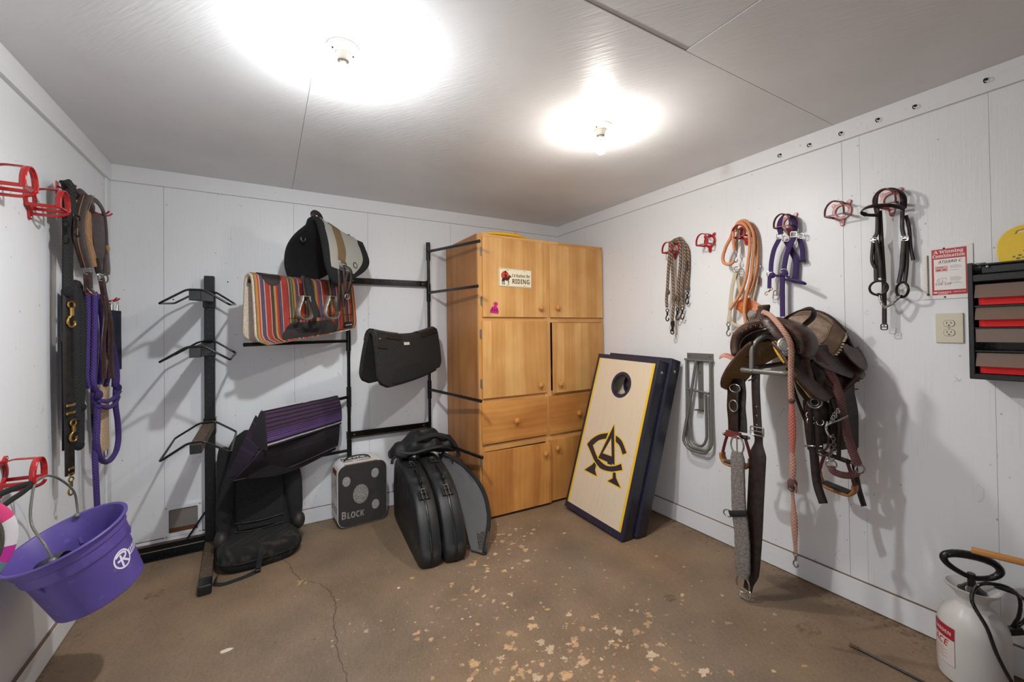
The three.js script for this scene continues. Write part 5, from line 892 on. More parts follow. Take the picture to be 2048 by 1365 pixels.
{ // orange lead rope
  const T = new Thing('lead_rope', 'orange and tan braided lead rope looped over the third red bracket on the wall', 'rope', RW(1.95, 1.42, 0.05));
  for (const r of [[[1.905, 1.985, 0.07], [1.915, 2.022, 0.068], [1.95, 2.026, 0.068], [1.986, 1.97, 0.07], [1.994, 1.883, 0.07], [1.983, 1.792, 0.07], [1.965, 1.688, 0.07], [1.93, 1.598, 0.072], [1.865, 1.507, 0.074]], [[1.895, 2.0, 0.05], [1.91, 2.04, 0.05], [1.955, 2.044, 0.05], [1.998, 1.975, 0.05], [2.008, 1.882, 0.05], [1.998, 1.791, 0.05], [1.984, 1.687, 0.05], [1.960, 1.596, 0.056], [1.948, 1.503, 0.06], [1.955, 1.409, 0.06]], [[1.93, 2.03, 0.032], [1.975, 2.02, 0.03], [2.008, 1.943, 0.03], [2.010, 1.764, 0.03], [1.99, 1.667, 0.034], [1.965, 1.59, 0.045]], [[1.906, 1.985, 0.09], [1.888, 1.955, 0.085], [1.85, 1.901, 0.08], [1.825, 1.838, 0.075], [1.833, 1.803, 0.075], [1.868, 1.789, 0.075], [1.897, 1.806, 0.07]]]) T.add('braided_rope', rope(R3(r), 0.0098, { n: 60 }), M.orangeRope);
  T.add('short_tail', rope(R3([[1.903, 1.985, 0.088], [1.903, 1.93, 0.088], [1.906, 1.872, 0.082]]), 0.0095), M.orangeRope);
  T.add('rope_end', rope(R3([[1.955, 1.43, 0.06], [1.956, 1.40, 0.06], [1.958, 1.38, 0.058]]), 0.008), M.orangeCloth);
}
{ // cream halter
  const T = new Thing('rope_halter', 'cream webbing halter with metal rings hanging behind the orange lead rope', 'halter', RW(1.9, 1.4, 0.04));
  const st = (l, w = 0.02) => T.add('strap', strap(R3(l), w, 0.004, OUT, { n: 40 }), M.creamWeb);
  st([[1.9, 2.01, 0.03], [1.903, 1.94, 0.05], [1.9, 1.87, 0.055]]); st([[1.894, 1.735, 0.055], [1.883, 1.70, 0.055], [1.868, 1.644, 0.052], [1.853, 1.542, 0.05], [1.844, 1.453, 0.05], [1.84, 1.425, 0.05]], 0.024);
  st([[1.897, 1.735, 0.045], [1.904, 1.65, 0.04], [1.923, 1.572, 0.036], [1.94, 1.49, 0.034]]); st([[1.842, 1.455, 0.044], [1.862, 1.422, 0.05], [1.9, 1.405, 0.05], [1.944, 1.405, 0.045]], 0.022);
  st([[2.0, 1.96, 0.016], [2.012, 1.85, 0.02], [2.012, 1.76, 0.022]], 0.018); st([[2.008, 1.74, 0.022], [1.998, 1.65, 0.022], [1.975, 1.56, 0.02]], 0.018);
  snapHook(T, RW(1.898, 1.872, 0.055), V(0, -1, 0), OUT, M.dullMetal, 1.1);
  dring(T, 'ring', RW(1.897, 1.755, 0.05), 0.017, 0.003, OUT, M.chrome); dring(T, 'ring', RW(2.011, 1.755, 0.022), 0.016, 0.003, OUT, M.chrome); dring(T, 'ring', RW(1.918, 1.74, 0.04), 0.017, 0.0025, V(-1, 0, 0.6), M.chrome);
  T.add('cuff', strap(R3([[1.846, 1.463, 0.05], [1.842, 1.43, 0.05]]), 0.03, 0.009, OUT), M.creamWeb);
  snapHook(T, RW(1.838, 1.425, 0.05), V(0, -1, 0), OUT, M.dullMetal, 1.25);
  T.add('leather_tag', strap(R3([[2.01, 1.70, 0.02], [2.008, 1.65, 0.02]]), 0.022, 0.006, OUT), M.maroonMetal);
}
{ // orange cloth
  const T = new Thing('cloth', 'bunched orange and grey cloth caught in the hanging orange rope above the saddle', 'cloth', RW(1.95, 1.45, 0.03));
  const bl = (a, b, c, d, s) => slab((u, v) => RW(lerp(lerp(a[0], b[0], u), lerp(c[0], d[0], u), v), lerp(lerp(a[1], b[1], u), lerp(c[1], d[1], u), v), 0.028 + 0.022 * Math.sin(3 * u + s) * Math.sin(3.1 * v) + 0.012 * fbm(u * 4, v * 4, s)), 12, 12, 0.006, 1, 1).whole();
  T.add('orange_fold', bl([1.915, 1.578], [1.972, 1.572], [1.878, 1.512], [1.95, 1.455], 1), M.orangeCloth);
  T.add('orange_fold', bl([1.968, 1.570], [2.03, 1.522], [1.945, 1.47], [2.0, 1.478], 4), mat({ color: rgb(216, 148, 112), roughness: 0.95 }));
  T.add('grey_fold', bl([1.905, 1.50], [2.012, 1.495], [1.955, 1.425], [1.985, 1.435], 6), cloth(150, 140, 132));
}
{ // purple halter
  const T = new Thing('halter', 'purple nylon horse halter with chrome rings hung on a red bracket', 'halter', RW(2.18, 1.45, 0.04));
  const st = (l, w = 0.026, n = 36) => T.add('strap', strap(R3(l), w, 0.0045, OUT, { n }), M.purpleWeb);
  T.add('crown_strap', strap(R3([[2.170, 1.915, 0.07], [2.166, 1.965, 0.078], [2.184, 2.014, 0.075], [2.206, 2.02, 0.06], [2.225, 1.975, 0.04], [2.225, 1.92, 0.035]]), 0.028, 0.0045, null, { n: 40, hints: [OUT, OUT, V(-0.4, 1, 0), V(-0.4, 1, 0), OUT, OUT] }), M.purpleWeb);
  st([[2.158, 1.897, 0.06], [2.127, 1.839, 0.06], [2.111, 1.772, 0.06], [2.106, 1.712, 0.06]]); st([[2.228, 1.892, 0.05], [2.191, 1.81, 0.05], [2.175, 1.739, 0.05], [2.171, 1.707, 0.05]], 0.028);
  st([[2.173, 1.886, 0.025], [2.2, 1.818, 0.022], [2.221, 1.762, 0.022], [2.22, 1.71, 0.022], [2.215, 1.65, 0.022]], 0.03); st([[2.24, 1.884, 0.024], [2.253, 1.821, 0.022], [2.254, 1.748, 0.022]], 0.024);
  st([[2.099, 1.692, 0.06], [2.097, 1.65, 0.06], [2.096, 1.618, 0.06]], 0.022); st([[2.165, 1.695, 0.052], [2.162, 1.61, 0.052], [2.160, 1.452, 0.05]], 0.028);
  T.add('nose_rope', rope(R3([[2.103, 1.70, 0.055], [2.137, 1.686, 0.055], [2.176, 1.69, 0.06], [2.206, 1.662, 0.06], [2.245, 1.647, 0.085], [2.29, 1.63, 0.11], [2.30, 1.622, 0.10], [2.25, 1.637, 0.06], [2.20, 1.653, 0.045], [2.15, 1.67, 0.045]]), 0.0072, { n: 60 }), M.purpleWeb);
  for (const [z, y] of [[2.178, 1.70], [2.11, 1.70]]) T.add('knot', ball(RW(z, y - 0.008, 0.055), 0.017, 0.8, 1, 1.1, 12), M.purpleWeb);
  for (const [z, y, d, s] of [[2.101, 1.702, 0.058, 1], [2.171, 1.703, 0.052, 1.1]]) dring(T, 'ring', RW(z, y, d), 0.0165 * s, 0.003, V(-1, 0, 0.2), M.chrome);
  for (const [z, y, d] of [[2.155, 1.907, 0.06], [2.182, 1.89, 0.045], [2.226, 1.905, 0.05], [2.25, 1.893, 0.03]]) T.add('square_ring', bentTube(R3([[z - 0.016, y - 0.011, d], [z + 0.014, y - 0.016, d], [z + 0.016, y + 0.011, d], [z - 0.014, y + 0.016, d]]), 0.0026, 0.004, { closed: true, rs: 6 }), M.chrome);
  buckleAt(T, RW(2.256, 1.752, 0.026), V(0, 1, 0), ZP, 0.03, 0.02, 0.0022, M.darkMetal);
  snapHook(T, RW(2.112, 1.618, 0.06), V(0, -0.65, -0.75), OUT, M.brass, 0.8);
  buckleAt(T, RW(2.12, 1.578, 0.035), V(0, 1, 0.15).normalize(), V(0, -0.15, 1).normalize(), 0.032, 0.05, 0.0028, M.alu);
}
{ // bridle
  const T = new Thing('bridle', 'dark leather bridle with a loose ring snaffle bit hung on a red bracket', 'bridle', RW(2.64, 1.4, 0.05));
  const st = (l, w = 0.016, nm = 'strap') => T.add(nm, strap(R3(l), w, 0.0045, OUT, { n: 44 }), M.darkLeather);
  T.add('headpiece', strap(R3([[2.598, 1.93, 0.065], [2.594, 1.975, 0.07], [2.608, 2.018, 0.07], [2.64, 2.032, 0.065], [2.672, 2.016, 0.055], [2.686, 1.98, 0.045], [2.684, 1.93, 0.04]]), 0.024, 0.005, null, { n: 50, hints: [V(-1, 0, -0.3), V(-1, 0, -0.6), V(-0.5, 1, -0.6), V(-0.3, 1, 0), V(-0.3, 1, 0.6), V(-1, 0, 0.6), V(-1, 0, 0.2)] }), M.darkLeather);
  T.add('browband', strap(R3([[2.608, 1.913, 0.075], [2.575, 1.918, 0.13], [2.566, 1.93, 0.15], [2.585, 1.944, 0.15], [2.63, 1.948, 0.12], [2.675, 1.937, 0.075], [2.69, 1.925, 0.045]]), 0.02, 0.005, null, { n: 60, hints: [V(-1, 0.3, 0), V(-1, 0.2, -0.4), V(-0.3, 0.4, -1), V(-1, 0.5, 0), V(-0.8, 0.5, 0.5), V(-0.8, 0.3, 0.6), V(-1, 0.2, 0.5)] }), M.darkLeather);
  st([[2.597, 1.955, 0.062], [2.597, 1.904, 0.062], [2.592, 1.83, 0.062], [2.58, 1.81, 0.062]]); st([[2.602, 1.94, 0.05], [2.605, 1.80, 0.048], [2.610, 1.60, 0.045], [2.609, 1.40, 0.045]], 0.018, 'throat_latch');
  st([[2.579, 1.796, 0.062], [2.588, 1.74, 0.062], [2.586, 1.68, 0.06], [2.586, 1.608, 0.06]], 0.017, 'cheekpiece'); st([[2.592, 1.80, 0.068], [2.602, 1.70, 0.066], [2.605, 1.62, 0.064]], 0.017, 'cheekpiece');
  st([[2.58, 1.79, 0.07], [2.576, 1.70, 0.072], [2.586, 1.67, 0.072]], 0.013); st([[2.681, 1.92, 0.04], [2.679, 1.84, 0.04], [2.685, 1.80, 0.04]], 0.016);
  st([[2.688, 1.90, 0.025], [2.698, 1.841, 0.025], [2.702, 1.751, 0.025], [2.710, 1.690, 0.025]], 0.014, 'strap_tail'); st([[2.684, 1.79, 0.04], [2.679, 1.73, 0.04], [2.674, 1.66, 0.04], [2.664, 1.59, 0.045]], 0.018, 'cheekpiece'); st([[2.69, 1.78, 0.035], [2.690, 1.70, 0.032], [2.688, 1.65, 0.034], [2.683, 1.59, 0.04]], 0.016, 'cheekpiece');
  for (const [z, y, d] of [[2.58, 1.803, 0.064], [2.688, 1.793, 0.04]]) buckleAt(T, RW(z, y, d), V(0, 1, 0), ZP, 0.022, 0.022, 0.0026, M.chrome);
  const r1 = RW(2.595, 1.573, 0.062), r2 = RW(2.677, 1.557, 0.05);
  T.add('bit_ring', ringAt(r1, 0.033, 0.0052, V(-1, 0, 0.12), { k: 30 }), M.darkMetal); T.add('bit_ring', ringAt(r2, 0.034, 0.0052, V(-0.8, 0, -0.6), { k: 30 }), M.darkMetal);
  T.add('mouthpiece', rope(R3([[2.598, 1.542, 0.062], [2.606, 1.505, 0.07], [2.618, 1.483, 0.075], [2.624, 1.479, 0.075]]), 0.0058, { n: 24 }), M.chrome); T.add('mouthpiece', rope(R3([[2.620, 1.478, 0.078], [2.635, 1.487, 0.072], [2.652, 1.503, 0.065], [2.67, 1.527, 0.055]]), 0.0058, { n: 24 }), M.chrome);
  for (const [z, y, d] of [[2.594, 1.541, 0.062], [2.672, 1.526, 0.052]]) T.add('cheek_boss', ball(RW(z, y, d), 0.0085, 1, 1, 1.2, 10), M.darkMetal);
  buckleAt(T, RW(2.608, 1.388, 0.046), V(0, 1, 0), ZP, 0.024, 0.026, 0.0024, M.darkMetal);
}

{ // thermometer sign
  const tex = canvasTex(1024, 1400, (c, w, h) => {
    c.fillStyle = '#e6e2de'; c.fillRect(0, 0, w, h);
    const X = 205, R = w - 130; c.fillStyle = '#b5101f'; c.fillRect(X, 62, R - X + 14, h - 170); c.fillStyle = '#ece8e4'; c.fillRect(X + 46, 330, R - X - 60, 830);
    c.fillStyle = '#f4f0ee'; c.font = 'bold 112px serif'; c.textAlign = 'center'; c.fillText('A Winning', (X + R) / 2, 178, 590); c.fillText('Combination', (X + R) / 2, 288, 650);
    c.fillStyle = '#3a1c24'; c.font = 'italic bold 96px sans-serif'; c.fillText('ATGARD C', (X + R) / 2 + 20, 440, 560); c.fillRect(X + 120, 458, 260, 5);
    c.textAlign = 'left'; c.fillStyle = '#d8a8a0'; c.fillRect(X + 70, 520, 260, 150); c.fillStyle = '#a82030'; c.font = 'bold 40px sans-serif'; c.fillText('ATGARD', X + 86, 566, 220); c.fillRect(X + 96, 606, 90, 40); c.fillRect(X + 220, 610, 80, 32);
    c.fillStyle = '#8a8482'; for (const [y, n] of [[520, 3], [640, 1], [830, 4], [960, 2]]) for (let i = 0; i < n; i++) c.fillRect(X + 370, y + i * 28, 180 + (i * 53) % 70, 9);
    c.strokeStyle = '#a02030'; c.lineWidth = 7; c.beginPath(); c.moveTo(X + 100, 900); c.quadraticCurveTo(X + 160, 830, X + 290, 850); c.lineTo(X + 300, 920); c.moveTo(X + 110, 890); c.lineTo(X + 110, 945); c.lineTo(X + 280, 945); c.moveTo(X + 150, 870); c.lineTo(X + 150, 940); c.moveTo(X + 220, 860); c.lineTo(X + 220, 940); c.stroke();
    c.fillStyle = '#7c1a2a'; c.font = 'bold 84px serif'; c.fillText('CSP 250', X + 70, 1030, 330);
    c.fillStyle = '#f0e8e6'; c.font = 'bold 56px sans-serif'; c.fillText('FERMENTA', X + 120, 1246, 270); c.font = 'bold 38px sans-serif'; c.fillText('1-800-777-7733', X + 420, 1236, 250); c.fillRect(X + 28, 1206, 80, 36); c.fillRect(X + 120, 1262, 200, 10);
    c.fillStyle = '#9a3038'; c.font = 'bold 24px sans-serif'; for (let i = 0; i < 30; i++) c.fillRect(i % 5 ? 66 : 40, 250 + i * 33, i % 5 ? 22 : 46, 5);
  });
  const T = new Thing('thermometer_sign', 'white and red printed tin thermometer sign above the beige outlet plate', 'sign', RW(2.81, 1.51, 0));
  const g = bx(W - 0.004, W - 0.001, 1.508, 1.737, 2.733, 2.892, 0.0008); const uv = g.attributes.uv, p = g.attributes.position; for (let i = 0; i < uv.count; i++) uv.setXY(i, (p.getZ(i) - 2.733) / 0.159, (p.getY(i) - 1.508) / 0.229);
  T.add('tin_plate', g, mat({ map: tex, roughness: 0.35 }));
  T.add('glass_tube', mg(rod(RW(2.752, 1.534, 0.0065), RW(2.752, 1.705, 0.0065), 0.0026, 10)), mat({ color: 0x9c9088, roughness: 0.2 })); T.add('fluid_bulb', ball(RW(2.752, 1.53, 0.007), 0.0046, 1, 1, 1, 12), mat({ color: rgb(120, 20, 28), roughness: 0.3 }));
  for (const y of [1.729, 1.516]) T.add('screw', lathe([[0, 0.002], [0.003, 0.0015], [0.004, 0], [0, 0]], RW(2.805, y, 0.004), OUT, 10), M.darkMetal);
}
{ // outlet
  const T = new Thing('outlet_plate', 'beige double socket outlet with oversize plate below the thermometer sign', 'outlet', RW(2.816, 1.38, 0));
  T.add('cover_plate', bx(W - 0.007, W, 1.315, 1.445, 2.773, 2.86, 0.003), M.ivory);
  for (const y of [1.4, 1.36]) {
    const s = T.add('socket', ext(shapeOf(Array.from({ length: 32 }, (_, i) => { const a = i / 32 * 6.28318; return [0.0172 * Math.cos(a), clamp(0.0172 * Math.sin(a), -0.0135, 0.0135)]; })), 0.003, RW(2.8165, y, 0.0065), ZP, UP, 0.0006).translate(0, 0, 0), M.ivory);
    T.add('outline', sweep(Array.from({ length: 32 }, (_, i) => { const a = i / 32 * 6.28318; return RW(2.8165 + 0.0178 * Math.cos(a), y + clamp(0.0178 * Math.sin(a), -0.014, 0.014), 0.0072); }), DISC(5, 0.0006), { closed: true, straight: true }), M.ivoryDark, s);
    for (const [dz, w, h] of [[-0.0065, 0.0022, 0.0085], [0.0065, 0.0022, 0.007]]) T.add('slot', bx(W - 0.0102, W - 0.0096, y + 0.003 - h / 2, y + 0.003 + h / 2, 2.8165 + dz - w / 2, 2.8165 + dz + w / 2, 0), M.ivoryDark, s);
    T.add('earth_hole', ext(shapeOf([[-0.0028, 0], [-0.0028, -0.002], [0, -0.0045], [0.0028, -0.002], [0.0028, 0], [0, 0.002]]), 0.0006, RW(2.8165, y - 0.0065, 0.0096), ZP, UP, 0).translate(0, 0, 0), M.ivoryDark, s);
  }
  T.add('screw', lathe([[0, 0.001], [0.002, 0.0008], [0.0028, 0], [0, 0]], RW(2.8165, 1.38, 0.007), OUT, 10), M.dullMetal);
}
// ext() in wall axes (ZP, UP) runs along ZP x UP = -x, out of the wall

{ // small-parts drawer cabinet
  const T = new Thing('parts_cabinet', 'black wall cabinet of small clear-fronted red parts bins, cut by the right edge', 'parts cabinet', RW(3.1, 1.18, 0.08));
  const D = 0.15, z0 = 2.905, z1 = 3.36, blk = M.blackPlastic;
  T.add('side_wall', bx(W - D, W - 0.003, 1.178, 1.638, z0, z0 + 0.016, 0.003), blk); T.add('side_wall', bx(W - D, W - 0.003, 1.178, 1.638, z1 - 0.016, z1, 0.003), blk);
  T.add('back_wall', bx(W - 0.008, W - 0.003, 1.18, 1.60, z0 + 0.01, z1 - 0.01, 0), blk); T.add('top_wall', bx(W - D + 0.002, W - 0.003, 1.562, 1.59, z0 + 0.01, z1 - 0.01, 0.003), blk); T.add('bottom_wall', bx(W - D, W - 0.003, 1.178, 1.198, z0 + 0.01, z1 - 0.01, 0.003), blk);
  const redBin = mat({ color: rgb(232, 4, 8), roughness: 0.6 }), smoke = mat({ color: 0xc8b4a6, roughness: 0.12, transmission: 0.72, thickness: 0, ior: 1.45 });
  const rows = [1.552, 1.466, 1.376, 1.284];
  rows.forEach((yt, i) => {
    T.add('shelf', bx(W - D + 0.004, W - 0.01, yt - 0.09, yt - 0.084, z0 + 0.016, z1 - 0.016, 0.001), blk);
    for (let k = 0; k < 3; k++) {
      const a = z0 + 0.02 + k * 0.139, b = a + 0.132; if (i === 2 && k === 0) { T.add('clear_flap', bx(W - D + 0.005, W - D + 0.0075, yt - 0.052, yt, a - 0.002, b, 0.001), smoke); continue; }
      const bin = T.add('bin', mg(bx(W - D + 0.018, W - 0.02, yt - 0.082, yt - 0.08, a + 0.006, b - 0.006, 0), bx(W - D + 0.016, W - D + 0.019, yt - 0.082, yt - 0.022, a + 0.006, b - 0.006, 0.001), bx(W - 0.022, W - 0.02, yt - 0.082, yt - 0.02, a + 0.006, b - 0.006, 0), bx(W - D + 0.018, W - 0.02, yt - 0.082, yt - 0.02, a + 0.006, a + 0.009, 0), bx(W - D + 0.018, W - 0.02, yt - 0.082, yt - 0.02, b - 0.009, b - 0.006, 0)), redBin);
      const fl = slab((u, v) => V(W - D + 0.012 - 0.016 * v, yt - 0.002 - 0.052 * v, lerp(a - 0.001, b + 0.002, u)), 4, 4, 0.002).whole();
      T.add('clear_flap', fl, smoke, bin);
    }
  });
}
{ // black box behind the disc, and the yellow lid
  const T = new Thing('box', 'low black box lying on the parts cabinet behind the yellow disc', 'box', RW(2.96, 1.592, 0.06));
  T.add('box_body', bx(W - 0.12, W - 0.02, 1.592, 1.626, 2.935, 3.12, 0.006), M.blackPlastic); T.add('lid', bx(W - 0.123, W - 0.017, 1.626, 1.634, 2.932, 3.123, 0.003), M.blackPlastic);
  T.add('hinge_tab', beam(RW(2.925, 1.628, 0.11), RW(2.925, 1.642, 0.06), 0.03, 0.006, V(-0.3, 0.9, 0)), M.blackPlastic); T.add('latch', ball(RW(2.955, 1.62, 0.124), 0.006, 0.5, 1, 1, 10), M.dullMetal);
  const yel = mat({ map: canvasTex(512, 512, (c, w, h) => { c.fillStyle = '#e6c01a'; c.fillRect(0, 0, w, h); const r = rng(2); for (let i = 0; i < 1200; i++) { c.fillStyle = `rgba(${190 + 50 * r() | 0},${150 + 40 * r() | 0},20,0.10)`; c.fillRect(r() * w, r() * h, 4, 22); } for (const [x, y, s] of [[205, 290, 16], [170, 330, 13], [130, 340, 12], [158, 360, 15], [185, 352, 9], [235, 275, 20], [255, 285, 17], [250, 390, 14], [222, 300, 9]]) { c.fillStyle = '#6d6440'; c.beginPath(); for (let i = 0; i < 12; i++) { const a = i / 12 * 6.28, q = s * (0.7 + 0.5 * r()); c.lineTo(x + Math.cos(a) * q, y + Math.sin(a) * q * 0.8); } c.fill(); } }), roughness: 0.5 });
  const Y = new Thing('disc', 'scuffed yellow plastic disc standing on edge on the parts cabinet', 'disc', RW(3.06, 1.592, 0.1));
  const n = V(-0.98, 0.06, -0.06).normalize(), c = RW(3.068, 1.683, 0.085), ey = V(0.06, 0.99, 0).normalize(), exx = new THREE.Vector3().crossVectors(ey, n).normalize(), eyy = new THREE.Vector3().crossVectors(n, exx);
  const sh = shapeOf(Array.from({ length: 48 }, (_, i) => { const a = i / 48 * 6.28318; const q = (t) => Math.sign(t) * Math.abs(t) ** 0.78; return [0.094 * q(Math.cos(a)), 0.088 * q(Math.sin(a))]; }), [[[-0.044, 0.056], [-0.040, 0.065], [-0.024, 0.069], [-0.028, 0.060]]]);
  const g = ext(sh, 0.012, c, exx, eyy, 0.004); const uv = g.attributes.uv, p = g.attributes.position; for (let i = 0; i < uv.count; i++) { const d = V(p.getX(i), p.getY(i), p.getZ(i)).sub(c); uv.setXY(i, 0.5 + d.dot(exx) / 0.2, 0.5 + d.dot(eyy) / 0.2); }
  Y.add('disc_body', g, yel);
}

// ---------------------------------------------------------------- cup hooks along the trim board
for (const [i, [z, y]] of [[2.149, 2.383], [2.3, 2.383], [2.444, 2.386], [2.594, 2.389], [2.727, 2.39], [2.944, 2.396]].entries()) {
  const T = new Thing('screw_hook', 'small dark screw hook in the white trim under the ceiling, ' + ['nearest the far corner', 'second from the far corner', 'third from the far corner', 'third from the right edge', 'second from the right edge', 'nearest the right edge'][i], 'hook', RW(z, y, 0.018), 'screw hooks along the right wall trim');
  T.add('shank', rod(RW(z, y, 0.016), RW(z, y, 0.03), 0.0022, 8), M.darkMetal);
  T.add('curl', rope(R3([[z, y, 0.03], [z - 0.002, y - 0.004, 0.037], [z - 0.003, y - 0.012, 0.04], [z - 0.001, y - 0.018, 0.035], [z + 0.002, y - 0.016, 0.028]]), 0.0022, { rs: 6, n: 16 }), M.darkMetal);
  T.add('collar', lathe([[0, 0.002], [0.005, 0.0015], [0.006, 0], [0, 0]], RW(z, y, 0.018), OUT, 10), M.darkMetal);
}

{ // folded saddle rack
  const T = new Thing('folding_rack', 'grey tubular saddle rack folded flat against the right wall', 'saddle rack', RW(1.6, 0.9, 0.02));
  T.add('mounting_plate', bx(W - 0.005, W, 1.172, 1.222, 1.498, 1.70, 0.001), M.greySteel); T.add('mounting_plate', bx(W - 0.005, W, 0.826, 1.172, 1.582, 1.622, 0.001), M.greySteel);
  T.add('foot_lip', bx(W - 0.04, W - 0.005, 0.832, 0.838, 1.572, 1.622, 0.001), M.dustySteel);
  const t = (l, r = 0.0085, R = 0.05) => bentTube(R3(l), r, R);
  T.add('hinge_bar', rod(RW(1.49, 1.176, 0.018), RW(1.708, 1.172, 0.018), 0.0085, 14), M.greySteel);
  T.add('outer_loop', t([[1.508, 1.175, 0.022], [1.51, 0.80, 0.03], [1.508, 0.62, 0.036], [1.545, 0.572, 0.04], [1.67, 0.572, 0.04], [1.70, 0.62, 0.036], [1.692, 0.80, 0.03], [1.690, 1.172, 0.022]], 0.0095), M.greySteel);
  T.add('ridge_bar', t([[1.588, 1.172, 0.03], [1.548, 0.90, 0.045], [1.508, 0.68, 0.058], [1.498, 0.61, 0.062], [1.54, 0.562, 0.06], [1.66, 0.556, 0.058], [1.70, 0.61, 0.05]], 0.0095), M.greySteel);
  T.add('inner_loop', t([[1.528, 0.965, 0.035], [1.532, 0.70, 0.036], [1.555, 0.605, 0.036], [1.628, 0.59, 0.036], [1.664, 0.65, 0.036], [1.660, 0.95, 0.035]], 0.009), M.greySteel);
  T.add('cross_bar', rod(RW(1.515, 0.972, 0.03), RW(1.682, 0.958, 0.03), 0.008, 12), M.greySteel);
  for (const [z, y] of [[1.517, 1.206], [1.676, 1.203], [1.60, 1.09], [1.602, 0.92]]) T.add('bolt', lathe([[0, 0.004], [0.004, 0.004], [0.0065, 0.001], [0.007, 0], [0, 0]], RW(z, y, 0.005), OUT, 12), M.chrome);
}
// ---------------------------------------------------------------- wall saddle rack, unfolded, carrying the western saddle
const ZC = 2.297;                                          // centre line of rack and saddle along the wall
const S = (d, dz, y) => RW(ZC + dz, y, d);
{
  const T = new Thing('saddle_rack', 'grey tubular saddle rack folded out from the wall under the western saddle', 'saddle rack', RW(ZC, 1.18, 0.2));
  T.add('mounting_plate', bx(W - 0.005, W, 1.20, 1.25, ZC - 0.1, ZC + 0.1, 0.001), M.greySteel); T.add('mounting_plate', bx(W - 0.005, W, 0.86, 1.2, ZC - 0.02, ZC + 0.02, 0.001), M.greySteel);
  T.add('seat_loop', bentTube([S(0.005, -0.112, 1.195), S(0.505, -0.112, 1.18), S(0.505, 0.112, 1.178), S(0.005, 0.112, 1.195)], 0.0125, 0.03), M.greySteel);
  T.add('ridge_bar', bentTube([S(0.505, -0.055, 1.178), S(0.505, -0.052, 1.30), S(0.46, -0.03, 1.348), S(0.35, 0.0, 1.35), S(0.01, 0.0, 1.23)], 0.0118, 0.05), M.greySteel);
  T.add('weld', ball(S(0.505, -0.055, 1.18), 0.017, 1, 0.7, 1.1, 12), M.greySteel);
  for (const dz of [-0.08, 0.08]) T.add('bolt', lathe([[0, 0.004], [0.004, 0.004], [0.0065, 0.001], [0.007, 0], [0, 0]], S(0.005, dz, 1.225), OUT, 12), M.chrome);
}
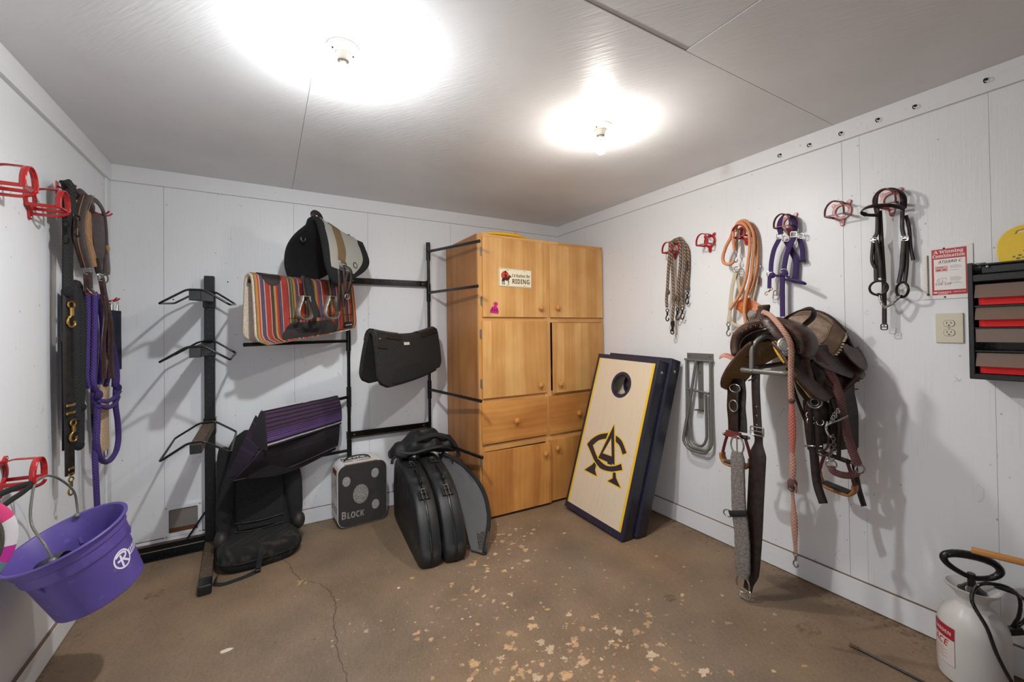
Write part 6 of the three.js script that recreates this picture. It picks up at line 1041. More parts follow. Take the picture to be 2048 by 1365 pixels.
{
  const T = new Thing('western_saddle', 'dark brown western saddle with suede seat and tooled skirts on the wall rack', 'saddle', RW(ZC, 1.2, 0.25));
  // skirts: a leather sheet with wool beneath on each side
  const skirt = (g) => (u, v) => {
    const f = clamp((v - 0.45) / 0.55), rr = 1 - Math.sqrt(Math.max(0, 1 - f * f)), d0 = 0.515 - 0.13 * rr, d1 = 0.03 + 0.13 * rr; let d = lerp(d0, d1, u);
    const rear = sm(0.55, 0.9, u), fl = g < 0 ? (0.05 + 0.215 * v ** 0.9) * (1 + 0.10 * rear) : (0.05 + 0.15 * v ** 0.9) * (1 + 0.30 * rear);
    const y = 1.318 - (0.262 - 0.105 * rear - 0.02 * sm(0, 0.2, u) * 0) * v ** 1.12 + 0.012 * Math.sin(3.14 * u) - 0.015 * rear;
    return S(d, g * fl, y);
  };
  for (const g of [-1, 1]) {
    const s = slab(skirt(g), 28, 16, 0.016, 0.5, 0.35);
    const lo = g < 0 ? s.inner : s.outer, hi = g < 0 ? s.outer : s.inner;
    // which skin faces up is settled by its mean normal
    const ny = (q) => { const a = q.attributes.normal.array; let t = 0; for (let i = 1; i < a.length; i += 3) t += a[i]; return t; };
    const [top, und] = ny(lo) > ny(hi) ? [lo, hi] : [hi, lo];
    T.add('skirt', mg(top, s.rim), M.toolLeather); T.add('wool_lining', und, M.skirtWool);
  }
  T.add('wool_roll', strap([S(0.495, 0.05, 1.325), S(0.505, 0.066, 1.29), S(0.505, 0.084, 1.258), S(0.50, 0.10, 1.232)], 0.024, 0.012, V(-1, 0.2, 0.2), { n: 24 }), M.yellowFelt); T.add('wool_roll', rope([S(0.48, 0.125, 1.16), S(0.46, 0.15, 1.115), S(0.44, 0.168, 1.075)], 0.004, { n: 20 }), M.yellowFelt);
  // fork with swells
  const fp = [[-0.150, 1.235], [-0.162, 1.295], [-0.150, 1.345], [-0.11, 1.385], [-0.055, 1.41], [0, 1.418], [0.055, 1.41], [0.11, 1.385], [0.145, 1.345], [0.154, 1.30], [0.142, 1.25]];
  const N = 44, rings = []; const c2 = new THREE.CatmullRomCurve3(fp.map(([a, b]) => V(0, b, a)), false, 'centripetal');
  for (let i = 0; i <= N; i++) { const t = i / N, p = c2.getPointAt(t), tg = c2.getTangentAt(t), nr = V(0, -tg.z, tg.y).multiplyScalar(-1); if (nr.dot(V(0, p.y - 1.26, p.z)) < 0) nr.negate(); const sw = 1 + 0.14 * Math.exp(-(((Math.abs(p.z) - 0.15) / 0.05) ** 2)); rings.push(sring(S(0.44 - 0.03 * Math.abs(p.z) * 4, p.z, p.y), V(1, 0, 0), nr, 0.062 * sw * (1 - 0.55 * sm(0.9, 1, Math.abs(2 * t - 1))), 0.027 * sw, 2.4, 26)); }
  T.add('fork', loft(rings), M.toolLeather);
  T.add('gullet_lining', slab((u, v) => { const p = c2.getPointAt(lerp(0.06, 0.94, u)); return S(lerp(0.475, 0.36, v), p.z * 0.82, 1.235 + (p.y - 1.235) * 0.80); }, 30, 4, 0.006).whole(), M.darkLeather);
  for (let i = 0; i < 9; i++) { const p = c2.getPointAt(0.3 + 0.05 * i); T.add('rivet', ball(S(0.503, p.z * 0.88, 1.235 + (p.y - 1.235) * 0.93), 0.0035, 1, 1, 1, 8), M.dullMetal); }
  T.add('fork_binding', sweep(Array.from({ length: 30 }, (_, i) => { const p = c2.getPointAt(0.05 + 0.9 * i / 29); return S(0.497 - 0.03 * Math.abs(p.z) * 4, p.z * 1.01, p.y + 0.004); }), DISC(6, 0.006), { straight: true }), M.brownLeather);
  // horn
  const horn = lathe([[0, -0.02], [0.028, -0.02], [0.0235, 0.008], [0.021, 0.03], [0.0215, 0.05], [0.0235, 0.064], [0.0265, 0.074], [0.027, 0.083], [0.0235, 0.087], [0.017, 0.081], [0, 0.077]], S(0.47, -0.005, 1.415), V(-0.12, 1, 0), 28);
  T.add('horn', horn, ropeMat([92, 78, 64], [70, 58, 48], [34, 28, 24], 0.18));
  // seat, deeper in the middle and rising to the cantle
  const seatF = (u, v) => { const a = 2 * u - 1, hw = lerp(0.085, 0.19, sm(-0.1, 0.72, v)) * (1 - 0.1 * sm(0.8, 1, v)), yc = 1.392 - 0.055 * Math.sin(Math.PI * clamp(v / 0.72)) + 0.075 * sm(0.5, 1.0, v), d = lerp(0.395, 0.085, v) - 0.02 * a * a * sm(0.6, 1, v) * -1; const droop = lerp(0.085, 0.112, v); return S(d, a * hw, yc - droop * Math.abs(a) ** 2.2); };
  T.add('seat', slab(seatF, 30, 30, 0.022, 0.4, 0.4).whole(), M.suede);
  const ridge = Array.from({ length: 26 }, (_, i) => seatF(i / 25, 1).clone());
  T.add('cantle_rim', sweep(ridge.map((p) => p.clone().add(V(0.012, 0.004, 0))), DISC(10, 0.016), { straight: true }), M.brownLeather);
  const border = slab((u, v) => { const q = seatF(u, lerp(0.84, 0.995, v)).clone(); return q.add(V(-0.0125, 0.0075, 0)); }, 26, 4, 0.004).whole();
  T.add('cantle_border', border, M.seatEdge);
  T.add('cantle_border', slab((u, v) => seatF(lerp(0.86, 0.995, u), lerp(0.5, 0.97, v)).clone().add(V(-0.006, 0.0125, 0.006)), 6, 16, 0.004).whole(), M.seatEdge);
  T.add('stitching', sweep(Array.from({ length: 20 }, (_, i) => seatF(0.872, lerp(0.5, 0.86, i / 19)).clone().add(V(-0.007, 0.016, 0.006))), DISC(6, 0.0018), { straight: true }), M.stitch);
  for (let i = 0; i < 13; i++) T.add('rawhide_lacing', ball(seatF(1, lerp(0.55, 0.97, i / 12)).clone().add(V(-0.004, 0.002, 0.012)), 0.0064, 0.9, 0.8, 1.1, 8), M.rawhide);
  T.add('stitching', sweep(Array.from({ length: 26 }, (_, i) => seatF(i / 25, 0.845).clone().add(V(-0.015, 0.009, 0))), DISC(6, 0.0018), { straight: true }), M.stitch);
  for (let i = 0; i < 21; i++) { const p = seatF(0.18 + 0.82 * i / 20, 1).clone(); T.add('rawhide_lacing', ball(p.add(V(0.012, 0.008, 0.010 * Math.sign(p.z - ZC) * Math.abs(2 * (0.18 + 0.82 * i / 20) - 1))), 0.0066, 0.8, 0.9, 1.15, 8), M.rawhide); }
  T.add('cantle_back', slab((u, v) => { const p = seatF(u, 1).clone(); return S(lerp(0.07, 0.03, v), (p.z - ZC) * lerp(1, 1.18, v), lerp(p.y - 0.005, 1.285 - 0.05 * Math.abs(2 * u - 1), v)); }, 22, 8, 0.012).whole(), M.brownLeather);
  for (const g of [-1, 1]) {
    // seat jockey, rear jockey, concho
    T.add('jockey', slab((u, v) => { const e = clamp((v - 0.4) / 0.6), uu = 0.5 + (u - 0.5) * (1 - 0.28 * (1 - Math.sqrt(1 - e * e * 0.98))); return S(lerp(0.40, 0.085, uu) + 0.02 * v, g * (lerp(0.12, 0.178, uu) + 0.072 * v), 1.303 - lerp(0.085, 0.185, uu) * v); }, 18, 10, 0.008, 0.4, 0.2).whole(), M.brownLeather);
    const rj = slab((u, v) => { const r = 0.098 * v, a = lerp(-0.5, Math.PI * 1.05, u); return S(0.105 + r * Math.cos(a) * 0.85, g * (0.205 + r * Math.sin(a) * 0.5 + 0.008 * (1 - v)), 1.285 - 0.92 * (r * Math.sin(a)) - 0.01 * v); }, 24, 6, 0.008, 0.4, 0.15).whole();
    T.add('rear_jockey', rj, M.toolLeather);
  }
  const concho = (c, n, r, sx = 1, sy = 1) => { const k = T.add('concho', lathe([[0, 0.006], [r * 0.3, 0.005], [r * 0.62, 0.0032], [r * 0.7, 0.0048], [r * 0.95, 0.0025], [r, 0], [0, 0]], V(0, 0, 0), V(0, 0, 1), 24).scale(sx, sy, 1).applyMatrix4((() => { const z = n.clone().normalize(), x = V(0, 1, 0).cross(z).normalize(), y = z.clone().cross(x); return new THREE.Matrix4().makeBasis(x, y, z).setPosition(c); })()), M.concho); return k; };
  concho(RW(2.462, 1.272, 0.21), V(-0.5, 0.35, 0.8), 0.019); concho(RW(2.462, 1.272, 0.213), V(-0.5, 0.35, 0.8), 0.01);
  concho(RW(2.413, 1.315, 0.535), V(-0.9, 0.2, 0.35), 0.033); concho(RW(2.424, 1.285, 0.53), V(-0.85, 0.1, 0.45), 0.026);
  // rigging leathers on the near side
  const st = (name, l, w, m = M.darkLeather, h = V(-0.55, 0.25, 0.8), t = 0.005, n = 40) => T.add(name, strap(R3(l), w, t, h, { n }), m);
  T.add('leather_loop', strap(R3([[2.335, 1.405, 0.45], [2.368, 1.44, 0.42], [2.408, 1.472, 0.38], [2.440, 1.476, 0.345], [2.440, 1.445, 0.335], [2.415, 1.405, 0.36], [2.388, 1.37, 0.41], [2.372, 1.345, 0.46]]), 0.032, 0.005, null, { n: 60, hints: [V(0, 0.7, -0.7), V(0, 0.7, -0.7), V(0, 1, -0.3), V(-0.3, 0.8, 0.5), V(-0.3, 0, 1), V(-0.3, -0.5, 0.8), V(-0.3, -0.5, 0.8), V(-0.3, -0.4, 0.8)] }), M.darkLeather);
  st('fork_cover', [[2.28, 1.452, 0.47], [2.322, 1.432, 0.515], [2.362, 1.39, 0.53], [2.396, 1.345, 0.53], [2.41, 1.30, 0.525]], 0.05, M.brownLeather, V(-0.8, 0.5, 0.2));
  st('latigo', [[2.424, 1.29, 0.51], [2.432, 1.22, 0.48], [2.438, 1.12, 0.45], [2.446, 1.06, 0.40]], 0.05); st('latigo', [[2.452, 1.25, 0.45], [2.455, 1.16, 0.42], [2.452, 1.11, 0.40], [2.44, 1.05, 0.37]], 0.045, M.brownLeather); st('latigo', [[2.47, 1.24, 0.40], [2.478, 1.17, 0.37], [2.476, 1.11, 0.34], [2.472, 1.045, 0.31]], 0.05);
  st('fender', [[2.44, 1.24, 0.33], [2.482, 1.18, 0.29], [2.502, 1.10, 0.25], [2.508, 1.0, 0.22], [2.505, 0.90, 0.21], [2.50, 0.81, 0.20]], 0.15, M.darkLeather, V(-0.4, 0.2, 0.9), 0.007);
  st('fender_tongue', [[2.43, 1.27, 0.40], [2.455, 1.222, 0.38], [2.478, 1.17, 0.35], [2.50, 1.132, 0.325], [2.506, 1.122, 0.318]], 0.034, M.brownLeather, V(-0.7, 0.3, 0.7));
  T.add('oval_buckle', ringAt(RW(2.437, 1.25, 0.43), 0.03, 0.006, V(-0.8, 0.3, 0.5), { sx: 0.72, sy: 1.05, k: 28 }), M.dullMetal);
  T.add('rigging_ring', ringAt(RW(2.418, 1.187, 0.45), 0.021, 0.0042, V(-0.9, 0.1, 0.4), { k: 24 }), M.dullMetal);
  st('rear_billet', [[2.50, 1.18, 0.13], [2.502, 1.06, 0.13], [2.504, 0.947, 0.135], [2.512, 0.80, 0.14]], 0.04, M.brownLeather, V(-0.5, 0, 0.85)); st('strap_tip', [[2.518, 0.74, 0.15], [2.534, 0.625, 0.15], [2.552, 0.548, 0.148]], 0.026);
  st('wide_strap', [[2.418, 1.02, 0.345], [2.427, 0.906, 0.34], [2.432, 0.782, 0.335], [2.441, 0.648, 0.33], [2.462, 0.568, 0.325]], 0.036, M.darkLeather, V(-0.85, 0, 0.5)); st('thin_strap', [[2.362, 1.20, 0.42], [2.380, 1.078, 0.39], [2.398, 0.977, 0.36], [2.408, 0.92, 0.335]], 0.016);
  st('lower_leather', [[2.395, 1.04, 0.30], [2.392, 0.96, 0.29], [2.395, 0.88, 0.285], [2.402, 0.80, 0.28]], 0.05, M.darkLeather);
  st('fender_lining', [[2.43, 1.10, 0.27], [2.44, 1.0, 0.25], [2.445, 0.90, 0.24], [2.45, 0.83, 0.235]], 0.12, M.darkLeather, V(-0.7, 0.1, 0.6), 0.006);
  st('saddle_string', [[2.496, 1.15, 0.15], [2.497, 1.10, 0.12], [2.504, 1.088, 0.1], [2.522, 1.089, 0.1]], 0.005, M.darkLeather, V(-0.6, 0, 0.8), 0.002); st('saddle_string', [[2.475, 1.18, 0.24], [2.486, 1.12, 0.22], [2.49, 1.02, 0.21]], 0.01, M.brownLeather);
  // stirrups
  const stirrup = (c, ax, name, yaw) => {
    const at = (a, b, cc = 0) => c.clone().addScaledVector(ax, a).add(V(0, b, 0)).addScaledVector(yaw, cc);
    const s = T.add('stirrup', bentTube([at(-0.045, 0.13), at(-0.062, 0.075), at(-0.074, 0.02), at(-0.074, 0.005)], 0.0075, 0.03), M.maroonMetal);
    T.add('stirrup_side', bentTube([at(0.045, 0.13), at(0.062, 0.075), at(0.074, 0.02), at(0.074, 0.005)], 0.0075, 0.03), M.maroonMetal, s);
    T.add('rawhide_wrap', strap([at(-0.075, 0.028), at(-0.072, 0.0), at(-0.055, -0.022), at(0.055, -0.022), at(0.072, 0.0), at(0.075, 0.028)], 0.05, 0.016, null, { n: 36, hints: [ax.clone().negate(), ax.clone().negate(), V(0, -1, 0), V(0, -1, 0), ax, ax] }), mat({ map: leatherTex([150, 98, 52], [178, 124, 74], 9), roughness: 0.6 }), s);
    T.add('tread', beam(at(-0.055, -0.013), at(0.055, -0.013), 0.058, 0.006, V(0, 1, 0)), M.darkLeather, s);
    T.add('top_roller', rod(at(-0.058, 0.13), at(0.058, 0.13), 0.011, 12), M.darkLeather, s); for (const k of [-1, 1]) T.add('bolt', ball(at(k * 0.064, 0.13), 0.008, 1, 1, 1, 8), M.dullMetal, s);
  };
  stirrup(RW(2.462, 0.632, 0.195), V(0.02, -0.16, 0.99).normalize(), 'near', V(-1, 0, 0));
  stirrup(RW(2.103, 0.69, 0.42), V(0.1, 0.02, 0.99).normalize(), 'far', V(-1, 0, 0));
  // far side: fender, leathers and rings
  const fd = (l, w, m, h, t) => T.add('fender', strap(R3(l), w, t, h, { n: 40, }), m);
  fd([[2.092, 1.12, 0.40], [2.098, 1.05, 0.40], [2.10, 0.97, 0.41], [2.108, 0.90, 0.415], [2.112, 0.845, 0.42]], 0.125, M.darkLeather, V(-1, 0, -0.25), 0.008);
  T.add('stirrup_leather', strap(R3([[2.112, 1.09, 0.43], [2.108, 1.0, 0.436], [2.105, 0.90, 0.436], [2.104, 0.81, 0.43]]), 0.05, 0.006, V(-1, 0, -0.2), {}), M.darkLeather);
  T.add('ring', ringAt(RW(2.112, 1.075, 0.437), 0.026, 0.0038, V(-1, 0, 0), { sx: 1.1, sy: 0.8 }), M.chrome); T.add('buckle', ringAt(RW(2.109, 0.982, 0.446), 0.03, 0.0042, V(-1, 0, 0), { sy: 1, sx: 0.75 }), M.dullMetal);
  T.add('red_wrap', strap(R3([[2.10, 0.845, 0.437], [2.10, 0.815, 0.437]]), 0.085, 0.014, V(-1, 0, 0)), mat({ color: rgb(110, 40, 34), roughness: 0.7 }));
  T.add('leather_tip', strap(R3([[2.105, 1.235, 0.44], [2.07, 1.248, 0.455], [2.045, 1.236, 0.46]]), 0.04, 0.006, V(-0.5, 0.8, -0.3)), M.pinkLeather);
  T.add('saddle_string', strap(R3([[2.235, 1.15, 0.46], [2.222, 1.136, 0.465], [2.20, 1.125, 0.466]]), 0.007, 0.002, V(-1, 0, 0)), M.darkLeather);
}
{ // back cinch: narrow billet, buckle, wide leather
  const T = new Thing('back_cinch', 'long dark leather back cinch hanging from the saddle beside the grey fleece girth', 'cinch', RW(2.22, 0.1, 0.45));
  T.add('billet', strap(R3([[2.232, 1.20, 0.45], [2.234, 1.10, 0.46], [2.237, 0.98, 0.46], [2.241, 0.88, 0.46], [2.241, 0.845, 0.458]]), 0.042, 0.005, OUT), M.darkLeather);
  T.add('cinch_body', sweep(R3([[2.240, 0.865, 0.452], [2.238, 0.815, 0.45], [2.235, 0.78, 0.45], [2.228, 0.684, 0.45], [2.218, 0.536, 0.45], [2.206, 0.346, 0.45], [2.19, 0.18, 0.45], [2.176, 0.10, 0.448], [2.166, 0.05, 0.446]]), FLAT(0.082, 0.006), { hint: OUT, n: 60, scale: (t) => lerp(0.5, 1, sm(0.05, 0.14, t)) * lerp(1, 0.55, sm(0.86, 0.97, t)) }), M.darkLeather);
  for (const y of [1.0, 0.955, 0.91]) T.add('punch_hole', rod(RW(2.238, y, 0.4628), RW(2.238, y, 0.4634), 0.0032, 8), M.rawhide);
  buckleAt(T, RW(2.241, 0.878, 0.468), V(0, 1, 0), ZP, 0.064, 0.04, 0.0036, M.chrome);
  T.add('roller_buckle', bentTube(R3([[2.135, 0.045, 0.455], [2.135, 0.012, 0.465], [2.185, 0.012, 0.465], [2.185, 0.05, 0.452]]), 0.0045, 0.006, { closed: true }), M.chrome);
}
{ // grey fleece girth
  const T = new Thing('fleece_girth', 'grey fleece covered girth with steel rings hanging from the far stirrup', 'girth', RW(2.155, 0.1, 0.48));
  const pts = R3([[2.147, 0.755, 0.482], [2.149, 0.68, 0.484], [2.149, 0.60, 0.484], [2.152, 0.467, 0.484], [2.164, 0.336, 0.484], [2.165, 0.203, 0.484], [2.163, 0.125, 0.482]]), C = new THREE.CatmullRomCurve3(pts), rg = [];
  for (let i = 0; i <= 60; i++) { const t = i / 60, p = C.getPointAt(t), w = 0.036 * (1 + 0.10 * sm(0.3, 0.6, t)) * (1 - 0.25 * sm(0.93, 1, t) - 0.2 * sm(0.05, 0, t)); rg.push(sring(p, ZP, OUT, w + 0.003 * fbm(t * 22, 1, 3), 0.013 + 0.003 * fbm(t * 24, 5, 2), 2.6, 24)); }
  T.add('fleece_cover', loft(rg), M.greyFleece);
  T.add('top_ring', ringAt(RW(2.147, 0.79, 0.482), 0.042, 0.0042, OUT, { sx: 0.8, sy: 1.1, k: 26 }), M.chrome); T.add('centre_bar', rod(RW(2.147, 0.745, 0.484), RW(2.147, 0.835, 0.484), 0.0035, 8), M.chrome);
  T.add('bottom_ring', ringAt(RW(2.162, 0.088, 0.48), 0.042, 0.0042, OUT, { sx: 0.8, sy: 1.05, k: 26 }), M.chrome);
  T.add('cross_band', strap(R3([[2.108, 0.43, 0.497], [2.15, 0.446, 0.502], [2.198, 0.464, 0.495]]), 0.03, 0.006, OUT), M.blackWeb);
  T.add('side_ring', ringAt(RW(2.098, 0.428, 0.495), 0.018, 0.0032, V(-1, 0, 0.2), { sx: 1.2 }), M.dullMetal);
}
{ // braided lead draped over the fork
  const T = new Thing('braided_lead', 'pink and tan braided lead draped over the saddle fork and hanging to a snap', 'rope', RW(2.437, 0.36, 0.54));
  T.add('braid', sweep(R3([[2.297, 1.468, 0.50], [2.335, 1.453, 0.515], [2.385, 1.418, 0.55], [2.428, 1.372, 0.572], [2.450, 1.33, 0.57], [2.450, 1.288, 0.56], [2.444, 1.22, 0.552], [2.439, 1.14, 0.545], [2.438, 1.07, 0.54]]), [[0.011, -0.003], [0.011, 0.003], [0.006, 0.007], [-0.006, 0.007], [-0.011, 0.003], [-0.011, -0.003], [-0.006, -0.007], [0.006, -0.007]], { hint: V(-0.9, 0.2, 0.3), n: 70 }), M.pinkBraid);
  T.add('knot', ball(RW(2.438, 1.063, 0.54), 0.014, 1, 0.8, 1, 12), M.fadedBraid);
  T.add('braid', sweep(R3([[2.438, 1.06, 0.54], [2.438, 1.0, 0.54], [2.439, 0.94, 0.54], [2.438, 0.87, 0.54], [2.437, 0.83, 0.54]]), DISC(8, 0.0155, 0.6), { hint: OUT, n: 50, scale: (t) => 0.62 + 0.42 * Math.sin(Math.PI * clamp(t * 1.02)) }), ropeMat([190, 104, 90], [172, 96, 84], [132, 70, 62], 0.03));
  T.add('braid', sweep(R3([[2.437, 0.83, 0.54], [2.438, 0.767, 0.54], [2.435, 0.72, 0.54], [2.433, 0.69, 0.54], [2.435, 0.636, 0.54], [2.438, 0.578, 0.54], [2.440, 0.49, 0.54], [2.441, 0.43, 0.54], [2.442, 0.392, 0.54]]), DISC(8, 0.0125, 0.62), { hint: OUT, n: 70, scale: (t) => 0.9 + 0.28 * Math.sin(t * 11) }), M.pinkBraid);
  T.add('knot', ball(RW(2.434, 0.694, 0.54), 0.02, 1, 1.2, 1, 12), M.fadedBraid); T.add('tie_end', strap(R3([[2.44, 0.70, 0.55], [2.455, 0.69, 0.555], [2.456, 0.662, 0.555]]), 0.009, 0.005, OUT), M.fadedBraid);
  T.add('ring', ringAt(RW(2.434, 0.676, 0.55), 0.013, 0.002, OUT), M.darkMetal);
  snapHook(T, RW(2.442, 0.392, 0.54), V(0.02, -1, 0), OUT, M.dullMetal, 1.0);
}
{ // faded braided breast collar on the near side
  const T = new Thing('breast_collar', 'faded red braided breast collar hanging down the near side of the saddle', 'breast collar', RW(2.52, 0.72, 0.22));
  T.add('braid', sweep(R3([[2.449, 1.288, 0.375], [2.478, 1.222, 0.345], [2.503, 1.16, 0.315], [2.518, 1.087, 0.29], [2.521, 1.013, 0.27], [2.523, 0.95, 0.255], [2.528, 0.89, 0.24], [2.542, 0.819, 0.23], [2.562, 0.752, 0.225]]), DISC(10, 0.019, 0.5), { hint: V(-0.7, 0.1, 0.7), n: 90 }), M.fadedBraid);
  T.add('braid', sweep(R3([[2.56, 0.722, 0.225], [2.538, 0.706, 0.25], [2.51, 0.708, 0.275], [2.49, 0.722, 0.295], [2.486, 0.742, 0.30]]), DISC(10, 0.015, 0.6), { hint: V(-0.9, 0.2, 0.3), n: 40 }), M.fadedBraid);
  T.add('ring', ringAt(RW(2.568, 0.74, 0.225), 0.02, 0.0034, V(-0.6, 0, 0.8)), M.chrome); T.add('ring', ringAt(RW(2.486, 0.752, 0.30), 0.02, 0.0034, V(-0.9, 0, 0.4)), M.chrome);
  snapHook(T, RW(2.488, 0.84, 0.30), V(0, -1, 0), OUT, M.dullMetal, 1.1);
}
{ // headstall with curb bit and chain, hung in front of the fender
  const T = new Thing('headstall', 'dark leather headstall with silver curb bit and chain hanging on the saddle', 'bridle', RW(2.46, 0.85, 0.32));
  const st = (l, w = 0.016, m = M.darkLeather) => T.add('strap', strap(R3(l), w, 0.0045, V(-0.8, 0, 0.6), { n: 40 }), m);
  st([[2.448, 1.205, 0.44], [2.447, 1.127, 0.415], [2.445, 1.044, 0.395], [2.44, 0.932, 0.38], [2.436, 0.84, 0.37]], 0.02); st([[2.461, 1.04, 0.375], [2.464, 0.963, 0.365], [2.463, 0.879, 0.355], [2.459, 0.82, 0.345]], 0.03);
  st([[2.42, 1.04, 0.36], [2.41, 0.96, 0.35], [2.412, 0.88, 0.345], [2.42, 0.80, 0.34]], 0.014, M.brownLeather); st([[2.50, 1.06, 0.31], [2.512, 1.0, 0.30], [2.52, 0.93, 0.29], [2.512, 0.85, 0.285], [2.508, 0.78, 0.28]], 0.018);
  T.add('rein', rope(R3([[2.487, 0.92, 0.335], [2.49, 0.87, 0.33], [2.478, 0.825, 0.33], [2.448, 0.806, 0.33], [2.422, 0.83, 0.33], [2.43, 0.875, 0.33]]), 0.0045, { n: 40 }), M.brownLeather); T.add('rein', rope(R3([[2.508, 0.85, 0.31], [2.49, 0.81, 0.32], [2.46, 0.79, 0.33], [2.44, 0.80, 0.33]]), 0.004, { n: 30 }), M.brownLeather);
  T.add('silver_buckle', ringAt(RW(2.464, 1.046, 0.392), 0.026, 0.0048, V(-0.9, 0, 0.4), { k: 26 }), M.dullMetal); T.add('silver_buckle', ringAt(RW(2.464, 1.046, 0.393), 0.016, 0.003, V(-0.9, 0, 0.4), { k: 20 }), M.dullMetal);
  for (const [z, y, d, r] of [[2.436, 0.98, 0.372, 0.016], [2.438, 0.952, 0.372, 0.015], [2.47, 0.952, 0.36, 0.014]]) T.add('link_ring', ringAt(RW(z, y, d), r, 0.003, V(-0.8, 0.2, 0.6), { k: 18 }), M.chrome);
  T.add('bit_cheek', rope(R3([[2.488, 0.955, 0.33], [2.482, 0.925, 0.335], [2.489, 0.90, 0.335], [2.50, 0.885, 0.33]]), 0.0062, { n: 20 }), M.chrome); T.add('mouthpiece', rope(R3([[2.478, 0.928, 0.335], [2.498, 0.947, 0.33], [2.526, 0.965, 0.32], [2.556, 0.989, 0.30]]), 0.0046, { n: 20 }), M.dullMetal);
  for (let i = 0; i < 9; i++) { const t = i / 8; T.add('chain_link', ringAt(RW(2.499 + 0.026 * t + 0.004 * Math.sin(i * 2), 0.955 + 0.058 * t, 0.325 - 0.005 * t), 0.0075, 0.0019, i % 2 ? V(-1, 0.2, 0) : V(-0.2, 0.2, 1), { k: 12, rs: 6 }), M.chrome); }
  for (let i = 0; i < 6; i++) T.add('chain_link', ringAt(RW(2.503 + 0.001 * i, 0.89 - 0.013 * i, 0.318), 0.0085, 0.002, i % 2 ? V(-1, 0, 0) : V(0, 0, 1), { k: 12, rs: 6 }), M.dullMetal);
  T.add('curb_bar', rope(R3([[2.398, 0.824, 0.35], [2.425, 0.831, 0.352], [2.47, 0.838, 0.345]]), 0.0042, { n: 14 }), M.chrome);
  for (const [z, y] of [[2.486, 1.066], [2.497, 1.058]]) T.add('spot', strap(R3([[z, y + 0.014, 0.345], [z, y - 0.014, 0.345]]), 0.010, 0.004, OUT), M.alu);
}
// ---------------------------------------------------------------- left wall: brackets, hooks, tack, bucket
const L3 = (list) => list.map(([z, y, d]) => LW(z, y, d));
const IN = V(1, 0, 0), BR2 = [[0.80, 2.075, 0.05], [0.895, 2.05, 0.1], [0.893, 1.99, 0.1], [0.888, 1.93, 0.1]];
placeBracket(protoHook, LW(0.985, 1.952, 0), 'left', 'red bridle bracket with a hook high on the left wall, nearer the corner', 1.12);
placeBracket(protoHook, LW(1.275, 1.952, 0), 'left', 'red bridle bracket with a hook high on the left wall, cut by the picture edge', 1.12);
placeBracket(protoHook, LW(1.205, 0.9, 0), 'left', 'red bridle bracket low on the left wall that the purple bucket hangs from', 1.12);
for (const [z, y, label] of [[0.72, 2.075, 'small red double hook holding the flat black lead near the top of the left wall'], [0.25, 2.075, 'small red double hook behind the brown leather collar by the corner'], [0.50, 1.605, 'small red double hook holding the purple rope halter'], [0.115, 1.60, 'small red double hook holding the navy straps beside the corner']]) {
  const T = new Thing('double_hook', label, 'hook', LW(z, y, 0));
  T.add('hook_plate', bx(0, 0.004, y - 0.03, y + 0.03, z - 0.014, z + 0.014, 0.002), M.red);
  for (const s of [-1, 1]) T.add('prong', rope(L3([[z, y + 0.008, 0.003], [z + s * 0.012, y - 0.004, 0.03], [z + s * 0.022, y, 0.058], [z + s * 0.027, y + 0.014, 0.072]]), 0.0046, { n: 18 }), M.red);
  T.add('prong', rope(L3([[z, y - 0.016, 0.003], [z, y - 0.024, 0.03], [z, y - 0.016, 0.048]]), 0.0042, { n: 14 }), M.red);
  T.add('screw', lathe([[0, 0.0015], [0.003, 0.001], [0.004, 0], [0, 0]], LW(z, y + 0.022, 0.004), IN, 10), M.dullMetal);
}
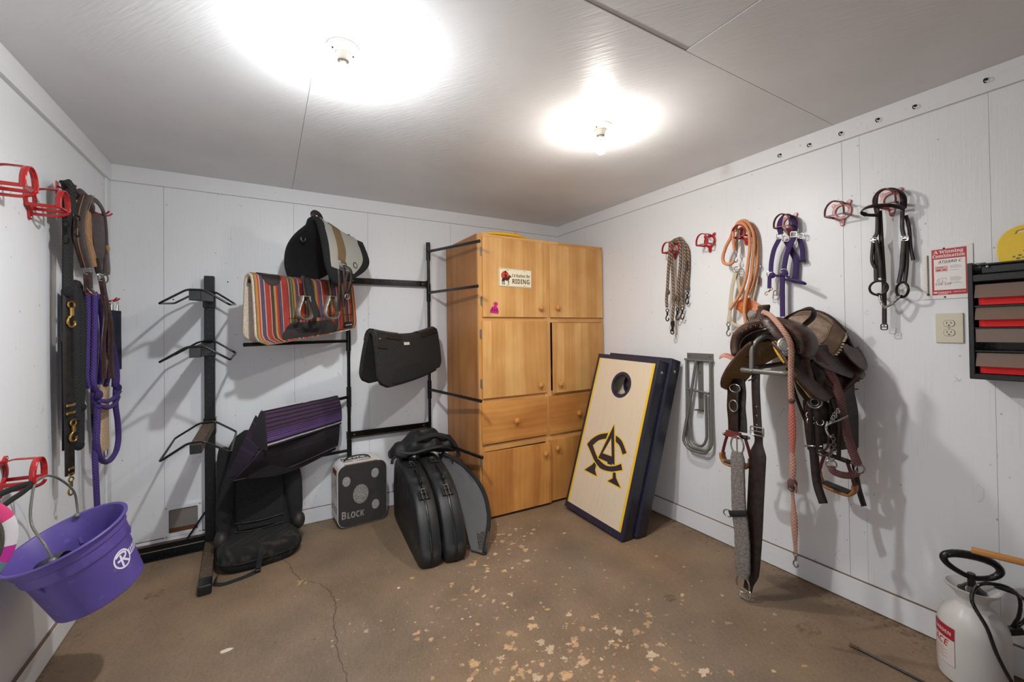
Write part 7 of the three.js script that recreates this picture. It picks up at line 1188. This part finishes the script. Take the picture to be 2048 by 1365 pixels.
{ // flat black lead with brass
  const T = new Thing('flat_lead', 'long flat black braided lead with brass snaps hanging on the left wall', 'lead', LW(0.8, 0.66, 0.05));
  T.add('braid', strap(L3([[0.79, 2.075, 0.045], [0.815, 2.05, 0.062], [0.822, 1.925, 0.066], [0.822, 1.78, 0.066], [0.824, 1.646, 0.066], [0.824, 1.58, 0.066]]), 0.046, 0.016, V(1, 0, 0.5)), M.blackRope);
  T.add('braid', strap(L3(BR2), 0.034, 0.014, V(1, 0, 0.5)), M.blackRope);
  T.add('leather_end', strap(L3([[0.824, 1.60, 0.066], [0.826, 1.50, 0.066], [0.824, 1.35, 0.066], [0.82, 1.2, 0.066], [0.812, 1.06, 0.066], [0.805, 0.92, 0.066], [0.802, 0.77, 0.066]]), 0.044, 0.007, V(1, 0, 0.5)), M.blackLeather);
  T.add('leather_end', strap(L3([[0.78, 1.37, 0.05], [0.775, 1.2, 0.05], [0.772, 1.0, 0.05], [0.772, 0.88, 0.05]]), 0.05, 0.006, V(1, 0, 0.5)), M.blackWeb);
  T.add('knot', ball(LW(0.824, 1.588, 0.066), 0.026, 0.8, 1, 1, 12), M.blackRope);
  snapHook(T, LW(0.822, 1.545, 0.078), V(0, -1, 0), V(1, 0, 0.5).normalize(), M.brass, 1.7); snapHook(T, LW(BR2[3][0], BR2[3][1] - 0.01, 0.115), V(0, -1, 0), V(1, 0, 0.4).normalize(), M.darkMetal, 1.4);
  snapHook(T, LW(0.808, 1.015, 0.08), V(0, -1, 0), V(1, 0, 0.5).normalize(), M.brass, 1.45); snapHook(T, LW(0.802, 0.76, 0.07), V(0, -1, 0), V(1, 0, 0.5).normalize(), M.brass, 1.2);
  for (const y of [1.085, 1.05]) T.add('brass_keeper', strap(L3([[0.77, y, 0.074], [0.81, y, 0.08], [0.845, y, 0.07]]), 0.012, 0.006, V(1, 0, 0.4)), M.brass); for (const y of [0.80, 0.775]) T.add('brass_keeper', strap(L3([[0.782, y, 0.07], [0.80, y, 0.076], [0.825, y, 0.07]]), 0.012, 0.006, V(1, 0, 0.4)), M.brass);
}
{ // leather collar with tan lining
  const T = new Thing('breast_strap', 'broad brown leather breast collar with tan lining hung beside the black lead', 'breast collar', LW(0.45, 1.62, 0.06));
  const H = V(1, 0.1, 0.35), edge = (l, d) => new THREE.CatmullRomCurve3(L3(l.map(([z, y]) => [z, y, d])), false, 'centripetal');
  const panel = (a, b, d0, d1, t, bow = 0.012) => { const A = edge(a, d0), B = edge(b, d1); return slab((u, v) => A.getPoint(v).lerp(B.getPoint(v), u).add(V(bow * Math.sin(Math.PI * u), 0, 0)), 8, 30, t, 0.1, 0.4).whole(); };
  const fl = [[0.768, 2.047], [0.819, 1.966], [0.844, 1.881], [0.836, 1.818], [0.795, 1.759], [0.752, 1.712]].map(([z, y]) => [z - 0.02, y]), fr = [[0.619, 2.083], [0.687, 2.001], [0.720, 1.923], [0.706, 1.857], [0.669, 1.794], [0.630, 1.728]];
  T.add('front_half', panel(fl, fr, 0.085, 0.09, 0.008), M.brownLeather);
  T.add('tan_lining', panel([[0.66, 2.01], [0.685, 1.934], [0.671, 1.866], [0.633, 1.802], [0.59, 1.735]], [[0.562, 2.001], [0.557, 1.929], [0.543, 1.858], [0.501, 1.806], [0.464, 1.752]], 0.072, 0.072, 0.006, 0.004), M.tanLining);
  T.add('back_half', panel([[0.495, 2.024], [0.500, 1.955], [0.491, 1.896], [0.464, 1.826], [0.410, 1.757], [0.365, 1.716]], [[0.311, 2.040], [0.280, 1.988], [0.256, 1.910], [0.239, 1.830], [0.224, 1.768], [0.228, 1.745]], 0.06, 0.06, 0.008), M.brownLeather);
  T.add('top_fold', panel([[0.76, 2.06], [0.70, 2.085], [0.63, 2.085], [0.56, 2.075]], [[0.73, 2.03], [0.67, 2.05], [0.60, 2.04], [0.535, 2.0]], 0.07, 0.064, 0.012), M.brownLeather);
  T.add('lower_tab', panel([[0.52, 1.79], [0.50, 1.745], [0.48, 1.715]], [[0.44, 1.79], [0.42, 1.75], [0.40, 1.715]], 0.07, 0.07, 0.007), M.darkLeather);
  const seam = (a, b, k) => { const A = edge(a, 0.0905), B = edge(b, 0.0955); T.add('stitching', rope(Array.from({ length: 14 }, (_, i) => A.getPoint(i / 13).lerp(B.getPoint(i / 13), k).add(V(0.003 + 0.012 * Math.sin(Math.PI * k), 0, 0))), 0.0016, { n: 40, rs: 5 }), M.stitch); };
  seam(fl, fr, 0.06); seam(fl, fr, 0.86);
  T.add('shoulder_strap', strap(L3([[0.553, 2.084, 0.07], [0.469, 2.085, 0.075], [0.385, 2.055, 0.075], [0.352, 1.973, 0.075], [0.350, 1.892, 0.075], [0.372, 1.807, 0.075], [0.39, 1.719, 0.075]]), 0.03, 0.005, H), M.brownLeather);
  T.add('concho', lathe([[0, 0.006], [0.01, 0.005], [0.018, 0.002], [0.02, 0], [0, 0]], LW(0.34, 1.87, 0.079), V(1, 0, 0.3), 16), M.brass);
  for (const [z, y, w] of [[0.66, 1.71, 0.05], [0.47, 1.70, 0.045]]) T.add('dee_ring', bentTube(L3([[z + w, y + 0.012, 0.085], [z - w, y + 0.012, 0.085], [z - w * 0.8, y - 0.022, 0.085], [z + w * 0.8, y - 0.022, 0.085]]), 0.0035, 0.012, { closed: true, rs: 7 }), M.chrome);
  T.add('ring', ringAt(LW(0.385, 1.70, 0.08), 0.024, 0.0036, V(1, 0, 0.3)), M.dullMetal); snapHook(T, LW(0.382, 1.672, 0.08), V(0, -1, 0), IN, M.dullMetal, 1.2);
  T.add('tie_strap', strap(L3([[0.655, 1.70, 0.086], [0.65, 1.65, 0.086], [0.64, 1.60, 0.085]]), 0.055, 0.006, V(1, 0, 0.3)), M.brownLeather); T.add('tie_strap', strap(L3([[0.46, 1.69, 0.085], [0.43, 1.60, 0.09], [0.375, 1.45, 0.1], [0.37, 1.30, 0.1], [0.36, 1.16, 0.1]]), 0.045, 0.006, V(1, 0, 0.3)), M.brownLeather); T.add('tie_strap', strap(L3([[0.50, 1.60, 0.1], [0.48, 1.50, 0.105], [0.51, 1.36, 0.105], [0.505, 1.25, 0.105], [0.50, 1.17, 0.105]]), 0.032, 0.005, V(1, 0, 0.3)), M.brownLeather);
  T.add('buckle', ringAt(LW(0.645, 1.615, 0.092), 0.03, 0.0035, V(0.8, 0.6, 0.2), { sx: 0.6, sy: 1.1 }), M.dullMetal);
}
{ // black rope bundle
  const T = new Thing('black_rope', 'folded hank of thick black rope hanging between the black lead and purple rope', 'rope', LW(0.68, 0.86, 0.05));
  for (const [l, r] of [[[[0.70, 1.62, 0.05], [0.705, 1.5, 0.055], [0.705, 1.2, 0.055], [0.70, 1.06, 0.055], [0.695, 1.0, 0.055]], 0.019], [[[0.66, 1.62, 0.05], [0.655, 1.5, 0.055], [0.655, 1.25, 0.055], [0.655, 1.02, 0.055], [0.66, 0.88, 0.055]], 0.02], [[[0.62, 1.61, 0.05], [0.612, 1.5, 0.052], [0.615, 1.3, 0.052], [0.625, 1.12, 0.052], [0.65, 1.0, 0.05]], 0.018], [[[0.72, 1.6, 0.03], [0.725, 1.4, 0.035], [0.72, 1.15, 0.035], [0.705, 0.96, 0.035]], 0.017]]) T.add('strand', rope(L3(l), r, { n: 44 }), M.blackRope);
  T.add('fold', rope(L3([[0.70, 1.60, 0.05], [0.695, 1.632, 0.05], [0.675, 1.64, 0.05], [0.655, 1.632, 0.05], [0.65, 1.60, 0.05]]), 0.019, { n: 24 }), M.blackRope);
  T.add('loop_end', ball(LW(0.66, 0.875, 0.055), 0.021, 1, 1.3, 1, 12), M.blackRope); T.add('knot', ball(LW(0.655, 1.05, 0.055), 0.027, 1, 0.9, 1, 12), M.blackRope);
}
{ // purple rope
  const T = new Thing('purple_rope_halter', 'purple rope halter and lead in long loops hanging near the corner', 'halter', LW(0.4, 0.5, 0.06));
  const rp = (l, r = 0.0125, n = 70) => T.add('rope_strand', rope(L3(l), r, { n }), M.purpleRope);
  rp([[0.50, 1.61, 0.07], [0.525, 1.45, 0.075], [0.54, 1.25, 0.075], [0.545, 1.154, 0.075], [0.505, 1.10, 0.08], [0.50, 1.038, 0.08], [0.51, 0.93, 0.08], [0.515, 0.85, 0.08], [0.47, 0.765, 0.08], [0.38, 0.715, 0.08], [0.28, 0.708, 0.08], [0.19, 0.735, 0.08], [0.155, 0.79, 0.08], [0.17, 0.9, 0.08], [0.205, 0.99, 0.08], [0.20, 1.08, 0.08], [0.17, 1.15, 0.078], [0.18, 1.24, 0.075], [0.26, 1.37, 0.075], [0.32, 1.5, 0.072], [0.36, 1.60, 0.07]], 0.0135, 150);
  rp([[0.48, 1.60, 0.06], [0.47, 1.4, 0.065], [0.49, 1.2, 0.065], [0.51, 1.1, 0.068], [0.50, 1.05, 0.07]]); rp([[0.45, 1.61, 0.07], [0.43, 1.45, 0.08], [0.44, 1.28, 0.08], [0.47, 1.14, 0.08]], 0.011); rp([[0.40, 1.61, 0.07], [0.36, 1.45, 0.078], [0.30, 1.30, 0.08], [0.24, 1.18, 0.08], [0.215, 1.10, 0.08]], 0.012); rp([[0.37, 1.60, 0.06], [0.31, 1.42, 0.065], [0.27, 1.25, 0.065], [0.30, 1.16, 0.07], [0.33, 1.12, 0.07]], 0.0115); rp([[0.34, 1.60, 0.06], [0.26, 1.46, 0.06], [0.20, 1.28, 0.062], [0.165, 1.16, 0.065], [0.19, 1.10, 0.07]], 0.012); rp([[0.52, 1.60, 0.05], [0.545, 1.4, 0.055], [0.56, 1.2, 0.055], [0.545, 1.13, 0.06]], 0.011);
  rp([[0.52, 1.06, 0.095], [0.42, 1.045, 0.1], [0.30, 1.05, 0.1], [0.20, 1.07, 0.095]], 0.011); rp([[0.515, 1.035, 0.09], [0.42, 1.01, 0.1], [0.30, 1.015, 0.1], [0.20, 1.04, 0.09]], 0.011);
  for (const [z, y] of [[0.515, 1.09], [0.195, 1.09]]) T.add('knot', ball(LW(z, y, 0.088), 0.021, 0.8, 1.15, 1, 14), M.purpleRope);
  rp([[0.495, 0.86, 0.07], [0.50, 0.78, 0.07], [0.50, 0.70, 0.072], [0.49, 0.62, 0.072], [0.48, 0.54, 0.072], [0.47, 0.48, 0.072]], 0.0125);
}
{ // tan fleece strap
  const T = new Thing('fleece_strap', 'tan fleece lined strap with steel buckles hanging inside the purple rope loop', 'girth', LW(0.29, 0.72, 0.04));
  const C = new THREE.CatmullRomCurve3(L3([[0.27, 1.30, 0.05], [0.27, 1.18, 0.05], [0.285, 1.05, 0.05], [0.295, 0.92, 0.05], [0.292, 0.80, 0.05], [0.288, 0.765, 0.05]])), rg = [];
  for (let i = 0; i <= 40; i++) { const t = i / 40; rg.push(sring(C.getPointAt(t), V(0, 0, 1), V(1, 0, 0), (0.055 + 0.012 * sm(0.5, 0.9, t)) * (1 - 0.2 * sm(0.96, 1, t)) + 0.005 * fbm(t * 18, 1, 3), 0.016 + 0.004 * fbm(t * 16, 4, 4), 2.6, 22)); }
  T.add('fleece', loft(rg), M.tanFleece);
  T.add('backing', strap(L3([[0.36, 1.12, 0.03], [0.355, 1.0, 0.03], [0.34, 0.9, 0.03], [0.33, 0.80, 0.034]]), 0.05, 0.006, V(1, 0, 0.3)), M.blackWeb);
  for (const z of [0.32, 0.25]) T.add('buckle', bentTube(L3([[z - 0.026, 0.765, 0.05], [z + 0.026, 0.765, 0.05], [z + 0.024, 0.715, 0.05], [z - 0.024, 0.715, 0.05]]), 0.0038, 0.01, { closed: true, rs: 7 }), M.chrome);
}
{ // navy straps
  const T = new Thing('navy_straps', 'pair of short navy webbing straps clipped to a hook in the corner', 'strap', LW(0.11, 1.2, 0.04));
  for (const [z, x] of [[0.135, 0.05], [0.085, 0.062]]) { const s = T.add('webbing', strap(L3([[z, 1.54, x], [z + 0.002, 1.42, x], [z - 0.004, 1.30, x], [z - 0.006, 1.19, x]]), 0.044, 0.012, V(1, 0, 0.5)), M.navyWeb); T.add('wire_clip', rope(L3([[z - 0.014, 1.54, x], [z - 0.005, 1.585, x], [z, 1.60, x], [z + 0.006, 1.585, x], [z + 0.014, 1.54, x]]), 0.0026, { n: 20, rs: 6 }), M.chrome, s); }
}

{ // purple bucket tipped against the wall
  const bot = V(0.262, 0.385, 1.165), rim = V(0.172, 0.640, 1.205), ax = rim.clone().sub(bot), h = ax.length(); ax.normalize();
  const T = new Thing('bucket', 'purple plastic feed bucket with a wire bail hanging tilted on the left wall', 'bucket', V(0.22, 0.28, 1.2));
  const prof = [[0, 0], [0.128, 0], [0.136, 0.006], [0.150, h * 0.66], [0.1515, h * 0.68], [0.1575, h * 0.685], [0.1600, h * 0.83], [0.1625, h * 0.84], [0.165, h * 0.845], [0.168, h * 0.95], [0.1765, h * 0.955], [0.181, h * 0.965], [0.183, h * 0.985], [0.181, h * 0.998], [0.176, h], [0.171, h * 0.992], [0.168, h * 0.97], [0.146, h * 0.62], [0.131, 0.012], [0, 0.010]];
  T.add('shell', lathe(prof, bot, ax, 72), M.bucket);
  const side = V(0.055, 0, 1).normalize(); side.addScaledVector(ax, -side.dot(ax)).normalize();
  const ears = [1, -1].map((s) => rim.clone().addScaledVector(side, s * 0.165).addScaledVector(ax, -0.012));
  for (const e of ears) T.add('ear', ball(e.clone().addScaledVector(ax, 0.010), 0.0105, 1, 1, 1, 12), M.greySteel);
  const hk = V(0.108, 0.868, 1.205);
  T.add('bail', rope([ears[0].clone(), ears[0].clone().add(V(-0.02, 0.06, 0.0)), V(0.118, 0.74, 1.31), V(0.106, 0.82, 1.27), V(0.105, 0.866, 1.238), hk.clone(), V(0.112, 0.865, 1.165), V(0.125, 0.835, 1.11), V(0.15, 0.76, 1.05), ears[1].clone().add(V(-0.005, 0.045, -0.006)), ears[1].clone()], 0.0042, { n: 90 }), M.greySteel);
  const ribs = [1.78, 3.3, 4.6, 5.75]; for (const a of ribs) { const q = new THREE.Vector3().crossVectors(ax, side), d = side.clone().multiplyScalar(Math.cos(a)).addScaledVector(q, Math.sin(a)); T.add('rib', beam(bot.clone().addScaledVector(ax, h * 0.58).addScaledVector(d, 0.146), bot.clone().addScaledVector(ax, h * 0.685).addScaledVector(d, 0.1555), 0.012, 0.012, d, 0.003), M.bucket); }
  // printed maker's mark wrapped round the wall of the bucket
  const logo = canvasTex(1024, 512, (c, w, h2) => { c.clearRect(0, 0, w, h2); c.strokeStyle = '#e2dfea'; c.fillStyle = '#e2dfea'; c.lineWidth = 30; c.beginPath(); c.arc(230, 270, 165, 0, 7); c.stroke(); c.lineWidth = 40; c.beginPath(); c.moveTo(120, 180); c.quadraticCurveTo(230, 110, 330, 190); c.quadraticCurveTo(330, 270, 210, 268); c.moveTo(210, 180); c.lineTo(190, 410); c.moveTo(120, 268); c.lineTo(230, 268); c.lineTo(345, 400); c.stroke(); c.font = 'italic bold 230px serif'; c.fillText('unning', 375, 330, 640); }); logo.wrapS = logo.wrapT = THREE.ClampToEdgeWrapping;
  const q0 = new THREE.Vector3().crossVectors(ax, side), a0 = 0.68, a1 = 2.05, radial = (a) => side.clone().multiplyScalar(Math.cos(a)).addScaledVector(q0, Math.sin(a));
  const lg = slab((u, v) => { const a = lerp(a0, a1, u), t = lerp(0.64, 0.26, v), r = lerp(0.136, 0.150, clamp(t / 0.66)); return bot.clone().addScaledVector(ax, t * h).addScaledVector(radial(a), r + 0.0006); }, 24, 6, 0.0006, 1, 1);
  const fix = (g) => { const uv = g.attributes.uv; for (let i = 0; i < uv.count; i++) uv.setY(i, 1 - uv.getY(i)); return g; };
  T.add('printed_mark', fix(mg(lg.outer)), mat({ map: logo, alphaMap: null, transparent: true, alphaTest: 0.5, roughness: 0.6 }));
}
{ // black thing inside the bucket
  const T = new Thing('brush', 'dark grooming brush lying in the purple bucket', 'brush', V(0.17, 0.6, 1.26));
  T.add('back', loft([0, 0.2, 0.5, 0.8, 1].map((t) => sring(V(0.115, 0.55, 1.23).lerp(V(0.205, 0.60, 1.31), t), V(0.4, 0.7, -0.3).normalize(), V(-0.6, 0.5, 0.5).normalize(), 0.03 * (0.5 + Math.sin(Math.PI * clamp(t, 0.1, 0.9)) * 0.5), 0.02, 3, 20))), M.blackPlastic);
  T.add('bristles', loft([0, 0.5, 1].map((t) => sring(V(0.125, 0.535, 1.225).lerp(V(0.21, 0.58, 1.30), t), V(0.4, 0.7, -0.3).normalize(), V(-0.6, 0.5, 0.5).normalize(), 0.024, 0.022, 4, 16))), M.blackFleece);
}
{ // dark pad with coloured trim, cut by the left edge
  const T = new Thing('leg_boot', 'dark grey horse boot edged in pink, white and teal at the left picture edge', 'horse boot', V(0.11, 0.72, 1.6));
  const c = V(0.094, 0.80, 1.65), X = V(0.62, 0, -0.78).normalize(), Y = V(0, 1, 0), Zd = new THREE.Vector3().crossVectors(X, Y);
  const ringAtK = (k, off) => sring(c.clone().addScaledVector(Zd, off), X, Y, 0.085 * k, 0.1 * k, 2.2, 40);
  T.add('padded_body', loft([ringAtK(0.5, -0.04), ringAtK(0.8, -0.036), ringAtK(0.97, -0.02), ringAtK(1, 0), ringAtK(0.97, 0.02), ringAtK(0.8, 0.034), ringAtK(0.4, 0.04)]), fuzzy([52, 50, 46], [78, 74, 68], 12, { bumpScale: 0.002 }));
  const trim = (a0, a1, m, name, r = 0.024) => T.add(name, sweep(Array.from({ length: 14 }, (_, i) => { const a = lerp(a0, a1, i / 13); return c.clone().addScaledVector(X, 0.097 * Math.cos(a)).addScaledVector(Y, 0.112 * Math.sin(a)); }), [[r, -0.008], [r, 0.008], [r * 0.6, 0.013], [-r * 0.6, 0.013], [-r, 0.008], [-r, -0.008], [-r * 0.6, -0.013], [r * 0.6, -0.013]], { straight: true, hint: Zd }), m);
  trim(0.95, 0.42, cloth(206, 62, 116), 'pink_trim'); trim(0.42, -0.28, cloth(206, 200, 204), 'white_trim'); trim(-0.28, -0.66, cloth(176, 40, 138), 'magenta_trim'); trim(-0.66, -1.5, cloth(92, 124, 130), 'teal_trim');
  T.add('suede_top', strap(Array.from({ length: 12 }, (_, i) => { const a = lerp(0.95, 2.6, i / 11); return c.clone().addScaledVector(X, 0.09 * Math.cos(a)).addScaledVector(Y, 0.105 * Math.sin(a)); }), 0.09, 0.012, null, { hints: [V(0.6, 0.8, -0.3), V(0, 1, 0), V(-0.6, 0.8, 0.3)], n: 30 }), L([112, 88, 66], [138, 110, 84], 14, { roughness: 0.95 }));
  T.add('hanging_loop', strap([V(0.09, 0.88, 1.54), V(0.085, 0.885, 1.45), V(0.09, 0.875, 1.32), V(0.1, 0.862, 1.25), V(0.1, 0.855, 1.3), V(0.11, 0.86, 1.44), V(0.11, 0.85, 1.54)], 0.02, 0.004, V(1, 0, 0)), M.blackWeb);
}

// ---------------------------------------------------------------- pump sprayer in the right foreground, broom handle, rod
{
  const c = RW(2.905, 0, 0.185), P = (x, y, z) => c.clone().add(V(x, y, z));
  const plastic = mat({ color: rgb(200, 196, 192), roughness: 0.36 });
  const T = new Thing('pump_sprayer', 'white plastic garden pump sprayer with black handle and hose at the lower right', 'sprayer', c);
  const tank = [[0, 0.006], [0.088, 0.004], [0.098, 0.012], [0.101, 0.04], [0.101, 0.20], [0.097, 0.235], [0.084, 0.268], [0.062, 0.292], [0.046, 0.302], [0.044, 0.325], [0.05, 0.332], [0.052, 0.338], [0.075, 0.362], [0.078, 0.372], [0.072, 0.372], [0.05, 0.348], [0.03, 0.343], [0, 0.343]];
  T.add('tank', lathe(tank, P(0, 0, 0), UP, 56), plastic);
  T.add('pump_cap', lathe([[0, 0], [0.038, 0], [0.04, 0.012], [0.03, 0.02], [0.02, 0.032], [0, 0.034]], P(0, 0.342, 0), UP, 24), M.blackPlastic);
  T.add('pump_rod', rod(P(0, 0.36, 0), P(-0.003, 0.42, 0.0), 0.012, 12), M.blackPlastic);
  const hx = V(0.55, 0, 0.83).normalize(), hp = (a, b) => P(-0.004, 0, 0).addScaledVector(hx, a).add(V(0, b, 0));
  T.add('handle', sweep([hp(0, 0.405), hp(-0.045, 0.425), hp(-0.075, 0.452), hp(-0.078, 0.472), hp(-0.05, 0.487), hp(0.02, 0.488), hp(0.068, 0.47), hp(0.082, 0.445), hp(0.06, 0.418), hp(0.02, 0.405)], DISC(10, 0.0125, 1.0), { closed: true, n: 70, scale: (t) => 1 + 0.25 * Math.sin(t * 6.28 - 1.6) }), M.blackPlastic);
  T.add('hose', rope([P(0.055, 0.24, 0.09), P(0.05, 0.30, 0.11), P(0.02, 0.385, 0.115), P(-0.03, 0.425, 0.09), P(-0.07, 0.415, 0.035), P(-0.095, 0.36, 0.02), P(-0.108, 0.28, 0.06), P(-0.112, 0.20, 0.085), P(-0.105, 0.10, 0.13), P(-0.09, 0.02, 0.19), P(-0.08, 0.012, 0.26)], 0.0062, { n: 120 }), M.blackPlastic);
  T.add('hose', rope([P(0.055, 0.235, 0.09), P(0.075, 0.28, 0.12), P(0.07, 0.34, 0.135), P(0.03, 0.385, 0.11), P(0.0, 0.40, 0.06)], 0.0062, { n: 60 }), M.blackPlastic);
  T.add('hose_fitting', beam(P(0.03, 0.225, 0.07), P(0.065, 0.245, 0.115), 0.03, 0.024, UP, 0.005), M.blackPlastic);
  const lab = canvasTex(512, 768, (q, w, h) => { q.fillStyle = '#cfc8c2'; q.fillRect(0, 0, w, h); q.fillStyle = '#a01e2e'; q.fillRect(0, 0, w, 250); q.fillStyle = '#d8ccc8'; q.font = 'bold 96px sans-serif'; q.fillText('GARDEN', 70, 170, 400); q.fillStyle = '#b02838'; q.font = 'italic bold 190px sans-serif'; q.fillText('ACE', 60, 420, 330); q.fillStyle = '#a04a50'; for (let i = 0; i < 7; i++) q.fillRect(60, 480 + i * 34, 240 + (i * 71) % 140, 9); q.strokeStyle = '#a04a50'; q.lineWidth = 6; q.strokeRect(3, 3, w - 6, h - 6); }); lab.wrapS = lab.wrapT = THREE.ClampToEdgeWrapping;
  const lg = slab((u, v) => { const a = lerp(4.4, 3.42, u), y = lerp(0.218, 0.07, v); return P(0.1018 * Math.cos(a), y, 0.1018 * Math.sin(a)); }, 14, 4, 0.0006, 1, 1), uv = lg.outer.attributes.uv; for (let i = 0; i < uv.count; i++) uv.setY(i, 1 - uv.getY(i));
  T.add('label', lg.outer, mat({ map: lab, roughness: 0.5 }));
}
{
  const T = new Thing('broom_handle', 'varnished round wooden handle entering at the right edge above the sprayer', 'handle', RW(3.2, 0.45, 0.22));
  T.add('handle', sweep([RW(2.915, 0.525, 0.22), RW(2.916, 0.525, 0.22), RW(2.92, 0.525, 0.22), RW(3.4, 0.548, 0.16), RW(3.75, 0.562, 0.115)], DISC(16, 0.0125), { straight: true, scale: (t) => t < 0.1 ? 0.7 : 1 }), M.handleWood);
}
{
  const T = new Thing('spray_wand', 'thin dark spray wand lying on the floor beside the sprayer', 'wand', V(3.015, 0, 2.7));
  T.add('tube', rod(V(3.012, 0.008, 2.60), V(3.028, 0.008, 2.95), 0.0045, 10), M.blackPlastic); T.add('nozzle', rod(V(3.0105, 0.009, 2.575), V(3.012, 0.0085, 2.605), 0.007, 10), M.dustySteel);
}
// ---------------------------------------------------------------- litter on the floor
{
  const chipM = mat({ color: rgb(214, 200, 186), roughness: 0.9 }), tanM = mat({ color: rgb(196, 160, 128), roughness: 0.9 }), brM = mat({ color: rgb(84, 62, 46), roughness: 1 });
  const bit = (name, label, cat, x, z, w, d, h, m, seed) => { const r = rng(seed), n = 11, sh = shapeOf(Array.from({ length: n }, (_, i) => { const a = i / n * 6.283, q = 0.75 + 0.4 * r(); return [w / 2 * q * Math.cos(a), d / 2 * q * Math.sin(a)]; })); const T = new Thing(name, label, cat, V(x, 0, z)); T.add('flake', ext(sh, h, V(x, 0.0006, z), V(1, 0, 0), V(0, 0, -1), h * 0.3), m); };
  bit('paint_flake', 'pale paint flake alone on the left half of the floor', 'flake', 0.667, 1.183, 0.05, 0.026, 0.003, chipM, 4);
  bit('wood_chip', 'tan wood chip near the bottom of the picture, left of the crack end', 'wood chip', 1.521, 1.881, 0.03, 0.022, 0.004, tanM, 5);
  bit('wood_chip', 'small white chip on the floor in front of the hard cases', 'wood chip', 1.439, 1.133, 0.02, 0.016, 0.004, chipM, 6);
  bit('wood_chip', 'small two-tone wood chip in the middle of the floor', 'wood chip', 1.675, 1.55, 0.018, 0.012, 0.006, tanM, 7);
  bit('wood_chip', 'tiny white chip lying on the floor between the cases and the toss board', 'wood chip', 2.062, 1.292, 0.018, 0.012, 0.004, chipM, 8);
}
scene.updateMatrixWorld(true);
renderer.render(scene, camera);
